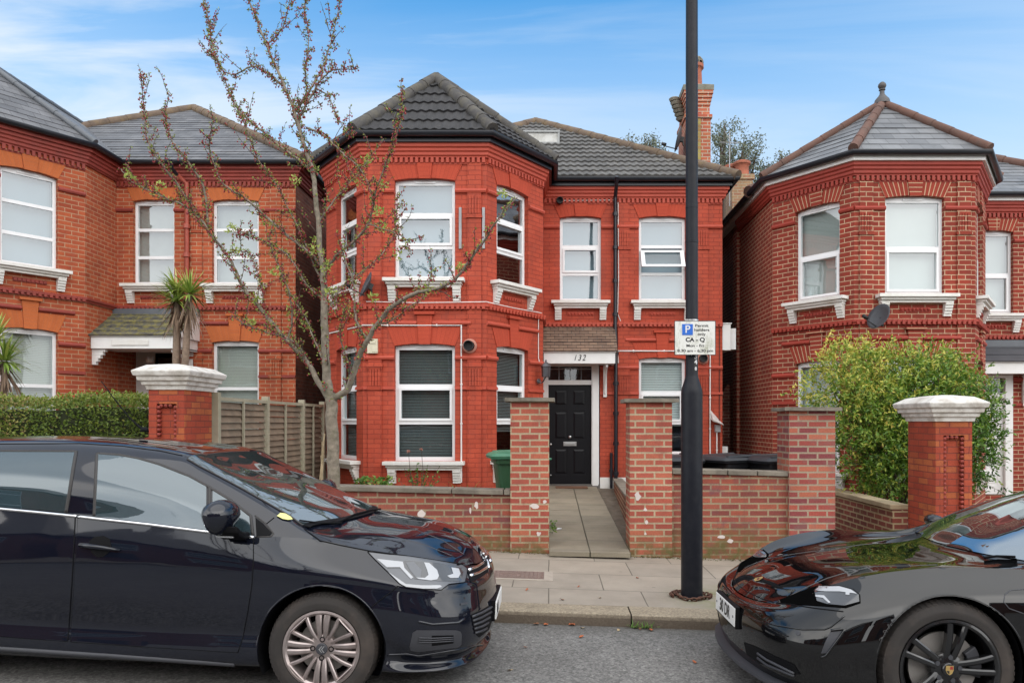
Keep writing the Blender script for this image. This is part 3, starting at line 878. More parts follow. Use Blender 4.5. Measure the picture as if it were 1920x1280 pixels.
right, rP, rF, rZ, rQ, rA, rE = make_house("house", "dark crimson brick house with pale mortar joints and a finial on its spire roof", (8.32, .24, -.22), dict(
    wall=M['crimson_brick'], side=M['side_right'], trim=M['crimson_trim'], cornice=M['crimson_trim'], arch=M['arch_crimson'], side_split=True,
    g_f=M['glass_sky'], g_g=M['glass_dark'], rows_f=(.49,), rows_g=(.5,),
    b_f=[rol, rol, rol, rol, rol], b_g=[rol, rol, rol, rol], sash=(0,),
    fascia=M['white_paint'], apex=7.72, roof_bay=SLATE2, roof_bay_mat=M['slate_pale'], hip_mat=M['ridge_red'], hip_r=.08,
    roof_main=SLATE2, roof_main_mat=M['slate_pale'], ridge_mat=M['ridge_red']))

M['navy'] = mat_plain("navy_door_paint", (0.008, 0.010, 0.035), 0.35, 0.1, 3)
M['lamp_metal'] = mat_plain("pewter_lamp_metal", (0.12, 0.12, 0.13), 0.4, 0.2, 6, metal=0.6)
M['cable'] = mat_plain("white_cable", (0.72, 0.70, 0.68), 0.5, 0.05, 4)
M['flue'] = mat_plain("black_flue", (0.012, 0.012, 0.013), 0.6, 0.1, 4)
M['red_pipe'] = mat_plain("red_painted_pipe", (0.34, 0.07, 0.045), 0.5, 0.12, 4)
M['cream_box'] = mat_plain("cream_plastic", (0.66, 0.62, 0.48), 0.5, 0.08, 4, dirt=(0.35, 0.28, 0.18), dirt_amt=.4)
M['grey_galv'] = mat_plain("galvanised_strip", (0.33, 0.33, 0.34), 0.5, 0.15, 5)

def porch(root, fr, Z, u0, u1, depth, zf0, zf1, ztop, roofmat, rargs, bracket_us, lead=None, cheek=None):
    m = MB()
    fr.box(m, u0, u1, Z(zf0), Z(zf1), depth - .03, depth)
    fr.box(m, u0, u1, Z(zf0 + .012), Z(zf0 + .035), 0, depth - .03)
    fr.box(m, u0 - .02, u1 + .02, Z(zf1), Z(zf1 + .03), depth - .04, depth + .03)
    fr.box(m, u1 - .03, u1, Z(zf0), Z(zf1), .0, depth - .03)
    c = m.build("porch_canopy", M['white_paint'], root)
    rm = MB()
    roof_slope(rm, fr.p(u0 - .04, Z(zf1 + .02), depth + .06), fr.p(u1 + .04, Z(zf1 + .02), depth + .06), fr.p(u0 - .04, Z(ztop), .01), fr.p(u1 + .04, Z(ztop), .01), **rargs)
    rm.build("canopy_roof", roofmat, c)
    ck = MB()
    for u in (u0 - .03, u1 + .03):
        ck.hexa([fr.p(u - .012, Z(zf1), 0), fr.p(u + .012, Z(zf1), 0), fr.p(u + .012, Z(zf1), depth), fr.p(u - .012, Z(zf1), depth),
                 fr.p(u - .012, Z(ztop - .01), 0), fr.p(u + .012, Z(ztop - .01), 0), fr.p(u + .012, Z(zf1 + .02), depth), fr.p(u - .012, Z(zf1 + .02), depth)])
    ck.build("canopy_cheek", cheek or M['white_paint'], c)
    if lead:
        lm = MB(); fr.box(lm, u0 - .05, u1 + .05, Z(ztop - .12), Z(ztop + .03), 0, .14); lm.build("lead_flashing", M['lead'], c)
    for u in bracket_us:
        b = MB()
        fr.box(b, u - .035, u + .035, Z(zf0 - .62), Z(zf0), 0, .05)
        pts = []
        for k in range(9):
            t = math.pi / 2 * k / 8
            pts.append(fr.p(u, Z(zf0 - .56 + .52 * math.sin(t)), .05 + (depth - .12) * (1 - math.cos(t))))
        b.tube(pts, .026, 6)
        for k in (2, 4, 6):
            b.tube([pts[k], fr.p(u, Z(zf0 - .02), .03 + (depth - .1) * .12 * k)], .018, 5)
        b.build("bracket", M['white_paint'], c)
    return c

# ---- main house: doorway
f = mF['fa']
fm = MB()
f.box(fm, .0, .10, .30, 2.70, -.10, .03); f.box(fm, .955, 1.10, .30, 2.70, -.10, .03)
f.box(fm, .97, 1.085, .30, 2.70, .03, .045)
f.box(fm, .10, .955, 2.295, 2.385, -.10, .0); f.box(fm, .10, .955, 2.66, 2.72, -.10, .03)
dfm = fm.build("door_frame", M['white_paint'], main)
tm = MB(); tm.poly([f.p(.10, 2.385, -.06), f.p(.955, 2.385, -.06), f.p(.955, 2.66, -.06), f.p(.10, 2.66, -.06)])
tm.build("fanlight", M['glass_dark'], dfm)
bm_ = MB()
for u in (.31, .53, .75): f.box(bm_, u - .006, u + .006, 2.39, 2.66, -.058, -.05)
f.box(bm_, .10, .955, 2.60, 2.615, -.058, -.052)
bm_.build("glazing_bar", M['grey_galv'], dfm)
door_six(main, f, .103, .952, .325, 2.293, -.05, M['black_paint'])
th = MB(); f.box(th, .0, 1.12, .20, .325, -.2, .04); th.build("door_step", mat_plain("step_stone", (.12, .11, .1), .8), main)
pc = porch(main, f, mZ, .012, 1.37, .6, 2.67, 2.88, 3.45, M['plain_tile'], dict(course=.095, wave=.165, amp=0, step=.013), (1.22,), cheek=M['plain_tile'])
text_mesh("house_number", "132", .155, mat_plain("number_black", (.02, .02, .02), .4), pc, (.57, 14.194, 2.773), ext=.004, shear=.32, space=1.35, sx=.8)
# sill fixings, pipes and vents on the main house
def pipe(root, pts, r, mat, name, clips=True):
    m = MB(); m.tube(pts, r, 8)
    if clips:
        for a, b in zip(pts, pts[1:]):
            a, b = Vector(a), Vector(b); L = (b - a).length
            for k in range(int(L / .55)):
                c = a.lerp(b, (k + .5) / max(1, int(L / .55))); dr = (b - a).normalized() * r * .9
                m.tube([c - dr, c + dr], r * 1.55, 8)
    return m.build(name, mat, root, autosmooth=50)
pipe(main, [(1.30, 14.37, 6.28), (1.30, 14.45, 6.15), (1.30, 14.72, 5.98), (1.30, 14.72, 3.35), (1.31, 14.70, 3.2), (1.31, 14.70, .25)], .037, M['black_plastic'], "downpipe")
pipe(main, [(1.22, 14.72, .95), (1.22, 14.72, .25)], .028, M['black_plastic'], "waste_pipe")
pipe(main, [(-1.47, 12.47, .55), (-1.47, 12.47, 3.17), (-3.11, 12.47, 3.17), (-4.0, 13.60, 3.17)], .014, M['cable'], "cable_conduit")
pipe(main, [(1.36, 14.77, 2.72), (1.36, 14.77, 2.96), (3.18, 14.77, 2.96), (3.18, 14.77, .5)], .015, M['cable'], "cable_conduit")
pipe(main, [(1.36, 14.775, 5.9), (1.37, 14.775, 4.4), (1.35, 14.775, 3.7), (1.41, 14.775, 3.55)], .009, M['cable'], "wall_cable", False)
pipe(main, [(.25, 14.77, 5.93), (1.28, 14.77, 5.94)], .007, M['cable'], "wall_cable", False)
pipe(main, [(-.20, 13.655, 3.45), (-.20, 13.655, 2.72), (-.17, 13.66, 2.62)], .008, M['cable'], "wall_cable", False)
pipe(main, [(3.42 - .05, 14.78, 3.4), (3.36, 14.78, .6)], .006, M['flue'], "wall_cable", False)
# cables lying along the string course of the bay
pipe(main, [(-3.05, 12.50 - .07, 3.56), (-2.2, 12.43, 3.54), (-1.05, 12.43, 3.555), (-.62, 13.0, 3.54), (-.14, 13.68, 3.55)], .008, M['cable'], "wall_cable", False)
def flue(root, x, y, z, r, ring=False):
    m = MB(); m.lathe([(r, -.02), (r, .13), (r * .86, .13), (r * .86, .05), (.001, .05)], (x, y, z), 18, 'y')
    o = m.build("flue", M['flue'], root, autosmooth=40)
    if ring:
        q = MB(); q.lathe([(r * 1.45, 0), (r * 1.4, .02), (r, .03), (r, 0)], (x + .01, y, z), 18, 'y'); q.build("flue_collar", mat_plain("pale_mortar_patch", (.45, .2, .15), .9), o)
flue(main, .21, 14.8, 5.92, .065); flue(main, -1.34, 12.5 - .03, 2.825, .085, True); flue(main, 3.03, 14.77, 2.81, .08, True)
for x in (-1.49, -1.10):
    m = MB(); m.box(x - .022, x + .022, 12.468, 12.5, 4.45, 5.14); m.build("wall_strip", M['grey_galv'], main, bevel=.003)
m = MB(); m.box(-3.03, -2.86, 12.42, 12.5, 2.70, 2.94); m.box(-3.0, -2.89, 12.41, 12.42, 2.86, 2.90); m.box(-2.95, -2.86, 12.412, 12.42, 2.72, 2.80)
m.build("alarm_box", M['cream_box'], main, bevel=.008)
# boxed casing on the flank corner, meter box with its little lead hood
m = MB(); m.box(3.435, 3.60, 14.82, 15.3, 2.98, 3.50); m.box(3.60, 3.72, 14.88, 15.25, 3.0, 3.42); m.box(3.435, 3.62, 14.80, 15.32, 3.50, 3.52)
m.build("flank_casing", M['white_paint'], main, bevel=.004)
m = MB(); m.hexa([(3.19, 14.56, 1.57), (3.38, 14.56, 1.50), (3.40, 14.8, 1.53), (3.19, 14.8, 1.62), (3.19, 14.54, 1.60), (3.40, 14.54, 1.50), (3.40, 14.8, 1.56), (3.19, 14.8, 1.80)])
m.build("meter_hood", M['white_paint'], main)
m = MB(); m.box(3.27, 3.37, 14.68, 14.8, 1.36, 1.50); m.build("meter_box", M['grey_galv'], main, bevel=.005)
pipe(main, [(3.31, 14.75, 1.36), (3.31, 14.75, .65)], .014, M['cable'], "cable_conduit")
m = MB(); m.box(3.44, 3.56, 14.9, 14.93, .6, 1.07); m.build("flank_panel", M['white_paint'], main)
# chimney of the main house
cb = MB()
cx, cy = 3.17, 16.35
cb.box(cx - .265, cx + .265, cy - .45, cy + .45, 5.8, 8.02)
cb.box(cx - .295, cx + .295, cy - .49, cy + .49, 8.02, 8.09); cb.box(cx - .25, cx + .25, cy - .43, cy + .43, 8.09, 8.30)
for k in range(4): cb.box(cx - .262 - .016 * k, cx + .262 + .016 * k, cy - .45 - .02 * k, cy + .45 + .02 * k, 8.30 + .075 * k - .001 * k, 8.37 + .075 * k)
ch_brick = mat_brick("chimney_brick", (.42, .12, .06), (.34, .08, .05), (.42, .33, .25), ms=.01, var=.2, blot=(.25, .2, .06), blot_amt=.55)
cs = cb.build("chimney", ch_brick, main)
pb = MB(); pb.box(cx - .07, cx + .05, cy - .475, cy - .45, 6.95, 8.0); pb.build("chimney_rib", mat_brick("mossy_rib", (.33, .27, .08), (.30, .16, .06), (.3, .25, .15)), cs)
cp = MB(); a = .325; a2 = .41
cp.loft([[(cx - a, cy - a2 - .1, 8.60), (cx + a, cy - a2 - .1, 8.60), (cx + a, cy + a2 + .1, 8.60), (cx - a, cy + a2 + .1, 8.60)],
         [(cx - a, cy - a2 - .1, 8.71), (cx + a, cy - a2 - .1, 8.71), (cx + a, cy + a2 + .1, 8.71), (cx - a, cy + a2 + .1, 8.71)],
         [(cx - .16, cy - .25, 8.84), (cx + .16, cy - .25, 8.84), (cx + .16, cy + .25, 8.84), (cx - .16, cy + .25, 8.84)]])
cp.build("chimney_cap", mat_plain("weathered_cement", (.20, .19, .16), .9, .25, 6, dirt=(.10, .11, .05), dirt_amt=.8, dirt_scale=5, bmp=.4), cs)
for k, (px_, py_) in enumerate(((cx + .02, cy - .02),)):
    pm = MB(); pm.lathe([(.17, 8.80), (.155, 8.86), (.14, 9.2), (.155, 9.25), (.185, 9.27), (.185, 9.34), (.15, 9.35), (.12, 9.30)], (px_, py_, 0), 16); po = pm.build("chimney_pot", M['terracotta'], cs, autosmooth=40)
    gm = MB()
    for j in range(10):
        t = 2 * math.pi * j / 10
        gm.tube([(px_ + .17 * math.cos(t), py_ + .17 * math.sin(t), 9.33), (px_ + .17 * math.cos(t), py_ + .17 * math.sin(t), 9.42), (px_ + .11 * math.cos(t), py_ + .11 * math.sin(t), 9.50), (px_, py_, 9.54)], .016, 5)
    gm.lathe([(.18, 9.39), (.18, 9.42), (.15, 9.42), (.15, 9.39)], (px_, py_, 0), 14)
    gm.build("pot_cowl", mat_plain("cowl_clay", (.19, .17, .13), .9), po)
pm = MB()   # leaning louvred pot on the near side
for k in range(6):
    pm.lathe([(.10, 0), (.15 - .005 * k, .05), (.10, .07)], (cx - .37 - .035 * k + .1, cy - .1, 8.30 + .085 * k - .2), 12)
pm.build("chimney_pot", mat_plain("cowl_stone", (.22, .20, .16), .9, .3, 8), cs)
# roof light on the main roof
rl = MB(); rl.box(-1.0, .19, 16.72, 17.3, 7.80, 8.03); rl2 = rl.build("roof_light", mat_plain("weathered_white_board", (.55, .55, .53), .7, .1, 4, dirt=(.28, .27, .22), dirt_amt=.7, dirt_scale=9), main)
rr = MB(); rr.box(-1.02, .24, 16.68, 17.35, 8.03, 8.07); rr.box(.19, .23, 16.69, 17.3, 7.76, 8.03); rr.box(-1.0, .23, 16.66, 16.72, 7.74, 7.80)
rr.build("roof_light_frame", mat_plain("grey_frame", (.30, .31, .31), .5), rl2)

# ---- left house: porch, door, pipe
f = lF['fa']
def px_u(fr, px, y): return ((px - VPX) / F_PX * y) - fr.A.x
fm = MB()
f.box(fm, .02, .12, lZ(.3), lZ(2.72), -.85, -.7); f.box(fm, .98, 1.12, lZ(.3), lZ(2.72), -.85, -.7); f.box(fm, .12, .98, lZ(2.3), lZ(2.38), -.85, -.7); f.box(fm, .12, .98, lZ(2.66), lZ(2.72), -.85, -.7)
f.box(fm, .02, .40, lZ(.3), lZ(2.72), -.70, -.66)
dfm = fm.build("door_frame", M['white_paint'], left)
door_six(left, f, .12, .98, lZ(.32), lZ(2.3), -.74, M['navy'])
tm = MB(); tm.poly([f.p(.12, lZ(2.38), -.76), f.p(.98, lZ(2.38), -.76), f.p(.98, lZ(2.66), -.76), f.p(.12, lZ(2.66), -.76)]); tm.build("fanlight", M['glass_dark'], dfm)
rc = MB(); rc.poly([f.p(.02, lZ(.3), -.1), f.p(.02, lZ(.3), -.9), f.p(.02, lZ(2.72), -.9), f.p(.02, lZ(2.72), -.1)]); rc.poly([f.p(1.12, lZ(.3), -.1), f.p(1.12, lZ(.3), -.9), f.p(1.12, lZ(2.72), -.9), f.p(1.12, lZ(2.72), -.1)])
rc.build("porch_recess", M['orange_brick'], left)
pc = porch(left, f, lZ, .012, 1.62, .85, 2.60, 2.82, 3.42, M['slate_moss'], dict(course=.17, wave=.27, amp=0, step=.012), (1.50,), lead=True)
m = MB(); f.box(m, .40, 1.10, lZ(2.655), lZ(2.765), .85, .868); m.build("name_board", M['white_stone'], pc, bevel=.01)
m = MB()
rt_ = lF['rt']
for k in range(5): rt_.box(m, .20, .28, lZ(2.60 - .06 * k - .058), lZ(2.60 - .06 * k), 0, .25 - .045 * k)
m.build("bracket", M['white_paint'], pc)
lm = MB(); lm.lathe([(.06, 2.53), (.075, 2.47), (.05, 2.42), (.001, 2.41)], (f.p(.55, 0, -.2).x, f.p(.55, 0, -.2).y, .33), 12); lm.build("porch_lamp", M['cable'], pc, smooth=True)
m = MB()
xx = -7.20
pipe(left, [(xx - .1, 14.38, lZ(6.28)), (xx - .1, 14.45, lZ(6.12)), (xx - .08, 14.62, lZ(6.05))], .036, M['black_plastic'], "rainwater_outlet", False)
pipe(left, [(xx - .08, 14.62, lZ(6.06)), (xx + .05, 14.72, lZ(5.92)), (xx + .05, 14.72, lZ(.3))], .045, M['red_pipe'], "downpipe")

# ---- right house: finial, porch, door, rear chimney
m = MB(); m.lathe([(.15, -.10), (.13, -.02), (.07, .05), (.045, .09), (.04, .15), (.058, .165), (.058, .18), (.04, .19), (.065, .215), (.075, .245), (.065, .28), (.045, .30), (.03, .315), (.001, .32)], rA + Vector((0, 0, .10)), 16)
m.build("finial", mat_plain("finial_clay", (.075, .07, .07), .6, .2, 5), right, autosmooth=45)
f = rF['fa']
fm = MB()
f.box(fm, .0, .13, rZ(.3), rZ(2.72), -.10, .03); f.box(fm, .97, 1.12, rZ(.3), rZ(2.72), -.10, .03); f.box(fm, .13, .97, rZ(2.25), rZ(2.36), -.10, .01); f.box(fm, .13, .97, rZ(2.66), rZ(2.72), -.10, .03)
dfm = fm.build("door_frame", M['white_paint'], right)
tm = MB(); tm.poly([f.p(.13, rZ(2.36), -.06), f.p(.97, rZ(2.36), -.06), f.p(.97, rZ(2.66), -.06), f.p(.13, rZ(2.66), -.06)]); tm.build("fanlight", M['glass_dark'], dfm)
door_six(right, f, .135, .965, rZ(.32), rZ(2.25), -.05, M['white_paint'])
porch(right, f, rZ, .012, 1.5, .5, 2.72, 2.93, 3.38, mat_plain("dark_slate", (.05, .052, .06), .55, .15, 5), dict(course=.2, wave=.27, amp=0, step=.012), (1.35,), lead=True)
m = MB(); m.lathe([(.06, 0), (.07, .05), (.055, .10), (.001, .11)], (4.98, 14.05, 2.02), 12, 'y'); m.build("spotlight", M['cable'], right, smooth=True)
cb = MB(); cb.box(4.80, 5.34, 19.6, 20.3, 5.6, 7.92); cb.box(4.76, 5.38, 19.56, 20.34, 7.92, 8.05)
cs = cb.build("chimney", mat_brick("old_stack_brick", (.36, .22, .12), (.30, .13, .08), (.36, .29, .2), ms=.01, var=.3, blot=(.20, .17, .07), blot_amt=.6), right)
for x, y in ((4.93, 20.15), (5.12, 19.85)):
    pm = MB(); pm.lathe([(.21, 8.05), (.185, 8.09), (.175, 8.32), (.20, 8.36), (.225, 8.38), (.225, 8.44), (.19, 8.46), (.16, 8.40)], (x, y, 0), 16); pm.build("chimney_pot", M['terracotta'], cs, autosmooth=40)

m = MB()
m.tube([(4.72, 19.55, 7.2), (4.72, 19.55, 9.15)], .014, 6); m.tube([(4.45, 19.5, 8.85), (4.98, 19.6, 8.87)], .009, 5)
for k in range(9): m.tube([(4.47 + .06 * k, 19.5 - .17, 8.85), (4.47 + .06 * k, 19.5 + .17, 8.85)], .004, 4)
m.tube([(4.56, 19.5, 9.18), (4.72, 19.55, 8.95)], .008, 5); m.build("aerial", M['grey_galv'], cs, uv=False)
settle(main, (-.3, 14.8, .3)); settle(left, (-8.76, 14.8, .63)); settle(right, (8.0, 15.04, .08))

# ---------------------------------------------------------------- dishes and the wall lantern are fixed to the houses but stand as things of their own
M['dish'] = mat_plain("grey_mesh_dish", (.05, .054, .062), .5, .1, 4)
def dish(label, base, face_az, tilt, r=.22, arm=True):
    """base: wall fixing point; face_az: direction the dish looks, degrees from -Y towards +X"""
    root = thing("satellite_dish", label, "satellite dish", "satellite dishes on the houses")
    d = MB(); prof = [(.001, .0), (r * .4, .008), (r * .75, .030), (r, .055), (r * 1.01, .050), (r * .75, .022), (r * .4, -.002), (.001, -.01)]
    d.lathe(prof, (0, 0, 0), 24, 'y'); dm = d.build("reflector", M['dish'], root, smooth=True)
    a = MB(); a.tube([(0, .0, -r * .8), (0, -.26, -r * .75), (0, -.28, -r * .6)], .012, 6); a.build("feed_arm", M['dish'], root)
    l = MB(); l.lathe([(.03, 0), (.034, .05), (.03, .1), (.001, .105)], (0, -.26, -r * .62), 10, 'y'); l.build("receiver", M['flue'], root, smooth=True)
    b = MB(); b.tube([(0, .0, 0), (0, .06, -.02), (0, .1, -.12)], .018, 8); b.box(-.04, .04, .0, .07, -.05, .05); b.build("mount", M['flue'], root)
    root.location = base
    root.rotation_euler = (R(-tilt), 0, R(face_az))
    return root
dish("grey satellite dish on the red bay, seen edge-on beside the street tree", (-2.98, 12.30, 3.80), -65, 22, .225)
dish("grey satellite dish on the crimson brick house, above the leafy bush", (5.52, 12.45, 3.30), -66, 22, .225)
dish("small grey satellite dish on the tall chimney behind the lamp post", (2.78, 15.85, 7.55), -100, 15, .27)
wl = thing("wall_lantern", "pewter coach lantern on a bracket beside the black door", "wall lamp")
m = MB(); m.lathe([(.05, 0), (.045, .02), (.02, .03), (.001, .03)], (0, 0, -.12), 12, 'y'); m.tube([(0, -.02, -.12), (0, -.06, -.16), (0, -.12, -.12), (0, -.16, -.05)], .012, 6)
m.build("bracket", M['lamp_metal'], wl)
m = MB(); m.lathe([(.05, -.05), (.075, -.045), (.085, .13), (.10, .14), (.05, .20), (.02, .22), (.015, .26), (.001, .27)], (0, -.17, 0), 6)
m.build("lantern_cage", M['lamp_metal'], wl)
m = MB(); m.lathe([(.06, -.04), (.08, .125)], (0, -.17, 0), 6); m.build("lantern_glass", mat_glass("lantern_glass", .3), wl)
wl.location = (-.20, 13.63, 2.42); wl.rotation_euler = (0, 0, R(54))
# ================================================================ ground
def mat_asphalt():
    m, nt, b = new_mat("asphalt")
    v = objout(nt)
    n = noise(nt, v, 75, 5, 0.75); n2 = noise(nt, v, 1.1, 5, 0.6)
    vo = nd(nt, "ShaderNodeTexVoronoi", None, Vector=v, Scale=60.0)
    g = remap(nt, vo.outputs["Color"], 0.0, 1.0, 0.6, 1.5)
    f = nd(nt, "ShaderNodeMath", {"operation": 'MULTIPLY'}, i0=remap(nt, n, .3, .7, .45, 1.6), i1=remap(nt, n2, .3, .7, .85, 1.12)).outputs[0]
    f = nd(nt, "ShaderNodeMath", {"operation": 'MULTIPLY'}, i0=f, i1=g).outputs[0]
    c = mixc_(nt, 1.0, (.150, .145, .137), nd(nt, "ShaderNodeCombineColor", None, i0=f, i1=f, i2=f).outputs[0], 'MULTIPLY')
    st = noise(nt, v, .9, 7, .7)
    c = mixc_(nt, remap(nt, st, .55, .72, 0, .55), c, (.06, .056, .052))
    sy = nd(nt, 'ShaderNodeSeparateXYZ', None, i0=v).outputs[1]
    c = mixc_(nt, remap(nt, sy, 5.75, 6.1, 0, .55), c, (.055, .047, .038))
    md = noise(nt, v, 22, 6, .8)
    g2 = remap(nt, md, .3, .7, .62, 1.38)
    c = mixc_(nt, 1.0, c, nd(nt, 'ShaderNodeCombineColor', None, i0=g2, i1=g2, i2=g2).outputs[0], 'MULTIPLY')
    nt.links.new(c, b.inputs["Base Color"]); b.inputs["Roughness"].default_value = .85
    bump(nt, b, md, .8, .012)
    return m
M['asphalt'] = mat_asphalt()
def mat_slab(name, c1, c2, joint, bw, bh, rot=False, var=.15, blot=None, blot_amt=.5, off=.5, green=None, ms=.006):
    m, nt, b = new_mat(name)
    uv = uvout(nt)
    if rot:
        s_ = nd(nt, "ShaderNodeSeparateXYZ", None, i0=uv); uv = nd(nt, "ShaderNodeCombineXYZ", None, i0=s_.outputs[1], i1=s_.outputs[0]).outputs[0]
    wob = nd(nt, "ShaderNodeTexNoise", None, Vector=uv, Scale=2.0, Detail=2.0)
    sc = nd(nt, "ShaderNodeVectorMath", {"operation": 'SCALE'}, i0=wob.outputs["Color"]); sc.inputs["Scale"].default_value = 0.012
    uv2 = nd(nt, "ShaderNodeVectorMath", {"operation": 'ADD'}, i0=uv, i1=sc.outputs[0]).outputs[0]
    br = nd(nt, "ShaderNodeTexBrick", {"offset": off}, Vector=uv2, Color1=c1, Color2=c2, Mortar=joint, Scale=1.0, Mortar_Size=ms, Mortar_Smooth=.2, Brick_Width=bw, Row_Height=bh)
    f = nd(nt, "ShaderNodeMath", {"operation": 'MULTIPLY'}, i0=remap(nt, noise(nt, uv, 1.6, 6, .65), .3, .7, 1 - var, 1 + var), i1=remap(nt, noise(nt, uv, 160, 2), .3, .7, .9, 1.1)).outputs[0]
    c = mixc_(nt, 1.0, br.outputs[0], nd(nt, "ShaderNodeCombineColor", None, i0=f, i1=f, i2=f).outputs[0], 'MULTIPLY')
    if blot: c = mixc_(nt, remap(nt, noise(nt, uv, 3.1, 7, .7), .5, .75, 0, blot_amt), c, blot)
    sp = nd(nt, 'ShaderNodeTexVoronoi', None, Vector=uv, Scale=3.3)
    c = mixc_(nt, remap(nt, sp.outputs['Distance'], .045, .075, .5, 0), c, (.12, .105, .09))
    c = mixc_(nt, remap(nt, noise(nt, uv, .9, 6, .65), .52, .68, 0, .4), c, (.17, .145, .115))
    if green:
        d = nd(nt, "ShaderNodeVectorMath", {"operation": 'DISTANCE'}, i0=uv, i1=(green[1], green[2], 0)).outputs["Value"]
        gm = nd(nt, "ShaderNodeMath", {"operation": 'MULTIPLY', "use_clamp": True}, i0=remap(nt, d, .1, .75, 1, 0), i1=remap(nt, noise(nt, uv, 7, 6, .7), .35, .65, 0.1, 1)).outputs[0]
        c = mixc_(nt, gm, c, green[0])
    nt.links.new(c, b.inputs["Base Color"]); b.inputs["Roughness"].default_value = .8
    inv = nd(nt, "ShaderNodeMath", {"operation": 'SUBTRACT'}, i0=1.0, i1=br.outputs["Fac"]).outputs[0]
    h = nd(nt, "ShaderNodeMath", {"operation": 'MULTIPLY_ADD'}, i0=noise(nt, uv, 90, 3), i1=.25, i2=inv).outputs[0]
    bump(nt, b, h, .35, .008)
    return m
M['slab'] = mat_slab("york_stone_paving", (.30, .255, .205), (.26, .225, .185), (.10, .085, .065), .86, .70, var=.14, blot=(.20, .17, .13), blot_amt=.35, green=((.16, .17, .06), 1.7, 6.75), off=.4)
M['path'] = mat_slab("garden_path_slab", (.24, .205, .15), (.20, .175, .13), (.06, .055, .035), .47, .62, var=.2, blot=(.13, .12, .07), blot_amt=.6, off=0.0)
M['granite'] = mat_plain("granite_kerb", (.27, .22, .15), .85, .3, 45, bmp=.8, bscale=50, dirt=(.13, .10, .07), dirt_amt=.7, dirt_scale=14)
def mat_kerb():
    m, nt, b = new_mat("worn_granite_kerb")
    v = objout(nt)
    n = noise(nt, v, 48, 4, .75)
    c = mixc_(nt, remap(nt, n, .35, .65, 0, 1), (.17, .135, .095), (.36, .30, .215))
    c = mixc_(nt, remap(nt, noise(nt, v, 5, 6, .7), .5, .7, 0, .6), c, (.15, .12, .085))
    # the street-side face carries a coat of gutter grime
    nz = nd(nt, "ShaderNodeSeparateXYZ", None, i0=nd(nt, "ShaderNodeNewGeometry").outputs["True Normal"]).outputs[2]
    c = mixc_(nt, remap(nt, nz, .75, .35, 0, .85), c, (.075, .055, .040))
    nt.links.new(c, b.inputs["Base Color"]); b.inputs["Roughness"].default_value = .85
    bump(nt, b, n, .9, .008)
    return m
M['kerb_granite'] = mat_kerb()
M['soil'] = mat_plain("garden_soil", (.12, .095, .07), .95, .3, 9, bmp=.8, bscale=30, dirt=(.26, .24, .2), dirt_amt=.5, dirt_scale=7)

def sheet(name, x0, x1, ys, mat, dz=0.0, nx=2, zf=None):
    m = MB(); xs = [x0 + (x1 - x0) * i / nx for i in range(nx + 1)]
    g = lambda x, y: (zf or zg)(x, y) + dz
    for a, b in zip(xs, xs[1:]):
        for c, d in zip(ys, ys[1:]):
            m.poly([(a, c, g(a, c)), (b, c, g(b, c)), (b, d, g(b, d)), (a, d, g(a, d))])
    return tag(m.build(name, mat), kind="structure")
zgar = lambda x, y: -SLOPE * x + .016 + min(.29, .05 * max(0, y - 8.76))
sheet("ground", -260, 260, [-260, -60, -6, 8, 16, 60, 500], M['soil'], -.45, 8, lambda x, y: -SLOPE * max(-40, min(40, x)))
sheet("road", -40, 40, [-7.0, -4, 0, 6.138], M['asphalt'], 0, 8, lambda x, y: -SLOPE * x - .10 + .004 * (6.14 - y) - .0)
zpv = lambda x, y: -SLOPE * x + .006 * (y - 6.14)
sheet("pavement", -40, 40, [6.42, 8.9], M['slab'], 0, 8, zpv)
sheet("pavement", -40, 40, [-9.2, -7.15], M['slab'], 0, 8, lambda x, y: -SLOPE * x + .02)
k = MB()
L = 1.25
for i in range(-28, 28):
    a = .675 + i * L + .006; b = a + L - .012
    j = random.uniform(-.006, .006); jy = random.uniform(-.008, .008)
    z0 = -SLOPE * a + j; z1 = -SLOPE * b + j
    ring = lambda x, z: [(x, 6.145 + jy, z - .3), (x, 6.135 + jy, z - .03), (x, 6.148 + jy, z - .006), (x, 6.17 + jy, z + .003), (x, 6.43, z + .004), (x, 6.43, z - .3)]
    k.loft([ring(a, z0), ring(a + .02, z0 + .0), ring(b - .02, z1), ring(b, z1)])
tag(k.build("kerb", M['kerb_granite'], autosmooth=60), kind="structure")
k = MB(); k.box(-40, 40, -7.15, -7.0, -2, 0); 
kk = k.build("kerb", M['granite']); tag(kk, kind="structure")
for v in kk.data.vertices: v.co.z = (-.3 if v.co.z < -1 else .02) - SLOPE * v.co.x
sheet("garden_ground", -14, 14, [8.76, 9.6, 14.5, 26], M['soil'], -.02, 4, zgar)
def zpath(x, y): return -SLOPE * x * .6 + .075 + .225 * max(0, min(1, (y - 8.6) / 6.1))
pm = MB()
ys = [8.55 + .62 * i for i in range(11)]
pm = MB()
for a, b in zip(ys, ys[1:]):
    for xa, xb in ((.0, .47), (.476, .935)):
        j = random.uniform(-.003, .003)
        pm.hexa([(xa, a + .003, zpath(xa, a) - .05 + j), (xb, a + .003, zpath(xb, a) - .05 + j), (xb, b - .003, zpath(xb, b) - .05 + j), (xa, b - .003, zpath(xa, b) - .05 + j),
                 (xa, a + .003, zpath(xa, a) + j), (xb, a + .003, zpath(xb, a) + j), (xb, b - .003, zpath(xb, b) + j), (xa, b - .003, zpath(xa, b) + j)])
tag(pm.build("path", M['path']), kind="structure")
sheet("path", 3.37, 4.2, [8.76, 11, 14, 20], M['path'], .012, 1, zgar)
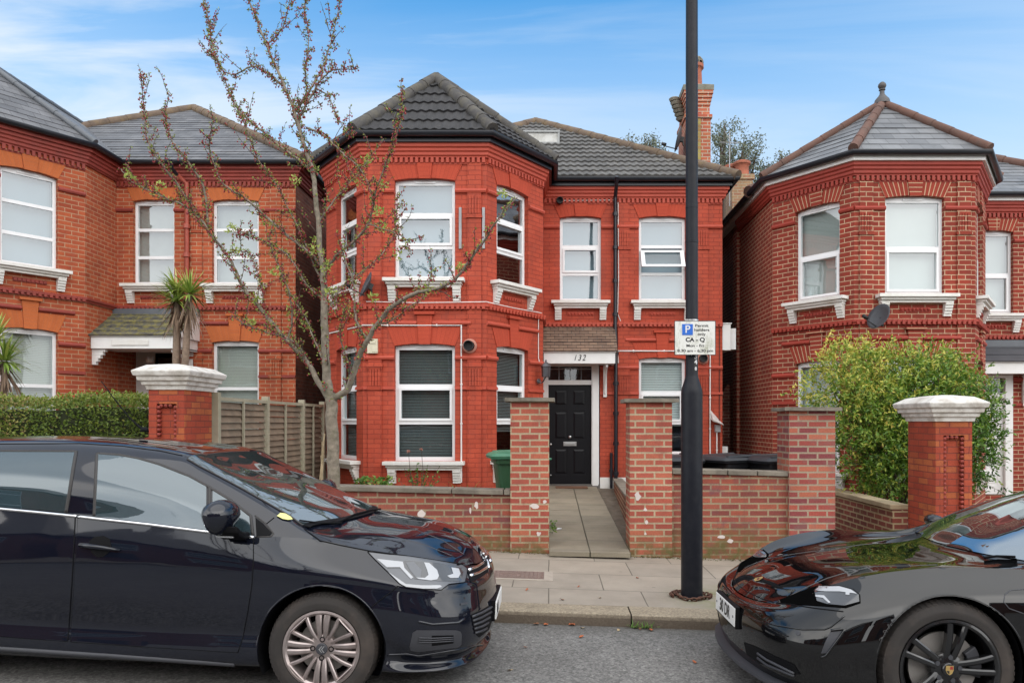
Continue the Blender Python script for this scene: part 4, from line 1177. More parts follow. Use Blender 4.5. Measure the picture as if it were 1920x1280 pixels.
# path in front of the steps of the right-hand pair of piers
# ================================================================ garden walls and piers
GB = dict(ms=.011, var=.18, grain=.15)
M['garden_brick'] = mat_brick("garden_wall_brick", (.33, .085, .052), (.20, .055, .046), (.31, .235, .15), blot=(.16, .065, .075), blot_amt=.8, streak=((.12, .06, .05), .5), moss=(.115, .10, .035), moss_h=(.08, .40), third=(.42, .13, .075), third_amt=.45, **GB)
M['pier_brick'] = mat_brick("pier_brick", (.42, .11, .07), (.32, .075, .055), (.42, .33, .22), blot=(.23, .07, .055), blot_amt=.65, moss=(.12, .105, .04), moss_h=(.04, .32), third=(.48, .16, .09), third_amt=.4, **GB)
M['pier_mixed'] = mat_brick("mixed_wall_brick", (.34, .075, .055), (.18, .048, .055), (.32, .25, .18), blot=(.20, .11, .10), blot_amt=.7, moss=(.11, .10, .04), moss_h=(-.08, .18), third=(.50, .17, .09), third_amt=.55, **GB)
M['low_wall_brick'] = mat_brick("low_wall_brick", (.25, .07, .05), (.15, .05, .04), (.38, .30, .18), blot=(.16, .12, .05), blot_amt=.5, **GB)
M['coping'] = mat_plain("weathered_coping", (.20, .175, .14), .9, .3, 4, bmp=.6, bscale=30, dirt=(.075, .065, .05), dirt_amt=.85, dirt_scale=5)
M['coping_pale'] = mat_plain("sandstone_coping", (.38, .30, .19), .9, .2, 4, bmp=.5, bscale=30, dirt=(.2, .17, .09), dirt_amt=.6, dirt_scale=6)
M['red_pier'] = mat_brick("red_painted_pier", (.38, .07, .035), (.32, .055, .03), (.20, .05, .035), ms=.006, var=.22, blot=(.20, .045, .035), blot_amt=.6, third=(.46, .16, .05), third_amt=.5, bmp=.6)
M['paint_fleck'] = mat_plain("white_paint_fleck", (.62, .55, .52), .8, .1, 6)

def sheared(x0, x1, y0, y1, zb, zt, m):
    s = lambda x: -.025 * x
    m.hexa([(x0, y0, zb + s(x0)), (x1, y0, zb + s(x1)), (x1, y1, zb + s(x1)), (x0, y1, zb + s(x0)), (x0, y0, zt + s(x0)), (x1, y0, zt + s(x1)), (x1, y1, zt + s(x1)), (x0, y1, zt + s(x0))])
def garden_wall(name, label, x0, x1, y, th, zt, mat, cop, seams, over=.04, flecks=(), group="brick garden walls"):
    root = thing(name, label, "wall", group)
    m = MB(); sheared(x0, x1, y, y + th, -.5, zt, m); m.build("brickwork", mat, root)
    xs = [x0] + list(seams) + [x1]
    c = MB()
    for a, b in zip(xs, xs[1:]):
        j = random.uniform(-.004, .004)
        sheared(a + .006, b - .006, y - over + j, y + th + over, zt + .002 + j, zt + .058 + j, c)
    c.build("coping", cop, root, bevel=.008)
    if flecks:
        for (px, py, w, h) in flecks:
            f = MB()
            n = 9; X = (px - VPX) / F_PX * y; Zc = HCAM - (py - HOR) / F_PX * y
            pts = []
            for i in range(n):
                t = 2 * math.pi * i / n; k = random.uniform(.65, 1.2)
                pts.append((X + w * .5 * k * math.cos(t), Zc + h * .5 * k * math.sin(t)))
            f.loft([[(a, y - .001, b) for a, b in pts], [(a * .98 + X * .02, y - .004, b * .98 + Zc * .02) for a, b in pts]])
            f.build("paint_fleck", M['paint_fleck'], root)
    settle(root, ((x0 + x1) / 2, y + th / 2, zg((x0 + x1) / 2, y)))
    return root
def pier(label, x0, x1, y0, dep, zt, mat, cop, zb=-.5, flecks=()):
    root = thing("gate_pier", label, "pier", "gate piers")
    m = MB(); m.box(x0, x1, y0, y0 + dep, zb, zt); m.build("brick_shaft", mat, root)
    c = MB(); ov = .065
    n = 10
    ring = []
    top = []
    for (cx_, cy_) in ((x0 - ov, y0 - ov), (x1 + ov, y0 - ov), (x1 + ov, y0 + dep + ov), (x0 - ov, y0 + dep + ov)): pass
    pts = []
    cr = [(x0 - ov, y0 - ov), (x1 + ov, y0 - ov), (x1 + ov, y0 + dep + ov), (x0 - ov, y0 + dep + ov)]
    for (a, b) in zip(cr, cr[1:] + cr[:1]):
        for i in range(6):
            t = i / 6; pts.append((a[0] + (b[0] - a[0]) * t + random.uniform(-.008, .008), a[1] + (b[1] - a[1]) * t + random.uniform(-.008, .008)))
    zz = [random.uniform(-.004, .004) for _ in pts]
    c.loft([[(p[0], p[1], zt + .001 + z * .5) for p, z in zip(pts, zz)], [(p[0], p[1], zt + .042 + z) for p, z in zip(pts, zz)]])
    c.build("stone_slab", cop, root)
    if flecks:
        for (px, py, w, h) in flecks:
            f = MB()
            X = (px - VPX) / F_PX * y0; Zc = HCAM - (py - HOR) / F_PX * y0
            pts2 = [(X + w * .5 * random.uniform(.65, 1.2) * math.cos(2 * math.pi * i / 9), Zc + h * .5 * random.uniform(.65, 1.2) * math.sin(2 * math.pi * i / 9)) for i in range(9)]
            f.loft([[(a, y0 - .001, b) for a, b in pts2], [(a, y0 - .004, b) for a, b in pts2]])
            f.build("paint_fleck", M['paint_fleck'], root)
    settle(root, ((x0 + x1) / 2, y0 + dep / 2, zg((x0 + x1) / 2, y0)))
    return root
WY = 8.76
garden_wall("garden_wall", "low brick garden wall left of the path, green with algae at its foot", -4.0, -.455, WY + .05, .22, .69, M['garden_brick'], M['coping'], (-2.9, -1.15, -.54),
            flecks=((789, 962, .11, .10), (893, 946, .05, .09), (882, 957, .03, .07)))
pier("brick gate pier left of the path, beside the green wheelie bin", -.457, -.002, WY, .46, 1.80, M['pier_brick'], M['coping'], flecks=((1003, 949, .12, .07), (1021, 940, .05, .05), (1010, 1000, .06, .05)))
pier("brick gate pier right of the path with a broken stone slab on top", .945, 1.44, WY, .46, 1.79, M['pier_brick'], M['coping'], flecks=((1196, 930, .07, .10), (1210, 955, .05, .04), (1212, 978, .05, .05), (1210, 1000, .03, .03)))
garden_wall("garden_wall", "brick garden wall right of the path, behind the lamp post", 1.44, 2.82, WY + .06, .22, .985, M['garden_brick'], M['coping'], (1.75, 2.1, 2.45), flecks=((1352, 1006, .09, .05), (1370, 1013, .08, .05)))
pier("mixed purple and orange brick pier at the end of the garden wall", 2.815, 3.355, WY, .46, 1.69, M['pier_mixed'], M['coping'], -.6)
m = MB(); m.hexa([(1.06, 9.3, -.2), (1.22, 9.3, -.2), (1.40, 14.5, -.2), (1.25, 14.5, -.2), (1.06, 9.3, .48), (1.22, 9.3, .48), (1.40, 14.5, .42), (1.25, 14.5, .42)])
o = thing("edging_wall", "low brick edging wall along the right side of the garden path", "wall"); m.build("brickwork", M['low_wall_brick'], o)
m = MB(); m.hexa([(1.04, 9.28, .482), (1.24, 9.28, .482), (1.42, 14.5, .422), (1.23, 14.5, .422), (1.04, 9.28, .525), (1.24, 9.28, .525), (1.42, 14.5, .465), (1.23, 14.5, .465)]); m.build("coping", M['coping'], o, bevel=.01); settle(o, (1.03, 12, .2))
o = thing("boundary_wall", "low boundary wall with sandstone coping running back beside the leafy bush", "wall")
m = MB(); m.box(4.262, 4.45, 9.27, 13.6, -.6, .47); m.build("brickwork", M['low_wall_brick'], o)
m = MB()
for k_ in range(5): m.box(4.235, 4.475, 9.27 + .87 * k_, 9.27 + .87 * k_ + .86, .472, .535)
m.build("coping", M['coping_pale'], o, bevel=.01); settle(o, (4.35, 11, .0))

def capped_pier(label, xc, w, y0, dep, zt, right_panel):
    root = thing("gate_pier", label, "pier", "red gate piers with white caps")
    x0, x1 = xc - w / 2, xc + w / 2
    m = MB()
    # shaft with a recessed front panel
    pa, pb, pz0, pz1 = x0 + .09, x1 - .09, .15, zt - .16
    rd = .05
    m.poly([(x0, y0, -.6), (x1, y0, -.6), (x1, y0, pz0), (x0, y0, pz0)]); m.poly([(x0, y0, pz1), (x1, y0, pz1), (x1, y0, zt), (x0, y0, zt)])
    m.poly([(x0, y0, pz0), (pa, y0, pz0), (pa, y0, pz1), (x0, y0, pz1)]); m.poly([(pb, y0, pz0), (x1, y0, pz0), (x1, y0, pz1), (pb, y0, pz1)])
    m.poly([(pa, y0 + rd, pz0), (pb, y0 + rd, pz0), (pb, y0 + rd, pz1), (pa, y0 + rd, pz1)])
    m.poly([(pa, y0, pz0), (pa, y0 + rd, pz0), (pa, y0 + rd, pz1), (pa, y0, pz1)]); m.poly([(pb, y0, pz0), (pb, y0, pz1), (pb, y0 + rd, pz1), (pb, y0 + rd, pz0)])
    m.poly([(pa, y0, pz1), (pa, y0 + rd, pz1), (pb, y0 + rd, pz1), (pb, y0, pz1)]); m.poly([(pa, y0, pz0), (pb, y0, pz0), (pb, y0 + rd, pz0), (pa, y0 + rd, pz0)])
    y1 = y0 + dep
    m.poly([(x1, y0, -.6), (x1, y1, -.6), (x1, y1, zt), (x1, y0, zt)]); m.poly([(x0, y1, -.6), (x0, y0, -.6), (x0, y0, zt), (x0, y1, zt)])
    m.poly([(x1, y1, -.6), (x0, y1, -.6), (x0, y1, zt), (x1, y1, zt)])
    m.build("brick_shaft", M['red_pier'], root)
    b = MB()
    zz = pz0 + .02
    while zz < pz1 - .02:
        for xx in (pa + .018, pb - .018): b.lathe([(.001, .055), (.02, .045), (.024, .02), (.02, .0)], (xx, y0 + rd, zz), 6, 'y')
        zz += .052
    xx = pa + .05
    while xx < pb - .04:
        b.lathe([(.001, .055), (.02, .045), (.024, .02), (.02, .0)], (xx, y0 + rd, pz1 - .022), 6, 'y'); xx += .052
    b.build("beaded_border", M['maroon_trim'], root)
    c = MB()
    def sq(o, z): return [(x0 - o, y0 - o, z), (x1 + o, y0 - o, z), (x1 + o, y1 + o, z), (x0 - o, y1 + o, z)]
    z = zt
    H = [(.02, 0), (.03, .05), (.055, .055), (.062, .10), (.09, .105), (.095, .155), (.12, .16), (.135, .21), (.13, .22), (.02, .285), (-.15, .31)]
    c.loft([sq(o_, z + h) for o_, h in H])
    c.build("stone_cap", mat_plain("flaking_white_stone", (.66, .64, .60), .75, .12, 7, dirt=(.27, .22, .17), dirt_amt=.8, dirt_scale=6, bmp=.5, bscale=25), root, bevel=.006)
    settle(root, (xc, y0 + dep / 2, zg(xc, y0)))
    return root
capped_pier("red brick pier with a white stone cap at the end of the clipped hedge", -4.41, .41, 8.60, .70, 1.93, True)
capped_pier("red brick pier with a white stone cap in front of the leafy bush", 4.66, .42, 8.60, .66, 1.565, False)
o = thing("garden_wall", "low red brick wall under the clipped hedge, mostly behind the hatchback", "wall", None)
m = MB(); m.box(-12, -4.63, 8.85, 9.07, -.5, .95); m.build("brickwork", M['orange_brick'], o)
m = MB(); m.box(-12, -4.63, 8.82, 9.10, .952, 1.01); m.build("coping", M['coping'], o); settle(o, (-8, 9, .3))
o = thing("garden_wall", "low red brick wall beyond the red pier, mostly behind the sports car", "wall", None)
m = MB(); m.box(5.9, 12, 8.85, 9.07, -.8, .45); m.build("brickwork", M['crimson_brick'], o)
m = MB(); m.box(5.9, 12, 8.82, 9.10, .452, .51); m.build("coping", M['coping'], o); settle(o, (8, 9, -.3))

# ---------------------------------------------------------------- slatted fence along the left boundary
M['fence_wood'] = mat_plain("weathered_larch", (.20, .15, .105), .85, .3, 3, bmp=.4, dirt=(.12, .095, .07), dirt_amt=.7, dirt_scale=4)
M['fence_pale'] = mat_plain("pale_weathered_post", (.34, .31, .23), .85, .2, 4, bmp=.3, dirt=(.24, .23, .15), dirt_amt=.6)
fe = thing("slatted_fence", "weathered horizontal slat fence between the red pier and the bay", "fence")
fy = [9.36, 11.0, 12.6, 13.75]
fx = -4.20
for i, (a, b) in enumerate(zip(fy, fy[1:])):
    m = MB(); n = 17
    for k in range(n):
        z = .30 + 1.52 * k / n
        tw = random.uniform(-.006, .006)
        m.hexa([(fx + .012, a + .04, z), (fx + .032, a + .04, z), (fx + .032, b - .04, z + tw), (fx + .012, b - .04, z + tw), (fx - .022, a + .04, z + .087), (fx - .002, a + .04, z + .087), (fx - .002, b - .04, z + .087 + tw), (fx - .022, b - .04, z + .087 + tw)])
    m.build("slat_panel", M['fence_wood'], fe)
    m = MB()
    for t in (.48,):
        y = a + (b - a) * t; m.box(fx + .033, fx + .058, y - .02, y + .02, .28, 1.86)
    m.box(fx - .02, fx + .055, a + .04, b - .04, 1.83, 1.875)
    m.build("batten", M['fence_pale'], fe)
for y in fy:
    m = MB(); m.box(fx - .03, fx + .07, y - .04, y + .04, -.2, 1.93); m.build("fence_post", M['fence_pale'], fe, bevel=.006)
settle(fe, (fx, 11.5, .3))
# ================================================================ street furniture, bins and small things
M['post'] = mat_plain("dark_grey_column_paint", (.008, .009, .014), .42, .15, 3, dirt=(.03, .03, .034), dirt_amt=.35, dirt_scale=14, bmp=.08, spec=.25)
LX, LY = 1.303, 6.83
LZ = zpv(LX, LY)
lamp = thing("lamp_post", "dark grey steel lamp post standing on the pavement with a parking sign", "lamp post")
m = MB()
m.lathe([(.0975, -.1), (.0975, 1.86), (.094, 1.90), (.060, 2.01), (.0565, 2.03), (.056, 3.55), (.0575, 3.552), (.0575, 3.575), (.0555, 3.577), (.055, 5.0), (.050, 8.0), (.001, 8.0)], (LX, LY, LZ), 32)
m.build("column", M['post'], lamp, autosmooth=30)
m = MB()
m.lathe([(.0565, 3.235), (.0590, 3.236), (.0590, 3.262), (.0565, 3.263)], (LX, LY, LZ), 24)
m.build("clamp_band", M['post'], lamp, autosmooth=40)
m = MB()       # access door, slightly proud of the base compartment
rr = .0990
for z0_, z1_ in ((.55, 1.15),):
    pts0 = []; pts1 = []
    for k in range(9):
        t = R(-20 + 60 * k / 8); pts0.append((LX + rr * math.sin(t), LY - rr * math.cos(t), LZ + z0_)); pts1.append((LX + rr * math.sin(t), LY - rr * math.cos(t), LZ + z1_))
    for k in range(8): m.poly([pts0[k], pts0[k + 1], pts1[k + 1], pts1[k]])
m.build("access_door", M['post'], lamp, smooth=True)
m = MB(); m.tube([(LX, LY, LZ + 7.9), (LX, LY - .3, LZ + 8.15), (LX, LY - .8, LZ + 8.22)], .03, 8); m.build("bracket_arm", M['post'], lamp, smooth=True)
m = MB(); m.loft([[(LX - .1, LY - .75, LZ + 8.16), (LX + .1, LY - .75, LZ + 8.16), (LX + .1, LY - .75, LZ + 8.28), (LX - .1, LY - .75, LZ + 8.28)], [(LX - .16, LY - 1.0, LZ + 8.14), (LX + .16, LY - 1.0, LZ + 8.14), (LX + .14, LY - 1.0, LZ + 8.28), (LX - .14, LY - 1.0, LZ + 8.28)], [(LX - .08, LY - 1.3, LZ + 8.16), (LX + .08, LY - 1.3, LZ + 8.16), (LX + .07, LY - 1.3, LZ + 8.24), (LX - .07, LY - 1.3, LZ + 8.24)]])
m.build("lantern", M['post'], lamp, bevel=.01)
# number stickers wrapped on the column, right-hand side
M['sticker_white'] = mat_plain("white_sticker", (.70, .70, .70), .5, .05, 8)
M['sticker_black'] = mat_plain("black_sticker", (.012, .012, .012), .5, .05, 8)
def on_post(ang, z, r=.0578): return Vector((LX + r * math.sin(R(ang)), LY - r * math.cos(R(ang)), LZ + z))
m = MB()
for z0_, z1_ in ((2.06, 2.25),):
    for k in range(4):
        a, b = 8 + 9 * k, 8 + 9 * (k + 1); m.poly([on_post(a, z0_), on_post(b, z0_), on_post(b, z1_), on_post(a, z1_)])
m.build("number_sticker", M['sticker_black'], lamp, smooth=True)
for ch, z, s in (("3", 2.195, .062), ("4", 2.145, .062), ("8", 2.085, .040)):
    text_mesh("number_digit", ch, s, M['sticker_white'], lamp, on_post(26, z, .0600), (R(90), 0, R(26)), ext=.0004, sx=1.15, bold=.0012)
m = MB()
for a in (12, 38): m.hexa([on_post(a, 2.245, .0582), on_post(a + 3, 2.245, .0582), on_post(a + 3, 2.245, .0575), on_post(a, 2.245, .0575), on_post(a, 2.30, .0582), on_post(a + 3, 2.30, .0582), on_post(a + 3, 2.30, .0575), on_post(a, 2.30, .0575)])
for z in (2.245, 2.27, 2.298): m.hexa([on_post(12, z, .0582), on_post(41, z, .0582), on_post(41, z, .0575), on_post(12, z, .0575), on_post(12, z + .006, .0582), on_post(41, z + .006, .0582), on_post(41, z + .006, .0575), on_post(12, z + .006, .0575)])
m.hexa([on_post(-14, 2.20, .0584), on_post(-11, 2.20, .0584), on_post(-11, 2.20, .0575), on_post(-14, 2.20, .0575), on_post(-14, 2.26, .0584), on_post(-11, 2.26, .0584), on_post(-11, 2.26, .0575), on_post(-14, 2.26, .0575)])
m.build("sticker_mark", M['sticker_white'], lamp)
settle(lamp, (LX, LY, LZ))

# parking sign
SY = LY - .092
def sp(px, py): return Vector(((px - VPX) / F_PX * SY, SY, HCAM - (py - HOR) / F_PX * SY))
sign = thing("parking_sign", "white permit holders parking sign with a blue P square, stained green, on the lamp post", "parking sign")
a, b = sp(1265.5, 664.5), sp(1341, 602)
m = MB(); m.box(a.x, b.x, SY, SY + .006, a.z, b.z)
def mat_sign():
    m_, nt, bb = new_mat("stained_sign_face")
    v = objout(nt)
    st = nd(nt, "ShaderNodeVectorMath", {"operation": 'MULTIPLY'}, i0=v, i1=(1.0, 1.0, .4)).outputs[0]
    n = noise(nt, st, 14, 7, .7); n3 = noise(nt, v, 90, 3)
    f = nd(nt, "ShaderNodeMath", {"operation": 'MULTIPLY', "use_clamp": True}, i0=remap(nt, n, .47, .66, 0, 1), i1=remap(nt, n3, .35, .65, .3, 1)).outputs[0]
    c = mixc_(nt, f, (.72, .72, .68), (.24, .25, .14))
    nt.links.new(c, bb.inputs["Base Color"]); bb.inputs["Roughness"].default_value = .45
    return m_
m.build("sign_plate", mat_sign(), sign)
m = MB(); w = .004
for (x0, x1, z0, z1) in ((a.x - w, b.x + w, a.z - w, a.z), (a.x - w, b.x + w, b.z, b.z + w), (a.x - w, a.x, a.z, b.z), (b.x, b.x + w, a.z, b.z)): m.box(x0, x1, SY - .002, SY + .008, z0, z1)
m.build("sign_border", M['black_paint'], sign)
sb = mat_plain("parking_blue", (.015, .13, .55), .4, .05, 8)
q0, q1 = sp(1279, 628), sp(1299, 607.5)
m = MB(); m.box(q0.x, q1.x, SY - .003, SY, q0.z, q1.z); pp = m.build("blue_square", sb, sign)
text_mesh("letter", "P", .095, M['sticker_white'], sign, ((q0.x + q1.x) / 2, SY - .0045, (q0.z + q1.z) / 2), ext=.001, bold=.0014)
def stext(body, px, py, size, width_px, bold=.0006):
    t = text_mesh("lettering", body, size, M['black_paint'], sign, (0, 0, 0), ext=.0006, bold=bold)
    xs = [v.co.x for v in t.data.vertices]; w_ = max(xs) - min(xs); c_ = (max(xs) + min(xs)) / 2
    k = width_px / F_PX * SY / w_
    p = sp(px, py)
    for v in t.data.vertices: v.co = Vector(((v.co.x - c_) * k + p.x, SY - .001 + v.co.y * .3, v.co.z + p.z))
stext("Permit", 1316, 610.5, .034, 25); stext("holders", 1316, 618.5, .034, 28); stext("only", 1315.5, 626.5, .034, 15)
stext("CA - Q", 1303.5, 637, .052, 36, .0016); stext("Mon - Fri", 1303.5, 648, .034, 33); stext("8.30 am - 6.30 pm", 1303.5, 657.5, .034, 67)
for z0_, z1_ in ((b.z - .06, b.z - .03), (a.z + .03, a.z + .06)):
    m = MB(); m.box(LX - .03, LX + .03, SY + .006, LY - .05, z0_, z1_); m.build("sign_clamp", M['steel'], sign)
m = MB(); m.lathe([(.058, 0), (.061, .001), (.061, .018), (.058, .019)], (LX, LY, b.z + .005), 20); m.build("post_clip", M['steel'], sign)
m = MB(); m.box(LX - .075, LX - .045, LY - .07, LY - .02, b.z + .006, b.z + .022); m.build("clip_bolt", M['steel'], sign)
settle(sign, (LX, SY, a.z))

# rusty chain lying round the foot of the post
rust = mat_plain("rusty_iron", (.105, .045, .028), .9, .35, 30, bmp=.5, dirt=(.035, .022, .018), dirt_amt=.7, dirt_scale=20)
ch = MB()
def link(c, d, n, L=.052, W=.032, r=.0075):
    d = d.normalized(); n = n.normalized(); pts = []
    for k in range(13):
        t = 2 * math.pi * k / 12
        x = math.cos(t); y = math.sin(t)
        pts.append(c + d * (x * W * .5 + math.copysign((L - W) * .5, x) * (1 if abs(x) > .05 else 0)) + n * y * W * .5)
    ch.tube(pts, r, 6)
N_ = 27
for k in range(N_):
    t = 2 * math.pi * k / N_; rad = .150 + .022 * math.sin(3 * t + 1) + random.uniform(-.008, .008)
    c = Vector((LX + rad * math.cos(t), LY + rad * math.sin(t) * .95, 0)); c.z = zpv(c.x, c.y) + .018 + .006 * (k % 2)
    d = Vector((-math.sin(t), math.cos(t), random.uniform(-.15, .15)))
    n = Vector((math.cos(t), math.sin(t), 0)) * (1 if k % 2 else .45) + Vector((0, 0, .25 if k % 2 else 1))
    link(c, d, n - d * n.dot(d) / d.length_squared)
for k in range(6):
    t = 2.6 + .14 * k; c = Vector((LX + .185 * math.cos(t), LY + .175 * math.sin(t), 0)); c.z = zpv(c.x, c.y) + .015
    d = Vector((-math.sin(t), math.cos(t), 0)); n = Vector((0, 0, 1)) if k % 2 else Vector((math.cos(t), math.sin(t), .3))
    link(c, d, n)
co = ch.build("chain", rust, None, smooth=True); tag(co, "rusty chain lying around the foot of the lamp post", "chain")

# iron cover set in the pavement
dc = thing("cover_plate", "long brown ribbed iron cover plate set in the pavement near the hatchback's nose", "cover plate")
x0, x1, y0, y1 = -.72, -.055, 7.36, 7.70
zc = lambda x, y: zpv(x, y)
m = MB()
def flat(m, x0, x1, y0, y1, dz, h): m.hexa([(x0, y0, zc(x0, y0) + dz - h), (x1, y0, zc(x1, y0) + dz - h), (x1, y1, zc(x1, y1) + dz - h), (x0, y1, zc(x0, y1) + dz - h), (x0, y0, zc(x0, y0) + dz), (x1, y0, zc(x1, y0) + dz), (x1, y1, zc(x1, y1) + dz), (x0, y1, zc(x0, y1) + dz)])
flat(m, x0, x1, y0, y1, .007, .02); m.build("plate", mat_plain("rusted_plate", (.16, .105, .085), .8, .25, 20, bmp=.4), dc)
m = MB()
for i in range(8):
    for j in range(15):
        xa = x0 + .02 + (x1 - x0 - .04) * j / 15; ya = y0 + .02 + (y1 - y0 - .04) * i / 8
        if i in (3, 4) and 4 < j < 10: continue
        flat(m, xa, xa + .034, ya + .006 * (j % 2), ya + .018 + .006 * (j % 2), .012, .006)
m.build("rib", mat_plain("rubbed_iron", (.22, .16, .14), .6, .2, 20), dc)
m = MB(); flat(m, x0 - .1, x1 + .09, y0 - .06, y0 - .002, .005, .02); flat(m, x0 - .1, x1 + .09, y1 + .002, y1 + .03, .005, .02); flat(m, x1 + .002, x1 + .09, y0, y1, .005, .02); flat(m, x0 - .1, x0 - .002, y0, y1, .005, .02)
m.build("concrete_surround", mat_plain("pale_concrete", (.34, .29, .24), .9, .15, 12, bmp=.3), dc)
settle(dc, ((x0 + x1) / 2, (y0 + y1) / 2, zc(-.4, 7.5)))

m = MB(); m.box(.12, .74, 14.32, 14.62, zpath(.4, 14.4) + .002, zpath(.4, 14.5) + .022)
tag(m.build("door_mat", mat_plain("coir_mat", (.15, .075, .045), .95, .25, 30, bmp=.6), bevel=.004), "brown coir mat lying in front of the black door", "door mat")

# ---------------------------------------------------------------- wheelie bins
def wheelie(label, x, y, rz, z, colb, coll, w=.58, d=.70, h=1.0, group=None):
    root = thing("wheelie_bin", label, "wheelie bin", group)
    def ring(hw, y0, y1, z): # rounded rectangle
        pts = []; r = .05
        for (cx_, cy_, a0) in ((hw - r, y0 + r, -90), (hw - r, y1 - r, 0), (-hw + r, y1 - r, 90), (-hw + r, y0 + r, 180)):
            for k in range(4):
                t = R(a0 + 30 * k); pts.append((cx_ + r * math.cos(t), cy_ + r * math.sin(t), z))
        return pts
    hw = w / 2
    m = MB()
    m.loft([ring(hw - .07, -.22, .26, .02), ring(hw - .03, -d / 2 + .04, d / 2 - .06, h - .14), ring(hw - .03, -d / 2 + .04, d / 2 - .06, h - .12), ring(hw - .005, -d / 2 + .01, d / 2 - .03, h - .115), ring(hw - .002, -d / 2 + .008, d / 2 - .028, h - .05), ring(hw - .03, -d / 2 + .03, d / 2 - .05, h - .048)])
    m.build("bin_body", colb, root, autosmooth=35)
    m = MB()
    m.loft([ring(hw + .015, -d / 2 - .05, d / 2, h - .05), ring(hw + .02, -d / 2 - .06, d / 2, h - .015), ring(hw - .0, -d / 2 - .03, d / 2 - .01, h + .015), ring(hw - .09, -d / 2 + .06, d / 2 - .08, h + .045), ring(hw - .14, -d / 2 + .12, d / 2 - .14, h + .048)])
    for s in (-1, 1): m.loft([ring(.035, -.0, .0, 0)] and [[(s * (hw - .05) + a, b, h + .02 + .02 * c) for a, b, c in ((-.03, -d / 2 + .02, 0), (.03, -d / 2 + .02, 0), (.03, d / 2 - .05, 1), (-.03, d / 2 - .05, 1))], [(s * (hw - .05) + a, b, h + .045 + .015 * c) for a, b, c in ((-.02, -d / 2 + .04, 0), (.02, -d / 2 + .04, 0), (.02, d / 2 - .07, 1), (-.02, d / 2 - .07, 1))]])
    m.build("lid", coll, root, autosmooth=35)
    m = MB(); m.tube([(-hw + .06, d / 2 - .03, h - .07), (-hw + .06, d / 2 + .05, h - .06), (hw - .06, d / 2 + .05, h - .06), (hw - .06, d / 2 - .03, h - .07)], .016, 8); m.build("bin_handle", coll, root, smooth=True)
    for s in (-1, 1):
        m = MB(); m.lathe([(.04, -.025), (.10, -.025), (.10, .025), (.04, .025)], (s * (hw - .05), .24, .10), 18, 'x'); m.build("wheel", M['flue'], root, autosmooth=40)
    root.location = (x, y, z); root.rotation_euler = (0, 0, R(rz))
    return root
gb = mat_plain("green_bin_plastic", (.022, .085, .035), .5, .12, 3, dirt=(.06, .10, .06), dirt_amt=.3)
gl_ = mat_plain("green_lid_plastic", (.045, .19, .105), .5, .12, 3, dirt=(.12, .2, .13), dirt_amt=.4)
bb_ = mat_plain("black_bin_plastic", (.012, .013, .016), .42, .15, 3, dirt=(.03, .03, .033), dirt_amt=.4)
wheelie("green wheelie bin behind the brick gate pier, in front of the red bay", -.42, 10.1, -78, .085, gb, gl_, h=1.04)
BG = "black wheelie bins behind the garden wall"
wheelie("black wheelie bin behind the right garden wall, nearest the red house corner", 2.42, 9.95, -58, -.03, bb_, bb_, h=1.11, group=BG)
wheelie("black wheelie bin behind the right garden wall, beside the mixed brick pier", 2.98, 9.75, -66, -.03, bb_, bb_, h=1.11, group=BG)
wheelie("black wheelie bin mostly hidden by the lamp post and the brick pier", 1.62, 9.85, 12, -.03, bb_, bb_, h=1.11, group=BG)

# fallen leaves and scraps along the kerb
lf = [mat_plain("russet_leaf", (.36, .10, .035), .8, .2, 40), mat_plain("brown_leaf", (.20, .09, .045), .8, .2, 40), mat_plain("pale_leaf", (.40, .30, .17), .8, .2, 40)]
spots = [(1091, 1195), (985, 1214), (956, 1257), (1302, 1242), (1024, 1172), (1092, 1178), (1072, 1172), (1200, 1180), (1221, 1182), (988, 1106), (1054, 1125), (1125, 1121), (1195, 1084), (1006, 1171), (1160, 1182), (1085, 1100)]
protos = []
for mi, mt in enumerate(lf):
    m = MB(); n = 8
    s = .022
    pts = [(s * 1.4 * math.cos(2 * math.pi * k / n) * (1.2 if k == 0 else random.uniform(.7, 1)), s * math.sin(2 * math.pi * k / n) * random.uniform(.7, 1), .004 + .012 * random.random()) for k in range(n)]
    for k in range(n): m.poly([(0, 0, .003), pts[k], pts[(k + 1) % n]])
    protos.append((m, mt))
first = {}
for i, (px, py) in enumerate(spots):
    mi = i % 3 if i % 4 else 0
    # where the sight line meets road or pavement
    yy = 6.0
    for _ in range(20):
        x = (px - VPX) / F_PX * yy
        z = (zg(x, yy) if yy < 6.14 else zpv(x, yy))
        yy = (HCAM - z) * F_PX / (py - HOR)
    x = (px - VPX) / F_PX * yy
    where = "road in front of the kerb" if yy < 6.0 else ("gutter at the foot of the kerb" if yy < 6.15 else "paving slabs")
    kind = ("russet", "brown", "pale")[mi]
    if mi not in first: first[mi] = o = protos[mi][0].build("fallen_leaf", protos[mi][1])
    else: o = first[mi].copy(); COL.objects.link(o)
    tag(o, f"small {kind} fallen leaf lying on the {where}", "leaf", f"{kind} fallen leaves on the {where}")
    o.location = (x, yy, z + .003); o.rotation_euler = (random.uniform(-.2, .2), random.uniform(-.2, .2), random.uniform(0, 6)); k_ = random.uniform(.6, 1.1); o.scale = (k_, k_, k_)

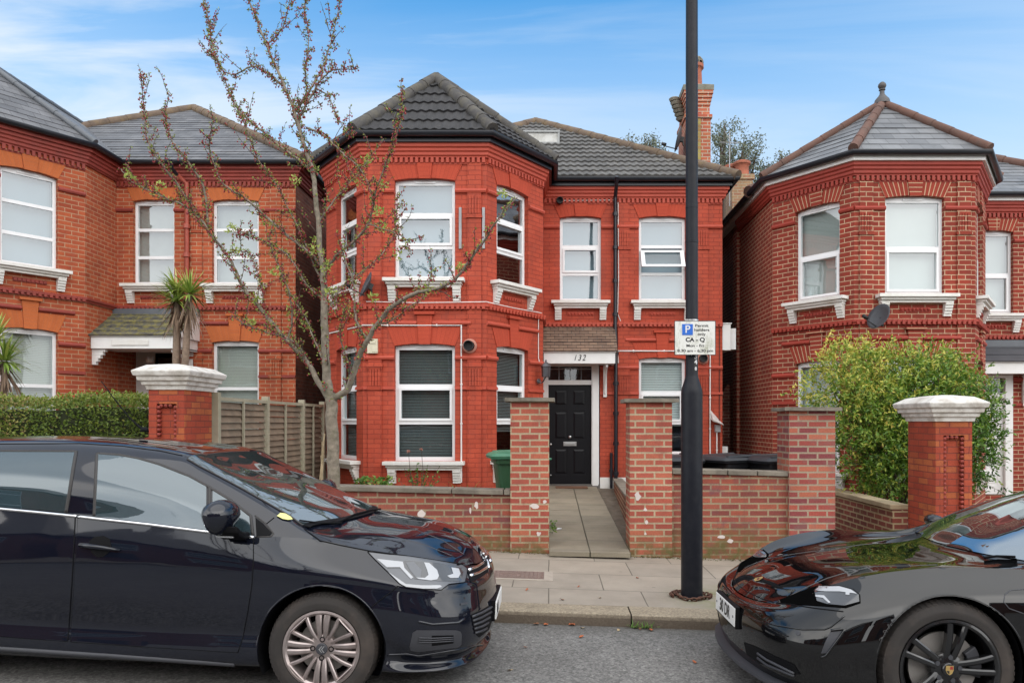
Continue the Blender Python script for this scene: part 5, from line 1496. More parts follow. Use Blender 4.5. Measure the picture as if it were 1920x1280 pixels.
m = MB()
for (a, b) in (((-3.78, 12.3, .2), (-3.92, 12.9, 1.22)), ((-3.74, 12.2, .2), (-3.90, 12.9, 1.10)), ((-3.82, 12.3, .2), (-3.90, 12.95, 1.35)), ((-3.70, 12.25, .2), (-3.93, 12.85, .98))): m.tube([a, b], .012, 5)
tag(m.build("cane_bundle", M['coping_pale'], None, uv=False), "bundle of thin canes leaning against the far end of the slatted fence", "canes")
m = MB(); m.poly([(.10, 9.96, zpath(.1, 9.96) + .004), (.17, 9.98, zpath(.1, 9.96) + .012), (.165, 10.06, zpath(.1, 10.06) + .005), (.11, 10.05, zpath(.1, 10.05) + .014)])
tag(m.build("paper_scrap", M['sticker_white'], None, uv=False), "small white scrap of paper lying on the garden path", "litter")
# ================================================================ plants
def mat_leaf(name, stops, rough=.5, trans=.25):
    m, nt, b = new_mat(name)
    uv = uvout(nt)
    sx = nd(nt, "ShaderNodeSeparateXYZ", None, i0=uv)
    cr = nt.nodes.new("ShaderNodeValToRGB")
    e = cr.color_ramp.elements
    while len(e) < len(stops): e.new(.5)
    for k, (p, c) in enumerate(stops): e[k].position = p; e[k].color = (*c, 1)
    nt.links.new(sx.outputs[0], cr.inputs[0])
    nt.links.new(cr.outputs[0], b.inputs["Base Color"])
    b.inputs["Roughness"].default_value = rough
    out = nt.nodes["Material Output"]
    tl = nd(nt, "ShaderNodeBsdfTranslucent", None, Color=cr.outputs[0])
    mx = nd(nt, "ShaderNodeMixShader", None, i0=trans)
    nt.links.new(b.outputs[0], mx.inputs[1]); nt.links.new(tl.outputs[0], mx.inputs[2]); nt.links.new(mx.outputs[0], out.inputs[0])
    return m
def rv(): 
    while True:
        v = Vector((random.uniform(-1, 1), random.uniform(-1, 1), random.uniform(-1, 1)))
        if .05 < v.length < 1: return v.normalized()
def leaf(mb, p, d, n, L, W, t, fold=.25):
    d = d.normalized(); s = d.cross(n)
    if s.length < 1e-3: s = d.cross(Vector((.3, .5, .8)))
    s.normalize(); up = s.cross(d)
    a = p; tip = p + d * L; m1 = p + d * L * .5 + s * W * .5 + up * W * fold; m2 = p + d * L * .5 - s * W * .5 + up * W * fold
    i = len(mb.v); mb.v.extend([tuple(a), tuple(m1), tuple(tip), tuple(m2)])
    mb.uv[len(mb.f)] = [(t, 0)] * 4; mb.f.append((i, i + 1, i + 2, i + 3))

HEDGE = mat_leaf("hedge_leaf", [(0, (.045, .085, .012)), (.45, (.13, .20, .03)), (.75, (.26, .31, .05)), (.9, (.30, .29, .08)), (1, (.32, .20, .10))], .45)
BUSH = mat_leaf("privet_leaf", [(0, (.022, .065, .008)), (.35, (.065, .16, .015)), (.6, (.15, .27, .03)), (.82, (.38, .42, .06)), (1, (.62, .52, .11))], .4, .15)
M['twig'] = mat_plain("brown_twig", (.085, .06, .045), .9, .3, 12)
M['bark'] = mat_plain("grey_brown_bark", (.215, .18, .14), .95, .45, 22, bmp=1.0, bscale=38, dirt=(.085, .085, .045), dirt_amt=.75, dirt_scale=9)

# clipped hedge
hd = thing("hedge", "clipped dense green hedge on the left, above the hatchback's roof", "hedge")
m = MB()
hx0, hx1, hy0, hy1, hz0, hz1 = -9.6, -4.66, 9.05, 9.95, .95, 1.83
def hs(x): return -.02 * (x + 5) + .035 * math.sin(x * 2.1) + .02 * math.sin(x * 5.3)
core = MB(); nx = 24
core.loft([[(hx0 + (hx1 - hx0) * i / nx, hy0 + .12, hz0), (hx0 + (hx1 - hx0) * i / nx, hy0 + .12 + .03 * math.sin(i * 1.7), hz1 - .13 + hs(hx0 + (hx1 - hx0) * i / nx)), (hx0 + (hx1 - hx0) * i / nx, hy1 - .1, hz1 - .13 + hs(hx0 + (hx1 - hx0) * i / nx)), (hx0 + (hx1 - hx0) * i / nx, hy1 - .1, hz0)] for i in range(nx + 1)])
core.build("dark_core", mat_plain("hedge_inside", (.022, .028, .010), .95, .5, 14, bmp=1.0, bscale=25), hd)  # solid dark core added inside the hedge to block the view through its leaves
for i in range(17000):
    x = random.uniform(hx0 if random.random() < .25 else -7.7, hx1)
    face = random.random()
    if face < .55:
        z = random.uniform(hz0, hz1 + hs(x)); y = hy0 + .07 * math.sin(x * 3 + z * 4) * .6 + random.uniform(-.03, .13); nrm = Vector((0, -1, .3))
        rnd = (hz1 + hs(x) - z)
        if rnd < .12: y += (.12 - rnd) * .9
    elif face < .88:
        y = random.uniform(hy0 + .05, hy1); z = hz1 + hs(x) + random.uniform(-.10, .03); nrm = Vector((0, -.2, 1))
    else:
        x = hx1 + random.uniform(-.12, .05); y = random.uniform(hy0, hy1); z = random.uniform(hz0, hz1 + hs(x)); nrm = Vector((1, -.3, .2))
    d = (nrm * .8 + rv()).normalized()
    cl = .5 + .5 * math.sin(x * 2.7 + 1.3 * math.sin(z * 3)) 
    t = max(0, min(1, random.gauss(.42 + (.24 if face >= .55 and face < .88 else 0), .2)))
    if math.sin(x * 1.9 + 2) > .55 and random.random() < .4: t = random.uniform(.8, 1)
    leaf(m, Vector((x, y, z)), d, rv(), random.uniform(.03, .05), random.uniform(.018, .028), t)
for i in range(60):     # stray shoots
    x = random.uniform(-7.5, hx1); p = Vector((x, random.uniform(hy0 + .05, hy1 - .2), hz1 + hs(x)))
    for k in range(5): leaf(m, p + Vector((random.uniform(-.02, .02), random.uniform(-.02, .02), .015 * k)), rv() + Vector((0, 0, 1)), rv(), .045, .022, random.uniform(.5, .75))
m.build("foliage", HEDGE, hd, uv=True); settle(hd, (-7, 9.5, .35))

# leafy bush in front of the right house
bu = thing("bush", "large leafy green and yellow bush behind the red white-capped pier", "bush")
m = MB(); st = MB()
BX, BY, BZ = 5.25, 11.2, .15
blobs = [(4.35, 10.9, 1.95, .62, .6, .72), (4.85, 11.0, 1.35, .62, .65, .85), (5.3, 11.2, 1.75, .85, .8, .90), (5.95, 11.3, 1.75, .72, .75, .80), (6.25, 11.4, 1.35, .50, .6, .75), (5.05, 10.8, .85, .5, .5, .55), (5.6, 11.0, 1.1, .9, .7, .8), (4.55, 11.1, 2.35, .4, .4, .38), (5.1, 11.2, 2.42, .45, .4, .30), (5.75, 11.3, 2.40, .45, .4, .28), (6.1, 11.2, 2.1, .4, .4, .4)]
wts = [b_[3] * b_[4] * b_[5] for b_ in blobs]
stems = []
for i in range(34):
    b_ = random.choices(blobs, wts)[0]
    base = Vector((random.uniform(4.6, 5.7), random.uniform(10.9, 11.5), -.1)); tip = Vector((b_[0] + random.uniform(-.9, .9) * b_[3], b_[1] + random.uniform(-.7, .7) * b_[4], b_[2] + random.uniform(.2, 1.0) * b_[5]))
    mid = base.lerp(tip, .5) + Vector((random.uniform(-.12, .12), random.uniform(-.1, .1), .1))
    pts = [base, base.lerp(mid, .5) + rv() * .03, mid, mid.lerp(tip, .5) + rv() * .04, tip]
    st.tube(pts, [.016, .013, .010, .007, .003], 5); stems.append(pts)
sprigs = 0
while sprigs < 5600:
    b_ = random.choices(blobs, wts)[0]
    u = rv() * (random.random() ** .38) * (random.uniform(1.0, 1.32) if random.random() < .13 else 1.0)
    p = Vector((b_[0] + u.x * b_[3], b_[1] + u.y * b_[4], b_[2] + u.z * b_[5]))
    if p.z < .35: continue
    sprigs += 1
    out = Vector((u.x, u.y - .1, u.z + .35)).normalized()
    d = (out + rv() * .7).normalized()
    L = random.uniform(.12, .26)
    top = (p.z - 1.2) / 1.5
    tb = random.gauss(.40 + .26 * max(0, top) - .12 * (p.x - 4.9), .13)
    if random.random() < .10: st.tube([p - d * .08, p + d * L], [.003, .0015], 3, False)
    for k in range(8):
        q = p + d * L * k / 8
        side = rv(); ld = (d * .7 + side).normalized()
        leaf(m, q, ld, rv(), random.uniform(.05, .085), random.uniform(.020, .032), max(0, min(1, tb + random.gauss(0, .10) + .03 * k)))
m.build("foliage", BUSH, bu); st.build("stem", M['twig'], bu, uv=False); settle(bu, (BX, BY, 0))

# ---------------------------------------------------------------- street tree
tree = thing("street_tree", "young street tree with thin branches, green buds and red berries before the red bay", "tree")
TY = 7.25
def TP(px, py, y): return Vector(((px - VPX) / F_PX * y, y, HCAM - (py - HOR) / F_PX * y))
limbs = []
def limb(pts, r0, r1, y0, y1, tw=1.0, name=None):
    n = len(pts); P3 = [TP(p[0], p[1], y0 + (y1 - y0) * (i / (n - 1)) ** 1.2) for i, p in enumerate(pts)]
    # smooth it
    out = []
    for i in range(n - 1):
        a, b_, c, d = P3[max(0, i - 1)], P3[i], P3[i + 1], P3[min(n - 1, i + 2)]
        for k in range(4):
            t = k / 4; out.append(.5 * ((2 * b_) + (c - a) * t + (2 * a - 5 * b_ + 4 * c - d) * t * t + (3 * b_ - a - 3 * c + d) * t ** 3))
    out.append(P3[-1])
    for i in range(1, len(out) - 1): out[i] += rv() * .006
    rs = [r0 + (r1 - r0) * (i / (len(out) - 1)) ** .8 for i in range(len(out))]
    limbs.append((out, rs, tw)); return out
limb([(626, 1010), (626, 930), (625, 860), (622, 800), (622, 768), (621, 742)], .064, .056, TY, TY, 0)
limb([(622, 750), (613, 710), (609, 650), (609, 600), (608, 551), (605, 500), (600, 470), (596, 410), (590, 350), (585, 315), (568, 265), (553, 210), (528, 150), (500, 85), (478, 30), (462, -15)], .047, .007, TY, TY + .35)
limb([(622, 752), (632, 742), (652, 730), (664, 695), (675, 665), (686, 642), (705, 611), (727, 582), (755, 561), (786, 548), (817, 542), (852, 523), (880, 490), (905, 455), (925, 425), (945, 395), (970, 370)], .037, .005, TY, TY - .9)
limb([(620, 752), (599, 720), (583, 687), (565, 665), (547, 647), (520, 617), (483, 570), (460, 545), (443, 510), (425, 475), (400, 447), (377, 413), (347, 387), (300, 367), (270, 352), (247, 340), (227, 317)], .030, .004, TY, TY + .5)
limb([(377, 413), (347, 367), (313, 320), (287, 287), (273, 247), (273, 217), (267, 180), (270, 135)], .014, .003, TY + .35, TY + .3)
limb([(390, 430), (383, 353), (360, 313), (330, 277), (312, 235), (310, 205), (320, 175)], .012, .003, TY + .35, TY + .1)
limb([(605, 500), (575, 470), (525, 430), (470, 380), (440, 360), (415, 340), (393, 280), (395, 250), (402, 225)], .018, .003, TY + .15, TY - .4)
limb([(585, 320), (560, 300), (520, 270), (485, 240), (450, 210), (435, 185), (425, 160), (405, 110), (396, 70), (395, 40)], .016, .003, TY + .2, TY + .8)
limb([(535, 165), (512, 145), (490, 130), (470, 125), (440, 140), (415, 130), (400, 95), (388, 20), (385, -20)], .012, .003, TY + .3, TY + .6)
limb([(606, 512), (622, 490), (640, 470), (668, 448), (690, 420), (700, 385), (705, 360), (722, 310), (735, 280), (752, 220), (752, 150)], .018, .003, TY + .15, TY - .55)
limb([(575, 240), (595, 248), (615, 260), (635, 280), (650, 295), (668, 308), (680, 325), (692, 350), (700, 385)], .012, .004, TY + .25, TY - .2)
limb([(560, 225), (570, 205), (595, 160), (612, 140), (630, 130), (660, 130), (668, 124)], .013, .003, TY + .3, TY)
limb([(553, 210), (575, 180), (592, 150), (610, 115), (622, 70), (632, 30), (638, -15)], .015, .003, TY + .3, TY + .6)
limb([(600, 170), (615, 180), (627, 205), (640, 235), (660, 258)], .008, .002, TY + .3, TY + .1)
limb([(690, 640), (668, 600), (664, 560), (660, 520), (640, 470)], .012, .006, TY - .2, TY - .2)
limb([(583, 690), (560, 650), (535, 632), (500, 623), (470, 612), (450, 603), (435, 590)], .013, .003, TY + .05, TY - .35)
limb([(540, 640), (548, 600), (545, 560), (530, 520), (515, 480), (505, 450), (512, 420)], .011, .003, TY + .15, TY - .3)
limb([(610, 680), (590, 640), (575, 600), (560, 575), (540, 540), (525, 510)], .012, .003, TY, TY + .5)
limb([(608, 560), (580, 540), (555, 500), (530, 470), (500, 455), (470, 440), (440, 430)], .012, .003, TY + .1, TY + .5)
limb([(597, 420), (615, 390), (640, 360), (668, 330), (690, 300), (720, 260)], .010, .002, TY + .2, TY + .7)
limb([(608, 600), (625, 560), (650, 530), (690, 500), (720, 470), (740, 430), (745, 360)], .012, .003, TY + .05, TY + .6)
limb([(570, 270), (560, 230), (575, 190), (572, 130), (580, 70), (572, 20), (578, -20)], .010, .003, TY + .25, TY + .5)
limb([(705, 611), (735, 600), (768, 575), (790, 560), (800, 540), (820, 500)], .008, .002, TY - .3, TY - .1)
limb([(500, 85), (525, 60), (540, 20), (545, -20)], .008, .003, TY + .3, TY + .2)
limb([(605, 530), (590, 500), (570, 450), (545, 400), (520, 350), (485, 300), (465, 250), (450, 210)], .010, .003, TY + .2, TY - .2)
limb([(690, 420), (735, 435), (760, 450), (770, 478)], .007, .002, TY - .2, TY - .4)
limb([(660, 700), (640, 640), (640, 600), (655, 560)], .009, .002, TY - .1, TY - .5)
limb([(427, 475), (450, 470), (470, 480), (485, 520), (490, 545)], .007, .002, TY + .3, TY - .1)
wood = MB(); twg = MB(); buds = MB(); red = MB()
BUD = mat_leaf("young_leaf", [(0, (.14, .13, .05)), (.4, (.24, .30, .06)), (1, (.46, .54, .13))], .55, .3)
REDM = mat_plain("red_berry", (.26, .028, .032), .45, .25, 30)
def spur(p, d, s=1.0):
    c = p + d * random.uniform(.008, .022)
    twg.tube([p, c], [.0035, .003], 4, False)
    r_ = random.random()
    for k in range(random.choice((2, 3, 3, 4))):
        leaf(buds, c, d + rv() * .9, rv(), random.uniform(.014, .030) * s, random.uniform(.009, .016) * s, random.random())
    if r_ < .62:
        for k in range(random.choice((1, 1, 2, 3))):
            q = c + rv() * .022; q.z -= .012; a_ = random.uniform(.006, .010)
            i = len(red.v); red.v.extend([(q.x + a_, q.y, q.z), (q.x, q.y + a_, q.z), (q.x - a_, q.y, q.z), (q.x, q.y - a_, q.z), (q.x, q.y, q.z + a_ * 1.3), (q.x, q.y, q.z - a_ * 1.3)])
            for f_ in ((0, 1, 4), (1, 2, 4), (2, 3, 4), (3, 0, 4), (1, 0, 5), (2, 1, 5), (3, 2, 5), (0, 3, 5)): red.f.append(tuple(i + z_ for z_ in f_))
for pts, rs, tw in limbs:
    wood.tube(pts, rs, 12 if rs[0] > .03 else 7)
    if tw == 0: continue
    acc = 0
    for i in range(len(pts) - 1):
        a, b_ = pts[i], pts[i + 1]; d = (b_ - a); L = d.length
        if L < 1e-5: continue
        d.normalize(); acc += L
        thin = rs[i] < .022
        for k in range(max(1, int(L / (.0125 if thin else .05)))):
            p = a.lerp(b_, random.random()); o_ = rv(); o_ -= d * o_.dot(d)
            spur(p + o_.normalized() * rs[i] * .8, (o_.normalized() + Vector((0, 0, .3))).normalized(), 1.25 if random.random() < .12 else .9)
        while acc > .10:
            acc -= .10
            if random.random() < (.75 if thin else .35):
                o_ = rv(); o_ -= d * o_.dot(d); dd = (o_.normalized() + d * .6 + Vector((0, 0, .55))).normalized()
                TL = random.uniform(.08, .34) * (1.0 if thin else 1.2); q = [a]
                n = 6
                for k in range(n):
                    dd = (dd + rv() * .22 + Vector((0, 0, .07))).normalized(); q.append(q[-1] + dd * TL / n)
                twg.tube(q, [.0045 - .0005 * k for k in range(n + 1)], 4, False)
                for k in range(n):
                    for _ in range(2):
                        if random.random() < .75: spur(q[k].lerp(q[k + 1], random.random()), (rv() + dd * .6).normalized(), .85)
# clumps of open yellow-green leaf tufts
for (px, py) in ((432, 428), (440, 470), (688, 300), (672, 340), (718, 348), (712, 398), (715, 425), (480, 560), (545, 585), (590, 450), (596, 470), (700, 560), (590, 320), (500, 420), (555, 340), (745, 480), (650, 590), (610, 500), (620, 545), (470, 605), (860, 500), (800, 545), (945, 365), (300, 350), (240, 330), (515, 510), (570, 610)):
    c = TP(px, py, TY + random.uniform(-.3, .3))
    for k in range(22): leaf(buds, c + rv() * .04, rv() + Vector((0, 0, .5)), rv(), random.uniform(.03, .055), random.uniform(.014, .024), random.uniform(.4, 1))
wood.build("trunk", M['bark'], tree, smooth=True, uv=False); twg.build("twigs", M['twig'], tree, uv=False); buds.build("leaf_buds", BUD, tree); red.build("berries", REDM, tree, uv=False)
settle(tree, (limbs[0][0][0].x, TY, zpv(-2.1, TY)))

# ---------------------------------------------------------------- cordylines
CORD = mat_leaf("cordyline_blade", [(0, (.07, .12, .02)), (.45, (.19, .30, .05)), (.8, (.40, .46, .10)), (1, (.44, .38, .16))], .4, .2)
DEAD = mat_leaf("dead_blade", [(0, (.14, .09, .06)), (1, (.32, .22, .15))], .8, .2)
def blade(mb, p, d, L, W, t, droop):
    n = 6; q = Vector(p); d = Vector(d).normalized(); pts = [q.copy()]
    for k in range(n):
        d = (d + Vector((0, 0, -droop * (k + 1) / n))).normalized(); q = q + d * L / n; pts.append(q.copy())
    s = d.cross(Vector((0, 0, 1)))
    if s.length < .05: s = Vector((1, 0, 0))
    s.normalize()
    i = len(mb.v)
    for k, p_ in enumerate(pts):
        w = W * (.55 + .45 * min(1, k / 2)) * (1 - (k / n) ** 2.2) * .5 + .001
        mb.v.append(tuple(p_ - s * w)); mb.v.append(tuple(p_ + s * w))
    for k in range(n):
        mb.uv[len(mb.f)] = [(t, 0)] * 4; mb.f.append((i + 2 * k, i + 2 * k + 1, i + 2 * k + 3, i + 2 * k + 2))
def cordyline(label, base, heads, r):
    o = thing("palm", label, "palm", "spiky palms in the left garden")
    tk = MB(); g = MB(); dd = MB()
    for hx, hy, hz_, L in heads:
        h = Vector((hx, hy, hz_)); b_ = Vector(base)
        tk.tube([b_, b_.lerp(h, .35) + rv() * .03, b_.lerp(h, .7) + rv() * .02, h], [r, r * .9, r * .85, r * .7], 10)
        for k in range(95):
            d = rv(); d.z = abs(d.z) * 1.1 - .35; d.normalize()
            blade(g, h + d * .04, d, L * random.uniform(.7, 1.05), .034, max(0, min(1, random.gauss(.5 + .2 * d.z, .22))), random.uniform(.05, .22))
        for k in range(34):
            d = rv(); d.z = -abs(d.z) - .8; d.normalize()
            blade(dd, h + Vector((d.x * .05, d.y * .05, -.06 - .25 * random.random())), d, L * random.uniform(.7, 1.2), .028, random.random(), .2)
    tk.build("trunk", mat_plain("fibrous_trunk", (.21, .15, .11), .95, .3, 20, bmp=.8), o, smooth=True); g.build("fronds", CORD, o); dd.build("dead_fronds", DEAD, o)
    settle(o, base); return o
cordyline("spiky green palm with dead hanging fronds beside the mossy porch", (-5.98, 12.0, .35), [(-5.98, 12.0, 3.48, .44), (-5.76, 11.95, 3.60, .46), (-6.04, 12.1, 3.70, .40)], .065)
cordyline("spiky green palm cut off by the left edge of the photo, above the hedge", (-8.05, 11.0, .45), [(-8.02, 11.0, 2.45, .46), (-8.22, 11.05, 2.75, .44)], .06)

# ---------------------------------------------------------------- small plants in the front bed
WEED = mat_leaf("weed_leaf", [(0, (.05, .12, .02)), (.6, (.13, .26, .04)), (1, (.28, .36, .08))], .5)
o = thing("weed_clump", "low bright green weeds at the foot of the red bay", "plant"); m = MB()
for k in range(170):
    p = Vector((random.uniform(-2.95, -2.40), random.uniform(11.2, 11.7), .52 + random.uniform(0, .17))); leaf(m, p, Vector((random.uniform(-1, 1), random.uniform(-1, .4), random.uniform(.1, .7))), rv(), random.uniform(.05, .10), random.uniform(.035, .06), random.random())
m.build("foliage", WEED, o); m = MB()
for k in range(16): x = random.uniform(-2.9, -2.45); y = random.uniform(11.25, 11.65); m.tube([(x, y, .1), (x + random.uniform(-.05, .05), y, .62)], .004, 4)
m.build("stem", M['twig'], o, uv=False); settle(o, (-2.7, 11.4, .15))
o = thing("rose_shrub", "thin straggly rose shrub under the bay window, two faded pink blooms", "shrub"); m = MB(); g = MB(); fl = MB()
for k in range(17):
    b_ = Vector((-2.05 + random.uniform(-.05, .05), 11.6, .12)); t_ = Vector((-2.05 + random.uniform(-.42, .36), 11.6 + random.uniform(-.2, .2), random.uniform(.62, .92)))
    md = b_.lerp(t_, .55) + Vector((0, 0, .06)); m.tube([b_, md, t_], [.006, .004, .002], 4)
    for j in range(9): leaf(g, md.lerp(t_, random.random()), rv() + Vector((0, 0, .2)), rv(), .045, .028, random.uniform(.0, .7))
for (x, z) in ((-2.18, 1.10), (-1.98, 1.13)):
    m.tube([(-2.06, 11.6, .2), (x + .03, 11.58, .7), (x, 11.55, z)], [.006, .005, .003], 4)
    for j in range(14): leaf(fl, Vector((x, 11.55, z)), rv() + Vector((0, 0, .4)), rv(), .035, .03, random.random())
m.build("stem", M['twig'], o, uv=False); g.build("foliage", WEED, o); fl.build("bloom", mat_leaf("faded_pink_petal", [(0, (.40, .16, .12)), (1, (.55, .30, .24))], .7), o); settle(o, (-2.05, 11.6, .15))
o = thing("grass_tuft", "tuft of long pale grass blades beside the green wheelie bin", "plant"); m = MB()
for k in range(60):
    a = random.uniform(0, 6.28); blade(m, Vector((-1.28 + .03 * math.cos(a), 11.2 + .03 * math.sin(a), .24)), Vector((math.cos(a) * .5, math.sin(a) * .5, 1.2)), random.uniform(.3, .56), .016, random.uniform(.2, 1), random.uniform(.2, .5))
m.build("blades", WEED, o); settle(o, (-1.28, 11.2, .14))
o = thing("weed_clump", "tiny green weed growing beside the garden path, against the left gate pier", "plant"); m = MB()
for k in range(60): p = Vector((.03 + random.uniform(-.02, .05), 9.6 + random.uniform(-.12, .12), .14 + random.uniform(0, .14))); leaf(m, p, rv() + Vector((.3, 0, .5)), rv(), .035, .022, random.random())
m.build("foliage", WEED, o); settle(o, (.04, 9.6, .12))
o = thing("weed_clump", "small grass weed growing in the gutter at the kerb joint", "plant"); m = MB()
for k in range(50):
    a = random.uniform(0, 6.28); blade(m, Vector((.76 + random.uniform(-.1, .1), 6.11, -.125)), Vector((math.cos(a) * .8, math.sin(a) * .5 - .3, .8)), random.uniform(.03, .08), .006, random.uniform(.2, .8), .3)
m.build("blades", WEED, o); settle(o, (.76, 6.11, -.125))
o = thing("moss_strip", "thin line of moss and debris along the foot of the garden walls", "moss"); tag(o, kind="stuff"); m = MB()
for k in range(900):
    x = random.choice((random.uniform(-3.5, 0), random.uniform(.95, 3.4))); p = Vector((x, 8.745 - abs(random.gauss(0, .025)), 0)); p.z = zpv(p.x, p.y) + .004
    leaf(m, p, rv() + Vector((0, -.3, .4)), rv(), random.uniform(.012, .03), .014, random.random())
m.build("moss", mat_leaf("moss_bits", [(0, (.05, .05, .015)), (.6, (.12, .13, .03)), (.85, (.2, .14, .07)), (1, (.3, .12, .05))], .9), o); settle(o, (0, 8.74, 0))

# ---------------------------------------------------------------- tall trees far behind the houses
EUC = mat_leaf("eucalyptus_leaf", [(0, (.075, .09, .06)), (.6, (.15, .175, .115)), (1, (.26, .28, .19))], .6)
def far_tree(label, x, y, top, clumps, n, lean=0):
    o = thing("eucalyptus_tree", label, "tree", "trees behind the houses"); m = MB(); w = MB()
    base = Vector((x, y, -1)); 
    for cx_, cz_, rx, rz in clumps:
        c = Vector((cx_, y + random.uniform(-1, 1), cz_)); md = Vector((x + (cx_ - x) * .3, y, cz_ * .6)); w.tube([base, md, c, c + Vector((0, 0, rz * .7))], [.16, .11, .06, .02], 6)
        for j in range(7): t_ = c + Vector((random.uniform(-1, 1) * rx, random.uniform(-1, 1) * rx, random.uniform(-.7, .9) * rz)); w.tube([md.lerp(c, random.uniform(.5, 1)), t_], [.035, .01], 4)
        for s in range(max(3, int(n * rx * rz / 26))):
            q0 = c + Vector((rv().x * rx * .95, rv().y * rx, rv().z * rz * .95)); rr_ = random.uniform(.25, .6)
            for j in range(26):
                q = q0 + rv() * rr_ * random.random() ** .6; leaf(m, q, rv() + Vector((0, 0, -.5)), rv(), random.uniform(.12, .22), random.uniform(.05, .08), random.random())
    w.build("trunk", M['twig'], o, smooth=True, uv=False); m.build("crown", EUC, o); settle(o, base)
far_tree("tall thin eucalyptus tree right of the chimney, dark rounded crown", 9.3, 40, 17.6, [(9.5, 17.3, .66, .58), (9.15, 16.4, .42, .5), (10.55, 16.25, .80, .62), (11.0, 15.5, .4, .45), (10.1, 15.5, .4, .35), (9.35, 15.2, .5, .5), (9.9, 14.6, .55, .5), (10.9, 14.3, .5, .5)], 1700)
far_tree("pale eucalyptus tree showing over the grey roof, left of the chimney", 5.2, 40, 15.5, [(5.45, 16.45, .62, .52), (4.9, 16.2, .45, .4), (4.25, 16.35, .38, .22), (5.9, 16.0, .45, .5)], 1700)
far_tree("eucalyptus tree showing just left of the spire roof", 12.2, 40, 14, [(11.9, 15.2, .55, .50), (12.35, 15.5, .35, .3), (12.95, 15.6, .28, .2), (11.4, 14.5, .5, .4), (12.1, 14.3, .6, .5)], 1700)
# ================================================================ cars
def mat_paint(name, col, dust=.05, rough=.03):
    m, nt, b = new_mat(name)
    v = objout(nt)
    n = noise(nt, v, 2.2, 6, .65)
    sx = nd(nt, "ShaderNodeSeparateXYZ", None, i0=v)
    low = remap(nt, sx.outputs[2], .2, .8, 1.0, .25)     # road film is thicker low on the sides
    f = nd(nt, "ShaderNodeMath", {"operation": 'MULTIPLY'}, i0=remap(nt, n, .3, .75, .25, 1), i1=low).outputs[0]
    f2 = nd(nt, "ShaderNodeMath", {"operation": 'MULTIPLY'}, i0=f, i1=dust).outputs[0]
    c = mixc_(nt, f2, tuple(col), (.30, .27, .24))
    nt.links.new(c, b.inputs["Base Color"])
    b.inputs["Roughness"].default_value = .5; b.inputs["Specular IOR Level"].default_value = 0.0
    b.inputs["Coat Weight"].default_value = 1.0; b.inputs["Coat Roughness"].default_value = rough; b.inputs["Coat IOR"].default_value = 1.6
    bp = nd(nt, "ShaderNodeBump", None, Height=noise(nt, v, 1.3, 2), Strength=.012, Distance=.1)
    nt.links.new(bp.outputs[0], b.inputs["Coat Normal"])
    return m
M['car_navy'] = mat_paint("blue_black_car_paint", (.0045, .006, .0125), .018, .03)
M['car_black'] = mat_paint("deep_black_car_paint", (.003, .003, .0035), .008, .01)
def mat_carglass(name, base, refl, rough=.01, gain=1.0):
    m = bpy.data.materials.new(name); m.use_nodes = True; nt = m.node_tree; nt.nodes.clear()
    out = nt.nodes.new("ShaderNodeOutputMaterial")
    d = nd(nt, "ShaderNodeBsdfDiffuse", None, Color=(*base, 1)); g = nd(nt, "ShaderNodeBsdfGlossy", None, Color=(.86 * gain, .94 * gain, 1.0 * gain, 1), Roughness=rough)
    lw = nd(nt, "ShaderNodeLayerWeight", None, Blend=0.5)
    p5 = nd(nt, "ShaderNodeMath", {"operation": 'POWER'}, i0=lw.outputs["Facing"], i1=5.0).outputs[0]
    fac = nd(nt, "ShaderNodeMath", {"operation": 'MULTIPLY_ADD', "use_clamp": True}, i0=p5, i1=0.9 - refl, i2=refl).outputs[0]
    mx = nd(nt, "ShaderNodeMixShader", None, i0=fac); nt.links.new(d.outputs[0], mx.inputs[1]); nt.links.new(g.outputs[0], mx.inputs[2]); nt.links.new(mx.outputs[0], out.inputs[0])
    return m
M['side_glass'] = mat_carglass("car_side_glass", (.024, .040, .046), .15, gain=.95)
M['screen_glass'] = mat_carglass("windscreen_glass", (.026, .038, .039), .33, gain=.95)
M['chrome'] = mat_plain("bright_trim", (.75, .75, .76), .12, .02, 4, metal=1.0)
M['rubber'] = mat_plain("window_rubber", (.030, .027, .026), .55, .1, 5)
M['tyre'] = mat_plain("tyre_rubber", (.028, .024, .022), .85, .2, 6, dirt=(.10, .075, .06), dirt_amt=.55, dirt_scale=5, bmp=.15)
M['alloy'] = mat_plain("warm_grey_alloy", (.42, .36, .345), .32, .1, 8, metal=.75, dirt=(.12, .08, .065), dirt_amt=.6, dirt_scale=7)
M['alloy_black'] = mat_plain("gloss_black_alloy", (.008, .008, .009), .18, .1, 8, coat=.6)
M['disc'] = mat_plain("brake_disc", (.34, .32, .30), .5, .15, 6, metal=.7)
M['grille'] = mat_plain("matt_black_grille", (.005, .005, .006), .6, .1, 6, spec=.12)
M['wheel_void'] = mat_plain('wheel_well_black', (.003, .003, .003), .9, .1, 5, spec=0.0)
M['trim_grey'] = mat_plain("dark_grey_plastic", (.040, .041, .048), .55, .1, 6, bmp=.1)
M['lamp_silver'] = mat_plain("lamp_reflector", (.13, .135, .145), .3, .05, 6, metal=.4)
M['lamp_white'] = mat_plain("lamp_white_moulding", (.42, .43, .45), .2, .03, 6)
M['lamp_lens'] = mat_plain("lamp_dark_lens", (.05, .052, .056), .1, .05, 6, coat=1)
M['plate_white'] = mat_plain("plate_white", (.78, .78, .76), .35, .03, 6)
M['plate_black'] = mat_plain("plate_black", (.01, .01, .01), .5, .05, 6)

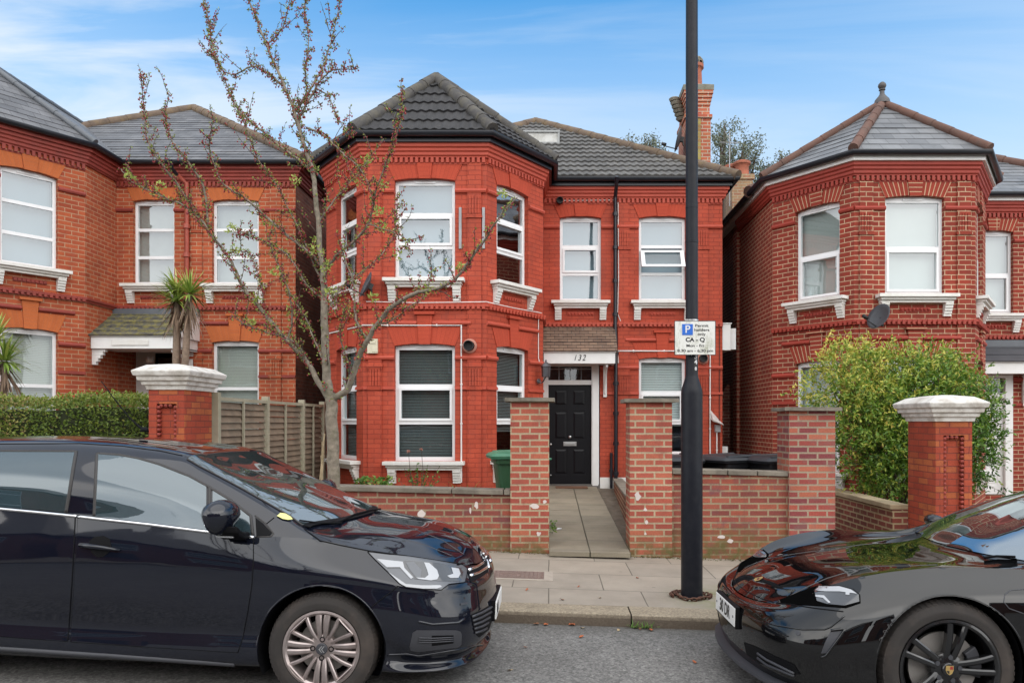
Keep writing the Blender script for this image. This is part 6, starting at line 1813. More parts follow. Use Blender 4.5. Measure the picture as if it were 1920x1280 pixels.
def crom(P, t):
    i = int(max(0, min(len(P) - 2, math.floor(t)))); f = t - i
    p0 = P[i - 1] if i > 0 else P[0] * 2 - P[1]
    p1, p2 = P[i], P[i + 1]
    p3 = P[i + 2] if i + 2 < len(P) else P[-1] * 2 - P[-2]
    # centripetal-ish tangents to avoid overshoot on uneven spacing
    d1 = max(1e-6, (p1 - p0).length ** .5); d2 = max(1e-6, (p2 - p1).length ** .5); d3 = max(1e-6, (p3 - p2).length ** .5)
    m1 = ((p1 - p0) / d1 - (p2 - p0) / (d1 + d2) + (p2 - p1) / d2) * d2
    m2 = ((p2 - p1) / d2 - (p3 - p1) / (d2 + d3) + (p3 - p2) / d3) * d2
    f2, f3 = f * f, f * f * f
    return p1 * (2 * f3 - 3 * f2 + 1) + m1 * (f3 - 2 * f2 + f) + p2 * (-2 * f3 + 3 * f2) + m2 * (f3 - f2)
def net_eval(N, nu, nv):
    """N[station][line] -> dense grid of points"""
    N = [[Vector(p) for p in r] for r in N]
    K = len(N[0]); S = len(N)
    cols = [[crom([N[s][k] for s in range(S)], u * (S - 1) / nu) for u in range(nu + 1)] for k in range(K)]
    return [[crom([cols[k][u] for k in range(K)], v * (K - 1) / nv) for v in range(nv + 1)] for u in range(nu + 1)]
def grid_mesh(mb, G, mirror=True, keep=None, flip=False):
    for sgn in ((1, -1) if mirror else (1,)):
        base = len(mb.v); nv = len(G[0])
        for r in G:
            for p in r: mb.v.append((p.x, p.y * sgn, p.z))
        for i in range(len(G) - 1):
            for j in range(nv - 1):
                if keep and not keep(i, j): continue
                q = (base + i * nv + j, base + (i + 1) * nv + j, base + (i + 1) * nv + j + 1, base + i * nv + j + 1)
                mb.f.append(q if (sgn == 1) != flip else q[::-1])

NM = 5
def screen_rows(N2, E, a, b, bulge, kc=1.0):
    E = [Vector(p) for p in E]; L7 = [Vector(r[1]) for r in N2]
    mids = []
    for k in range(NM):
        t = (k + 1) / (NM + 1); off = Vector((.42, 0, .9)) * bulge * 4 * t * (1 - t)
        row = [tuple(crom(E, a + t * (b - a))), tuple(crom(L7, a + t * (b - a)))]
        for j in (2, 3, 4): row.append(tuple(Vector(N2[a][j]).lerp(Vector(N2[b][j]), t) + off * (1.0 if j == 2 else kc)))
        mids.append(row)
    return N2[:a + 1] + mids + N2[b:]
class Car:
    def __init__(s, label, name, cat, loc, rot, axles, wheel_r, arch_r, paint, N1, N2, nu=170):
        s.root = thing(name, label, cat)
        s.root.location = loc; s.root.rotation_euler = rot
        s.M = Matrix.Translation(loc) @ (Matrix.Rotation(rot[2], 4, 'Z') @ Matrix.Rotation(rot[1], 4, 'Y') @ Matrix.Rotation(rot[0], 4, 'X'))
        s.Mi = s.M.inverted(); s.O = s.Mi @ Vector((0, 0, HCAM))
        s.paint = paint
        G1 = net_eval(N1, nu, 90); G2 = net_eval(N2, nu, 56)
        s.G1, s.G2, s.nu = G1, G2, nu
        # wheel arches: open the shell inside each circle and pull its rim onto the circle
        dead = set()
        for i, r in enumerate(G1):
            for j, p in enumerate(r):
                for ax in axles:
                    d = Vector((p.x - ax, p.z - wheel_r))
                    if d.length < arch_r and abs(p.y) > .45: dead.add((i, j))
        keep = lambda i, j: not all(q in dead for q in ((i, j), (i + 1, j), (i + 1, j + 1), (i, j + 1)))
        for (i, j) in dead:
            p = G1[i][j]
            for ax in axles:
                d = Vector((p.x - ax, p.z - wheel_r))
                if d.length < arch_r:
                    d = d.normalized() * arch_r if d.length > 1e-3 else Vector((0, arch_r))
                    near = any((a, b) not in dead for a in (i - 1, i, i + 1) for b in (j - 1, j, j + 1) if 0 <= a < len(G1) and 0 <= b < len(G1[0]))
                    if near: p.x = ax + d.x; p.z = wheel_r + d.y
        mb = MB(); grid_mesh(mb, G1, True, keep); grid_mesh(mb, G2, True)
        s.body = mb.build("body", paint, s.root, smooth=True, uv=False)
        bm = bmesh.new(); bm.from_mesh(s.body.data); bmesh.ops.remove_doubles(bm, verts=bm.verts, dist=.0004); bmesh.ops.recalc_face_normals(bm, faces=bm.faces)
        for e in bm.edges:
            if len(e.link_faces) == 2 and e.calc_face_angle(0) > R(38): e.smooth = False
        bm.to_mesh(s.body.data); s.bvh = BVHTree.FromBMesh(bm); bm.free()
        # arch liners
        for ax in axles:
            for sg in (1, -1):
                m = MB(); n = 28; rg = []
                for k in range(n + 1):
                    t = R(-25 + 230 * k / n); rg.append((ax + (arch_r - .002) * math.cos(t), wheel_r + (arch_r - .002) * math.sin(t)))
                for a, b in zip(rg, rg[1:]):
                    m.poly([(a[0], sg * .45, a[1]), (b[0], sg * .45, b[1]), (b[0], sg * (abs(s.side_y(ax, wheel_r + arch_r)) - .012), b[1]), (a[0], sg * (abs(s.side_y(ax, wheel_r + arch_r)) - .012), a[1])])
                m.poly([(a[0], sg * .46, a[1]) for a in rg])
                m.build("arch_liner", M['grille'], s.root, uv=False)
                lip = []
                for k in range(41):
                    t = R(-12 + 204 * k / 40); x_, z_ = ax + (arch_r + .004) * math.cos(t), wheel_r + (arch_r + .004) * math.sin(t)
                    if z_ < .215: continue
                    h = s.bvh.ray_cast(Vector((x_, 3, z_)), Vector((0, -1, 0)))
                    if h[0] and h[0].y > .6: lip.append(Vector((x_, (h[0].y - .004) * sg, z_)))
                if len(lip) > 5:
                    m = MB(); m.tube(lip, .0055, 8); m.build("arch_lip", paint, s.root, smooth=True, uv=False)
    def side_y(s, x, z):
        h = s.bvh.ray_cast(Vector((x, 3, z)), Vector((0, -1, 0)))
        return h[0].y if h[0] else .85
    def ray(s, px, py):
        d = (s.Mi.to_3x3() @ Vector(((px - VPX) / F_PX, 1, -(py - HOR) / F_PX))).normalized()
        h = s.bvh.ray_cast(s.O, d)
        return (h[0], h[1] if h[1].dot(d) < 0 else -h[1]) if h[0] else None
    def patch(s, name, poly, mat, off=.003, parent=None, step=7, mirror=True, smooth_n=2):
        """panel lying on the bodywork: its outline is given as sight lines onto the finished body"""
        pts = []
        n = len(poly)
        for a, b in zip(poly, poly[1:] + poly[:1]):
            L = math.hypot(b[0] - a[0], b[1] - a[1]); k = max(1, int(L / step))
            for i in range(k): pts.append((a[0] + (b[0] - a[0]) * i / k, a[1] + (b[1] - a[1]) * i / k))
        nb = len(pts)
        def inside(x, y):
            c = False
            for (x1, y1), (x2, y2) in zip(poly, poly[1:] + poly[:1]):
                if (y1 > y) != (y2 > y) and x < (x2 - x1) * (y - y1) / (y2 - y1) + x1: c = not c
            return c
        xs = [p[0] for p in poly]; ys = [p[1] for p in poly]
        y = min(ys) + step * .5; allp = list(pts)
        while y < max(ys):
            x = min(xs) + step * .5
            while x < max(xs):
                if inside(x, y) and all((x - p[0]) ** 2 + (y - p[1]) ** 2 > (step * .45) ** 2 for p in pts): allp.append((x, y))
                x += step
            y += step
        res = delaunay_2d_cdt([Vector(p) for p in allp], [], [list(range(nb))], 1, 1e-4)
        V, F = res[0], res[2]
        hit = [s.ray(p.x, p.y) for p in V]
        mb = MB()
        idx = {}
        for i, h in enumerate(hit):
            if h: idx[i] = len(mb.v); mb.v.append(tuple(h[0] + h[1] * off))
        nn = len(mb.v)
        for f in F:
            if all(i in idx for i in f):
                q = [Vector(mb.v[idx[i]]) for i in f]
                if max((q[i] - q[i - 1]).length for i in range(3)) < .35: mb.f.append(tuple(idx[i] for i in f))
        par = list(range(len(mb.v)))
        def fd(x):
            while par[x] != x: par[x] = par[par[x]]; x = par[x]
            return x
        for f in mb.f:
            for q in f[1:]: par[fd(q)] = fd(f[0])
        if mb.f:
            cnt = {}
            for f in mb.f: cnt[fd(f[0])] = cnt.get(fd(f[0]), 0) + 1
            big = max(cnt, key=cnt.get); mb.f = [f for f in mb.f if fd(f[0]) == big]
            used = sorted({i for f in mb.f for i in f}); mp = {i: k for k, i in enumerate(used)}
            mb.v = [mb.v[i] for i in used]; mb.f = [tuple(mp[i] for i in f) for f in mb.f]
        if not mb.f: print("EMPTY PATCH", name); return None
        if mirror:
            mb2 = MB(); mb2.v = [(x, -y, z) for x, y, z in mb.v]; mb2.f = [f[::-1] for f in mb.f]
            o2 = mb2.build(name, mat, parent if parent and parent.type == 'EMPTY' else s.root, smooth=True, uv=False)
        o = mb.build(name, mat, parent or s.root, smooth=True, uv=False)
        # orient normals outward
        bm = bmesh.new(); bm.from_mesh(o.data)
        for f in bm.faces:
            h = s.bvh.find_nearest(f.calc_center_median())
            if h[0] and f.normal.dot(f.calc_center_median() - h[0]) < 0: f.normal_flip()
        bm.to_mesh(o.data); bm.free()
        return o
    def line(s, name, pts, r, mat, parent=None, off=0.0, step=5, mirror=True, flat=False):
        P = []
        for a, b in zip(pts, pts[1:]):
            k = max(1, int(math.hypot(b[0] - a[0], b[1] - a[1]) / step))
            for i in range(k): P.append((a[0] + (b[0] - a[0]) * i / k, a[1] + (b[1] - a[1]) * i / k))
        P.append(pts[-1])
        H = [s.ray(*p) for p in P]; H = [h[0] + h[1] * off for h in H if h]
        if len(H) < 2: print("EMPTY LINE", name); return
        mb = MB(); mb.tube(H, r, 6)
        if mirror:
            m2 = MB(); m2.tube([Vector((p.x, -p.y, p.z)) for p in H], r, 6); m2.build(name, mat, s.root, smooth=True, uv=False)
        return mb.build(name, mat, parent or s.root, smooth=True, uv=False)

def zp(pts, sc, ox, oy): return [(ox + x / sc, oy + y / sc) for x, y in pts]

def make_wheel(car, ax, sg, r, yf, tw, rim_r, spokes, mat_rim, hub):
    """yf: outer face of the tyre (abs y)"""
    w = bpy.data.objects.new("wheel", None); COL.objects.link(w); w.parent = car.root
    w.location = (ax, sg * (yf - tw / 2), r)
    t = MB(); h = tw / 2
    t.lathe([(rim_r - .005, -h * .8), (rim_r + .01, -h * .96), (rim_r + .04, -h), (r - .045, -h * .98), (r - .012, -h * .82), (r, -h * .55), (r, h * .55), (r - .012, h * .82), (r - .045, h * .98), (rim_r + .04, h), (rim_r + .01, h * .96), (rim_r - .005, h * .8)], (0, 0, 0), 64, 'y', cap=False)
    for k in range(72):        # shoulder tread blocks
        a = 2 * math.pi * k / 72
        for sd in (1, -1):
            c, s_ = math.cos(a), math.sin(a); c2, s2 = math.cos(a + .05), math.sin(a + .05)
            ya, yb = sd * h * .50, sd * h * .86
            t.hexa([((r - .002) * c, ya, (r - .002) * s_), ((r - .002) * c2, ya, (r - .002) * s2), ((r - .018) * c2, yb, (r - .018) * s2), ((r - .018) * c, yb, (r - .018) * s_),
                    ((r + .004) * c, ya, (r + .004) * s_), ((r + .004) * c2, ya, (r + .004) * s2), ((r - .011) * c2, yb, (r - .011) * s2), ((r - .011) * c, yb, (r - .011) * s_)])
    t.build("tyre", M['tyre'], w, autosmooth=35, uv=False)
    o = -sg if False else 1
    out = sg * h               # outward side
    def Y(d): return sg * (h - d)
    m = MB()
    m.lathe([(rim_r, Y(.012)), (rim_r + .004, Y(.004)), (rim_r - .012, Y(.0)), (rim_r - .022, Y(.014)), (rim_r - .030, Y(.05)), (rim_r - .04, Y(tw * .9))], (0, 0, 0), 56, 'y') if False else None
    prof = [(rim_r, .014), (rim_r + .003, .004), (rim_r - .010, .001), (rim_r - .022, .012), (rim_r - .030, .05), (rim_r - .04, tw * .85)]
    rings = [[(a * math.cos(2 * math.pi * k / 56), Y(d), a * math.sin(2 * math.pi * k / 56)) for k in range(56)] for a, d in prof]
    m.loft(rings, cap=False)
    spokes(m, rim_r, Y)
    ro = m.build("rim", mat_rim, w, autosmooth=32, uv=False)
    d = MB(); rings = [[(a * math.cos(2 * math.pi * k / 40), Y(dd), a * math.sin(2 * math.pi * k / 40)) for k in range(40)] for a, dd in ((.05, .085), (rim_r * .70, .085), (rim_r * .70, .105), (.05, .105))]
    d.loft(rings, cap=False); d.build("brake_disc", M['disc'], w, autosmooth=30, uv=False)
    d = MB(); d.loft([[(a * math.cos(2 * math.pi * k / 40), Y(.13), a * math.sin(2 * math.pi * k / 40)) for k in range(40)] for a in (rim_r * .98, .01)], cap=False); d.build("wheel_shade_disc", M['wheel_void'], w, uv=False)  # black disc added to stand for the shaded space behind the spokes
    hub(w, rim_r, Y, sg)
    return w
def bar(m, Y, ang, r0, r1, o0, o1, w0, w1, d0, d1, th=.03):
    """spoke from radius r0 to r1 with side offsets o0, o1, half widths w0, w1, depths d0, d1; rounded face"""
    c, s_ = math.cos(ang), math.sin(ang)
    def P(r_, o_, d_): return (r_ * c - o_ * s_, Y(d_), r_ * s_ + o_ * c)
    rings = []
    for i in range(7):
        t = i / 6; r_ = r0 + (r1 - r0) * t; o_ = o0 + (o1 - o0) * t ** 1.3; w_ = w0 + (w1 - w0) * t; d_ = d0 + (d1 - d0) * t - .012 * math.sin(math.pi * t)
        rings.append([P(r_, o_ - w_, d_ + th), P(r_, o_ - w_, d_ + .006), P(r_, o_ - w_ * .5, d_), P(r_, o_ + w_ * .5, d_), P(r_, o_ + w_, d_ + .006), P(r_, o_ + w_, d_ + th)])
    m.loft(rings)

# ---------------------------------------------------------------- the hatchback on the left
# stations run from tail to nose; lines run from the floor centre up the flank to the belt (N1) and from the belt to the roof centre (N2)
def L1(x, fl, sill, a, b, c, belt):
    """one station of the lower shell: half widths/heights"""
    return [(x, 0, fl), (x, .62, fl), (x + 0, sill[0], sill[1]), (x, a[0], a[1]), (x, b[0], b[1]), (x, c[0], c[1]), (x, belt[0], belt[1])]
H1 = [
    [(-3.38, 0, .32), (-3.38, 0, .33), (-3.40, 0, .36), (-3.42, 0, .50), (-3.42, 0, .68), (-3.37, 0, .90), (-3.30, 0, 1.04)],
    [(-3.30, .35, .30), (-3.32, .40, .31), (-3.35, .44, .34), (-3.38, .48, .50), (-3.385, .48, .68), (-3.34, .46, .90), (-3.27, .44, 1.05)],
    [(-3.10, .5, .28), (-3.12, .66, .29), (-3.16, .76, .32), (-3.22, .80, .50), (-3.23, .80, .68), (-3.19, .77, .90), (-3.13, .72, 1.06)],
    L1(-2.85, .25, (.83, .26), (.865, .46), (.875, .66), (.85, .90), (.79, 1.065)),
    L1(-2.30, .21, (.85, .235), (.885, .42), (.89, .62), (.873, .875), (.825, 1.065)),
    L1(-1.60, .20, (.855, .215), (.872, .40), (.892, .62), (.882, .86), (.845, 1.035)),
    L1(-.95, .20, (.855, .21), (.872, .39), (.892, .60), (.884, .835), (.848, .995)),
    L1(-.45, .20, (.858, .205), (.88, .39), (.893, .58), (.886, .80), (.842, .962)),
    [(-.08, 0, .20), (-.08, .62, .20), (-.08, .86, .205), (-.08, .888, .39), (-.08, .895, .57), (-.08, .885, .77), (-.06, .815, .945)],
    [(.28, 0, .20), (.28, .62, .20), (.28, .86, .20), (.28, .885, .38), (.28, .893, .55), (.28, .872, .73), (.28, .785, .878)],
    [(.50, 0, .19), (.50, .60, .19), (.50, .835, .19), (.50, .862, .36), (.50, .872, .53), (.50, .845, .70), (.50, .725, .842)],
    [(.66, 0, .18), (.66, .56, .18), (.66, .775, .185), (.67, .815, .34), (.67, .828, .51), (.655, .79, .68), (.63, .65, .812)],
    [(.76, 0, .175), (.77, .48, .175), (.785, .66, .18), (.80, .72, .33), (.80, .74, .50), (.77, .69, .67), (.72, .555, .785)],
    [(.82, 0, .17), (.84, .36, .17), (.855, .50, .175), (.875, .57, .32), (.875, .59, .49), (.845, .55, .66), (.785, .44, .758)],
    [(.86, 0, .17), (.885, .24, .17), (.895, .32, .175), (.92, .38, .31), (.92, .40, .48), (.89, .37, .65), (.835, .29, .738)],
    [(.87, 0, .17), (.905, .11, .17), (.918, .15, .175), (.945, .18, .31), (.947, .19, .48), (.915, .18, .65), (.862, .145, .732)],
    [(.875, 0, .17), (.91, 0, .17), (.925, 0, .175), (.952, 0, .31), (.957, 0, .48), (.925, 0, .65), (.870, 0, .730)],
]
def sculpt(N, lip_from, groove=.014):
    out = []
    for i, r in enumerate(N):
        V = [Vector(p) for p in r]
        body = i < lip_from
        if body and 2 < i:
            a = V[3] + Vector((0, .004, -.085)); b = V[3] + Vector((0, -groove, .0)); c = V[3] + Vector((0, -.002, .075))
            d = V[5] + Vector((0, .004, -.045))
            out.append([V[0], V[1], V[2], a, b, c, V[4], d, V[5], V[6]])
        else:
            out.append([V[0], V[1], V[2], V[2].lerp(V[3], .30) - Vector((0, 0, 0)), V[2].lerp(V[3], .62), V[3], V[4], V[4].lerp(V[5], .72), V[5], V[6]])
            if not body:      # chin lip: pulled in just above the bottom edge
                for k, q in ((3, .045), (4, .020)):
                    p = out[-1][k]; cx_ = .2; L = Vector((p.x - cx_, p.y, 0))
                    if L.length > .01: L = L.normalized() * q
                    out[-1][k] = p - L
    return [[tuple(p) for p in r] for r in out]
E_ = [r[6] for r in H1]
H1 = sculpt(H1, 10)
H2 = [
    [E_[0], (-3.30, 0, 1.045), (-3.30, 0, 1.05), (-3.30, 0, 1.055), (-3.30, 0, 1.06)],
    [E_[1], (-3.25, .38, 1.10), (-3.22, .30, 1.14), (-3.20, .16, 1.16), (-3.20, 0, 1.17)],
    [E_[2], (-3.10, .66, 1.20), (-3.06, .54, 1.32), (-3.05, .28, 1.36), (-3.05, 0, 1.37)],
    [E_[3], (-2.83, .735, 1.25), (-2.80, .575, 1.385), (-2.80, .30, 1.425), (-2.80, 0, 1.437)],
    [E_[4], (-2.30, .775, 1.28), (-2.30, .615, 1.435), (-2.30, .32, 1.473), (-2.30, 0, 1.483)],
    [E_[5], (-1.60, .79, 1.27), (-1.60, .63, 1.450), (-1.60, .33, 1.488), (-1.60, 0, 1.498)],
    [E_[6], (-.98, .785, 1.20), (-1.00, .625, 1.400), (-1.00, .33, 1.425), (-1.00, 0, 1.432)],
    [E_[7], (-.46, .77, 1.085), (-.56, .662, 1.235), (-.60, .35, 1.325), (-.62, 0, 1.350)],
    [E_[8], (-.09, .775, .972), (-.14, .715, .992), (.02, .38, 1.012), (.08, 0, 1.016)],
    [E_[9], (.27, .70, .905), (.24, .56, .950), (.27, .30, .980), (.29, 0, .990)],
    [E_[10], (.50, .64, .868), (.49, .50, .912), (.50, .26, .950), (.50, 0, .962)],
    [E_[11], (.645, .56, .832), (.66, .43, .850), (.68, .22, .892), (.69, 0, .902)],
    [E_[12], (.74, .46, .800), (.765, .34, .812), (.79, .17, .832), (.80, 0, .838)],
    [E_[13], (.805, .375, .757), (.835, .29, .747), (.860, .15, .742), (.869, 0, .740)],
]
H2 = screen_rows(H2, E_, 6, 8, .012, .55)
hb = Car("dark navy hatchback parked at the kerb on the left, multi-spoke alloy wheels", "parked_car", "car", (-1.342, 5.225, -.096), (R(-1.0), R(2.0), 0), (0.0, -2.608), .317, .372, M['car_navy'], H1, H2)
def hb_spokes(m, rr, Y):
    for q in range(4):
        a = math.pi / 2 * q
        for s_ in (-1, 1): bar(m, Y, a, .055, rr - .018, s_ * .016, s_ * .026, .012, .019, .022, .010)
        for s_ in (-1, 1): bar(m, Y, a + math.pi / 4, .05, rr - .02, s_ * .012, s_ * .062, .010, .013, .024, .008)
        c = a + math.pi / 4
        bar(m, Y, c, rr - .034, rr - .018, 0, 0, .068, .06, .008, .006, .02)
    m.lathe([(.001, Y(.022)), (.05, Y(.022)), (.066, Y(.026)), (.07, Y(.06))][::1], (0, 0, 0), 24, 'y') if False else m.loft([[(a * math.cos(2 * math.pi * k / 28), Y(d), a * math.sin(2 * math.pi * k / 28)) for k in range(28)] for a, d in ((.085, .06), (.08, .028), (.066, .022), (.01, .020))], cap=True)
def hb_hub(w, rr, Y, sg):
    m = MB(); m.loft([[(a * math.cos(2 * math.pi * k / 24), Y(d), a * math.sin(2 * math.pi * k / 24)) for k in range(24)] for a, d in ((.034, .03), (.034, .012), (.030, .009), (.002, .008))], cap=False); m.build("hub_cap", M['trim_grey'], w, autosmooth=30, uv=False)
    m = MB()
    for dx_ in (0, .014):
        for s_ in (1, -1):
            p = [(-.016 + dx_, 0), (.000 + dx_, s_ * .019), (.007 + dx_, s_ * .019), (-.008 + dx_, 0)]
            m.loft([[(x, Y(.0075), z) for x, z in p], [(x, Y(.0055), z) for x, z in p]])
    m.build("chevron_badge", M['chrome'], w, uv=False)
    for q in range(4):
        m = MB(); a = math.pi / 2 * q; m.loft([[(.054 * math.cos(a) + r_ * math.cos(2 * math.pi * k / 12), Y(d), .054 * math.sin(a) + r_ * math.sin(2 * math.pi * k / 12)) for k in range(12)] for r_, d in ((.016, .03), (.016, .018), (.011, .0185), (.009, .03))], cap=True)
        m.build("wheel_bolt", M['grille'], w, uv=False)
for ax in (0.0, -2.608):
    for sg in (-1, 1): make_wheel(hb, ax, sg, .319, .883, .21, .222, hb_spokes, M['alloy'], hb_hub)
# doors: panels of the same paint standing a hair proud, so their edges read as shut lines
Zb = lambda pts: zp(pts, 2.667, 0, 800)
fd_poly = [(147, 969), (240, 979), (367, 995), (475, 1008), (475, 1050), (472, 1098), (464, 1150), (455, 1195), (446, 1222), (300, 1213), (133, 1202), (136, 1150), (140, 1090), (144, 1020)]
rd_poly = [(-225, 940), (-100, 946), (0, 956), (141, 968), (139, 1020), (135, 1090), (131, 1150), (127, 1201), (0, 1192), (-112, 1186), (-116, 1150), (-134, 1105), (-170, 1078), (-225, 1066)]
fdoor = hb.patch("door", fd_poly, M['car_navy'], .004, step=9)
rdoor = hb.patch("door", rd_poly, M['car_navy'], .004, step=9)
for pl in (fd_poly, rd_poly): hb.line("door_gap", pl + pl[:1], .0034, M['grille'], off=.001)
fg = hb.patch("window_glass", [(182, 850), (225, 853), (262, 860), (300, 871), (356, 893), (387, 910), (387, 993), (300, 982), (177, 967)], M['side_glass'], .004, step=8)
rg = hb.patch("window_glass", [(-225, 858), (-120, 850), (0, 847), (141, 848), (136, 880), (129, 925), (123, 960), (0, 949), (-205, 934)], M['side_glass'], .004, step=8)
qg = hb.patch("quarter_glass", [(399, 917), (420, 930), (448, 950), (470, 968), (470, 1003), (399, 995)], M['side_glass'], .004, step=6)
hb.patch("quarter_glass", [(-330, 880), (-245, 862), (-228, 932), (-320, 925)], M['side_glass'], .004, step=8)
hb.patch("sail_panel", [(479, 970), (494, 981), (510, 999), (506, 1003), (481, 1005)], M['grille'], .004, step=6)
for pl, r_ in (([(177, 967), (182, 850), (225, 853), (262, 860), (300, 871), (356, 893), (389, 911), (430, 936), (470, 967), (474, 1003)], .011), ([(-225, 858), (-120, 849), (0, 845.5), (143, 846), (137, 880), (130, 925), (124, 960)], .011), ([(393, 914), (393, 994)], .012), ([(478, 966), (497, 980), (513, 1000), (508, 1005), (480, 1006)], .006)):
    hb.line("window_seal", pl, r_, M['rubber'], off=-.002)
hb.line("belt_trim", [(-340, 930), (-220, 937), (-100, 945), (0, 953.5), (70, 960), (144, 967.5)], .0105, M['chrome'], off=.002)
hb.line("belt_trim", [(147, 968), (180, 972), (280, 983), (367, 994), (476, 1007)], .0105, M['chrome'], off=.002)
# roof gutter line and the lighter seam along the cantrail
hb.line("roof_seam", [(-240, 838), (0, 832), (150, 831), (230, 836), (300, 845), (342, 854)], .004, M['grille'], off=.0)
# windscreen
g = hb.G2; S_ = len(H2) - 1; nu = hb.nu
i0, i1 = int(6.35 * nu / S_), int((6 + NM + .75) * nu / S_); j0 = int(2.05 * 56 / 4)
wm = MB()
sub = [[p for p in r[j0:]] for r in g[i0:i1 + 1]]
for sgn in (1, -1):
    base = len(wm.v); nv = len(sub[0])
    for r in sub:
        for p in r: wm.v.append((p.x + .003, p.y * sgn, p.z + .004))
    for i in range(len(sub) - 1):
        for j in range(nv - 1):
            q = (base + i * nv + j, base + (i + 1) * nv + j, base + (i + 1) * nv + j + 1, base + i * nv + j + 1); wm.f.append(q if sgn == 1 else q[::-1])
ws = wm.build("windscreen", M['screen_glass'], hb.root, smooth=True, uv=False)
for sgn in (1, -1):
    m = MB(); m.tube([Vector((r[0].x, r[0].y * sgn, r[0].z + .003)) for r in sub], .006, 6); m.build("windscreen_seal", M['rubber'], ws, smooth=True, uv=False)
m = MB(); m.tube([Vector((p.x, p.y, p.z + .002)) for p in sub[0]] + [Vector((p.x, -p.y, p.z + .002)) for p in sub[0][::-1]], .004, 6); m.build("windscreen_seal", M['rubber'], ws, smooth=True, uv=False)
# scuttle and wipers
m = MB(); q = sub[-1]
m.loft([[(p.x + .0, p.y, p.z - .004), (p.x + .045, p.y * 1.005, p.z - .010), (p.x + .045, p.y * 1.005, p.z - .004), (p.x, p.y, p.z + .005)] for p in q] + [[(p.x + .0, -p.y, p.z - .004), (p.x + .045, -p.y * 1.005, p.z - .010), (p.x + .045, -p.y * 1.005, p.z - .004), (p.x, -p.y, p.z + .005)] for p in q[::-1]][1:])
m.build("scuttle_panel", M['grille'], hb.root, autosmooth=40, uv=False)
hb.line("wiper", [(622, 984), (640, 979), (662, 968), (690, 960), (712, 957)], .007, M['grille'], off=.014, mirror=False)
hb.line("wiper", [(560, 978), (600, 983), (640, 983)], .006, M['grille'], off=.012, mirror=False)
hb.patch("permit_disc", [(519, 968), (525, 963), (534, 964), (544, 970), (548, 975), (540, 976), (530, 974)], mat_plain("yellow_disc", (.70, .68, .25), .5, .05, 9), .009, ws, 4, False)
# bonnet: proud panel with shut line
bp_ = [(570, 991), (600, 1013), (640, 1022), (691, 1032), (735, 1038), (772, 1043), (830, 1052), (868, 1057)]
hb.line("bonnet_gap", bp_, .0036, M['grille'], off=.001)
hb.line("wing_gap", [(499, 982), (514, 970)], .003, M['grille'], off=.001)
hb.line("bumper_gap", [(692, 1141), (720, 1119), (747, 1098)], .003, M['grille'], off=.001)
for a, b in (([(700, 968), (760, 985), (830, 1012), (872, 1040)], .004), ([(640, 985), (720, 1000), (800, 1022), (850, 1042)], .004)):
    hb.line("bonnet_crease", a, b, M['car_navy'], off=-.0015)
# headlight
Zh = lambda pts: zp(pts, 5.335, 680, 1020)
hl = hb.patch("headlight", Zh([(50, 75), (270, 102), (480, 124), (700, 156), (1000, 208), (1040, 245), (1040, 300), (1020, 380), (860, 400), (785, 455), (600, 448), (430, 428), (370, 395), (250, 275), (120, 150)]), M['lamp_silver'], .004, step=4)
hb.line("lamp_edge", Zh([(50, 75), (270, 102), (480, 124), (700, 156), (1000, 208), (1040, 245), (1040, 300), (1020, 380), (860, 400), (785, 455), (600, 448), (430, 428), (370, 395), (250, 275), (120, 150), (50, 75)]), .003, M['grille'], hl, .003, mirror=False)
hb.patch("lamp_bowl", Zh([(245, 245), (400, 245), (520, 350), (760, 370), (980, 372), (1010, 250), (760, 190), (420, 165), (400, 180), (250, 215)]), M['lamp_lens'], .0055, hl, 4, False)
hb.patch("lamp_moulding", Zh([(140, 148), (400, 178), (415, 240), (505, 335), (480, 350), (370, 232), (240, 232)]), M['lamp_white'], .0075, hl, 4, False)
hb.patch("lamp_moulding", Zh([(610, 185), (660, 190), (740, 262), (758, 320), (740, 355), (680, 366), (560, 350), (530, 335), (620, 340), (655, 310), (640, 260)]), M['lamp_white'], .0075, hl, 3, False)
hb.patch("lamp_moulding", Zh([(430, 185), (510, 180), (585, 260), (575, 335), (530, 335), (470, 260)]), M['lamp_silver'], .0075, hl, 3, False)
hb.patch("lamp_moulding", Zh([(880, 235), (955, 248), (972, 300), (950, 340), (870, 342), (840, 320), (900, 300)]), M['lamp_white'], .0075, hl, 3, False)
hb.patch("running_light", Zh([(255, 278), (300, 310), (430, 398), (600, 412), (770, 412), (790, 428), (740, 444), (600, 442), (435, 424), (372, 392)]), M['lamp_white'], .0075, hl, 4, False)
# grille, fog lamp bezel, lower grille, plate
gr = hb.patch("grille", Zh([(1046, 262), (1120, 225), (1190, 190), (1215, 100), (1262, 190), (1250, 280), (1180, 330), (1075, 378)]), M['grille'], .004, step=3, mirror=True)
for pl in ([(1052, 262), (1130, 232), (1195, 190), (1222, 130)], [(1068, 320), (1150, 290), (1230, 240), (1250, 210)]): hb.line("grille_bar", Zh(pl), .011, M['chrome' if 1 else 'alloy'], off=.006)
lg = hb.patch("lower_grille", Zh([(1080, 705), (1180, 660), (1285, 600), (1312, 700), (1262, 850), (1165, 930), (1115, 880)]), M['grille'], .003, step=4)
for k in range(5):
    t = k / 4; hb.line("grille_bar", Zh([(1090 + 30 * t, 722 + 160 * t), (1190 + 5 * t, 680 + 180 * t), (1295 - 60 * t, 620 + 215 * t)]), .008, M['trim_grey'], lg, .005)
fb = hb.patch("fog_bezel", Zh([(540, 855), (930, 855), (975, 868), (990, 900), (985, 1000), (950, 1028), (560, 1072), (482, 1060), (470, 1020), (500, 880)]), M['trim_grey'], .003, step=5)
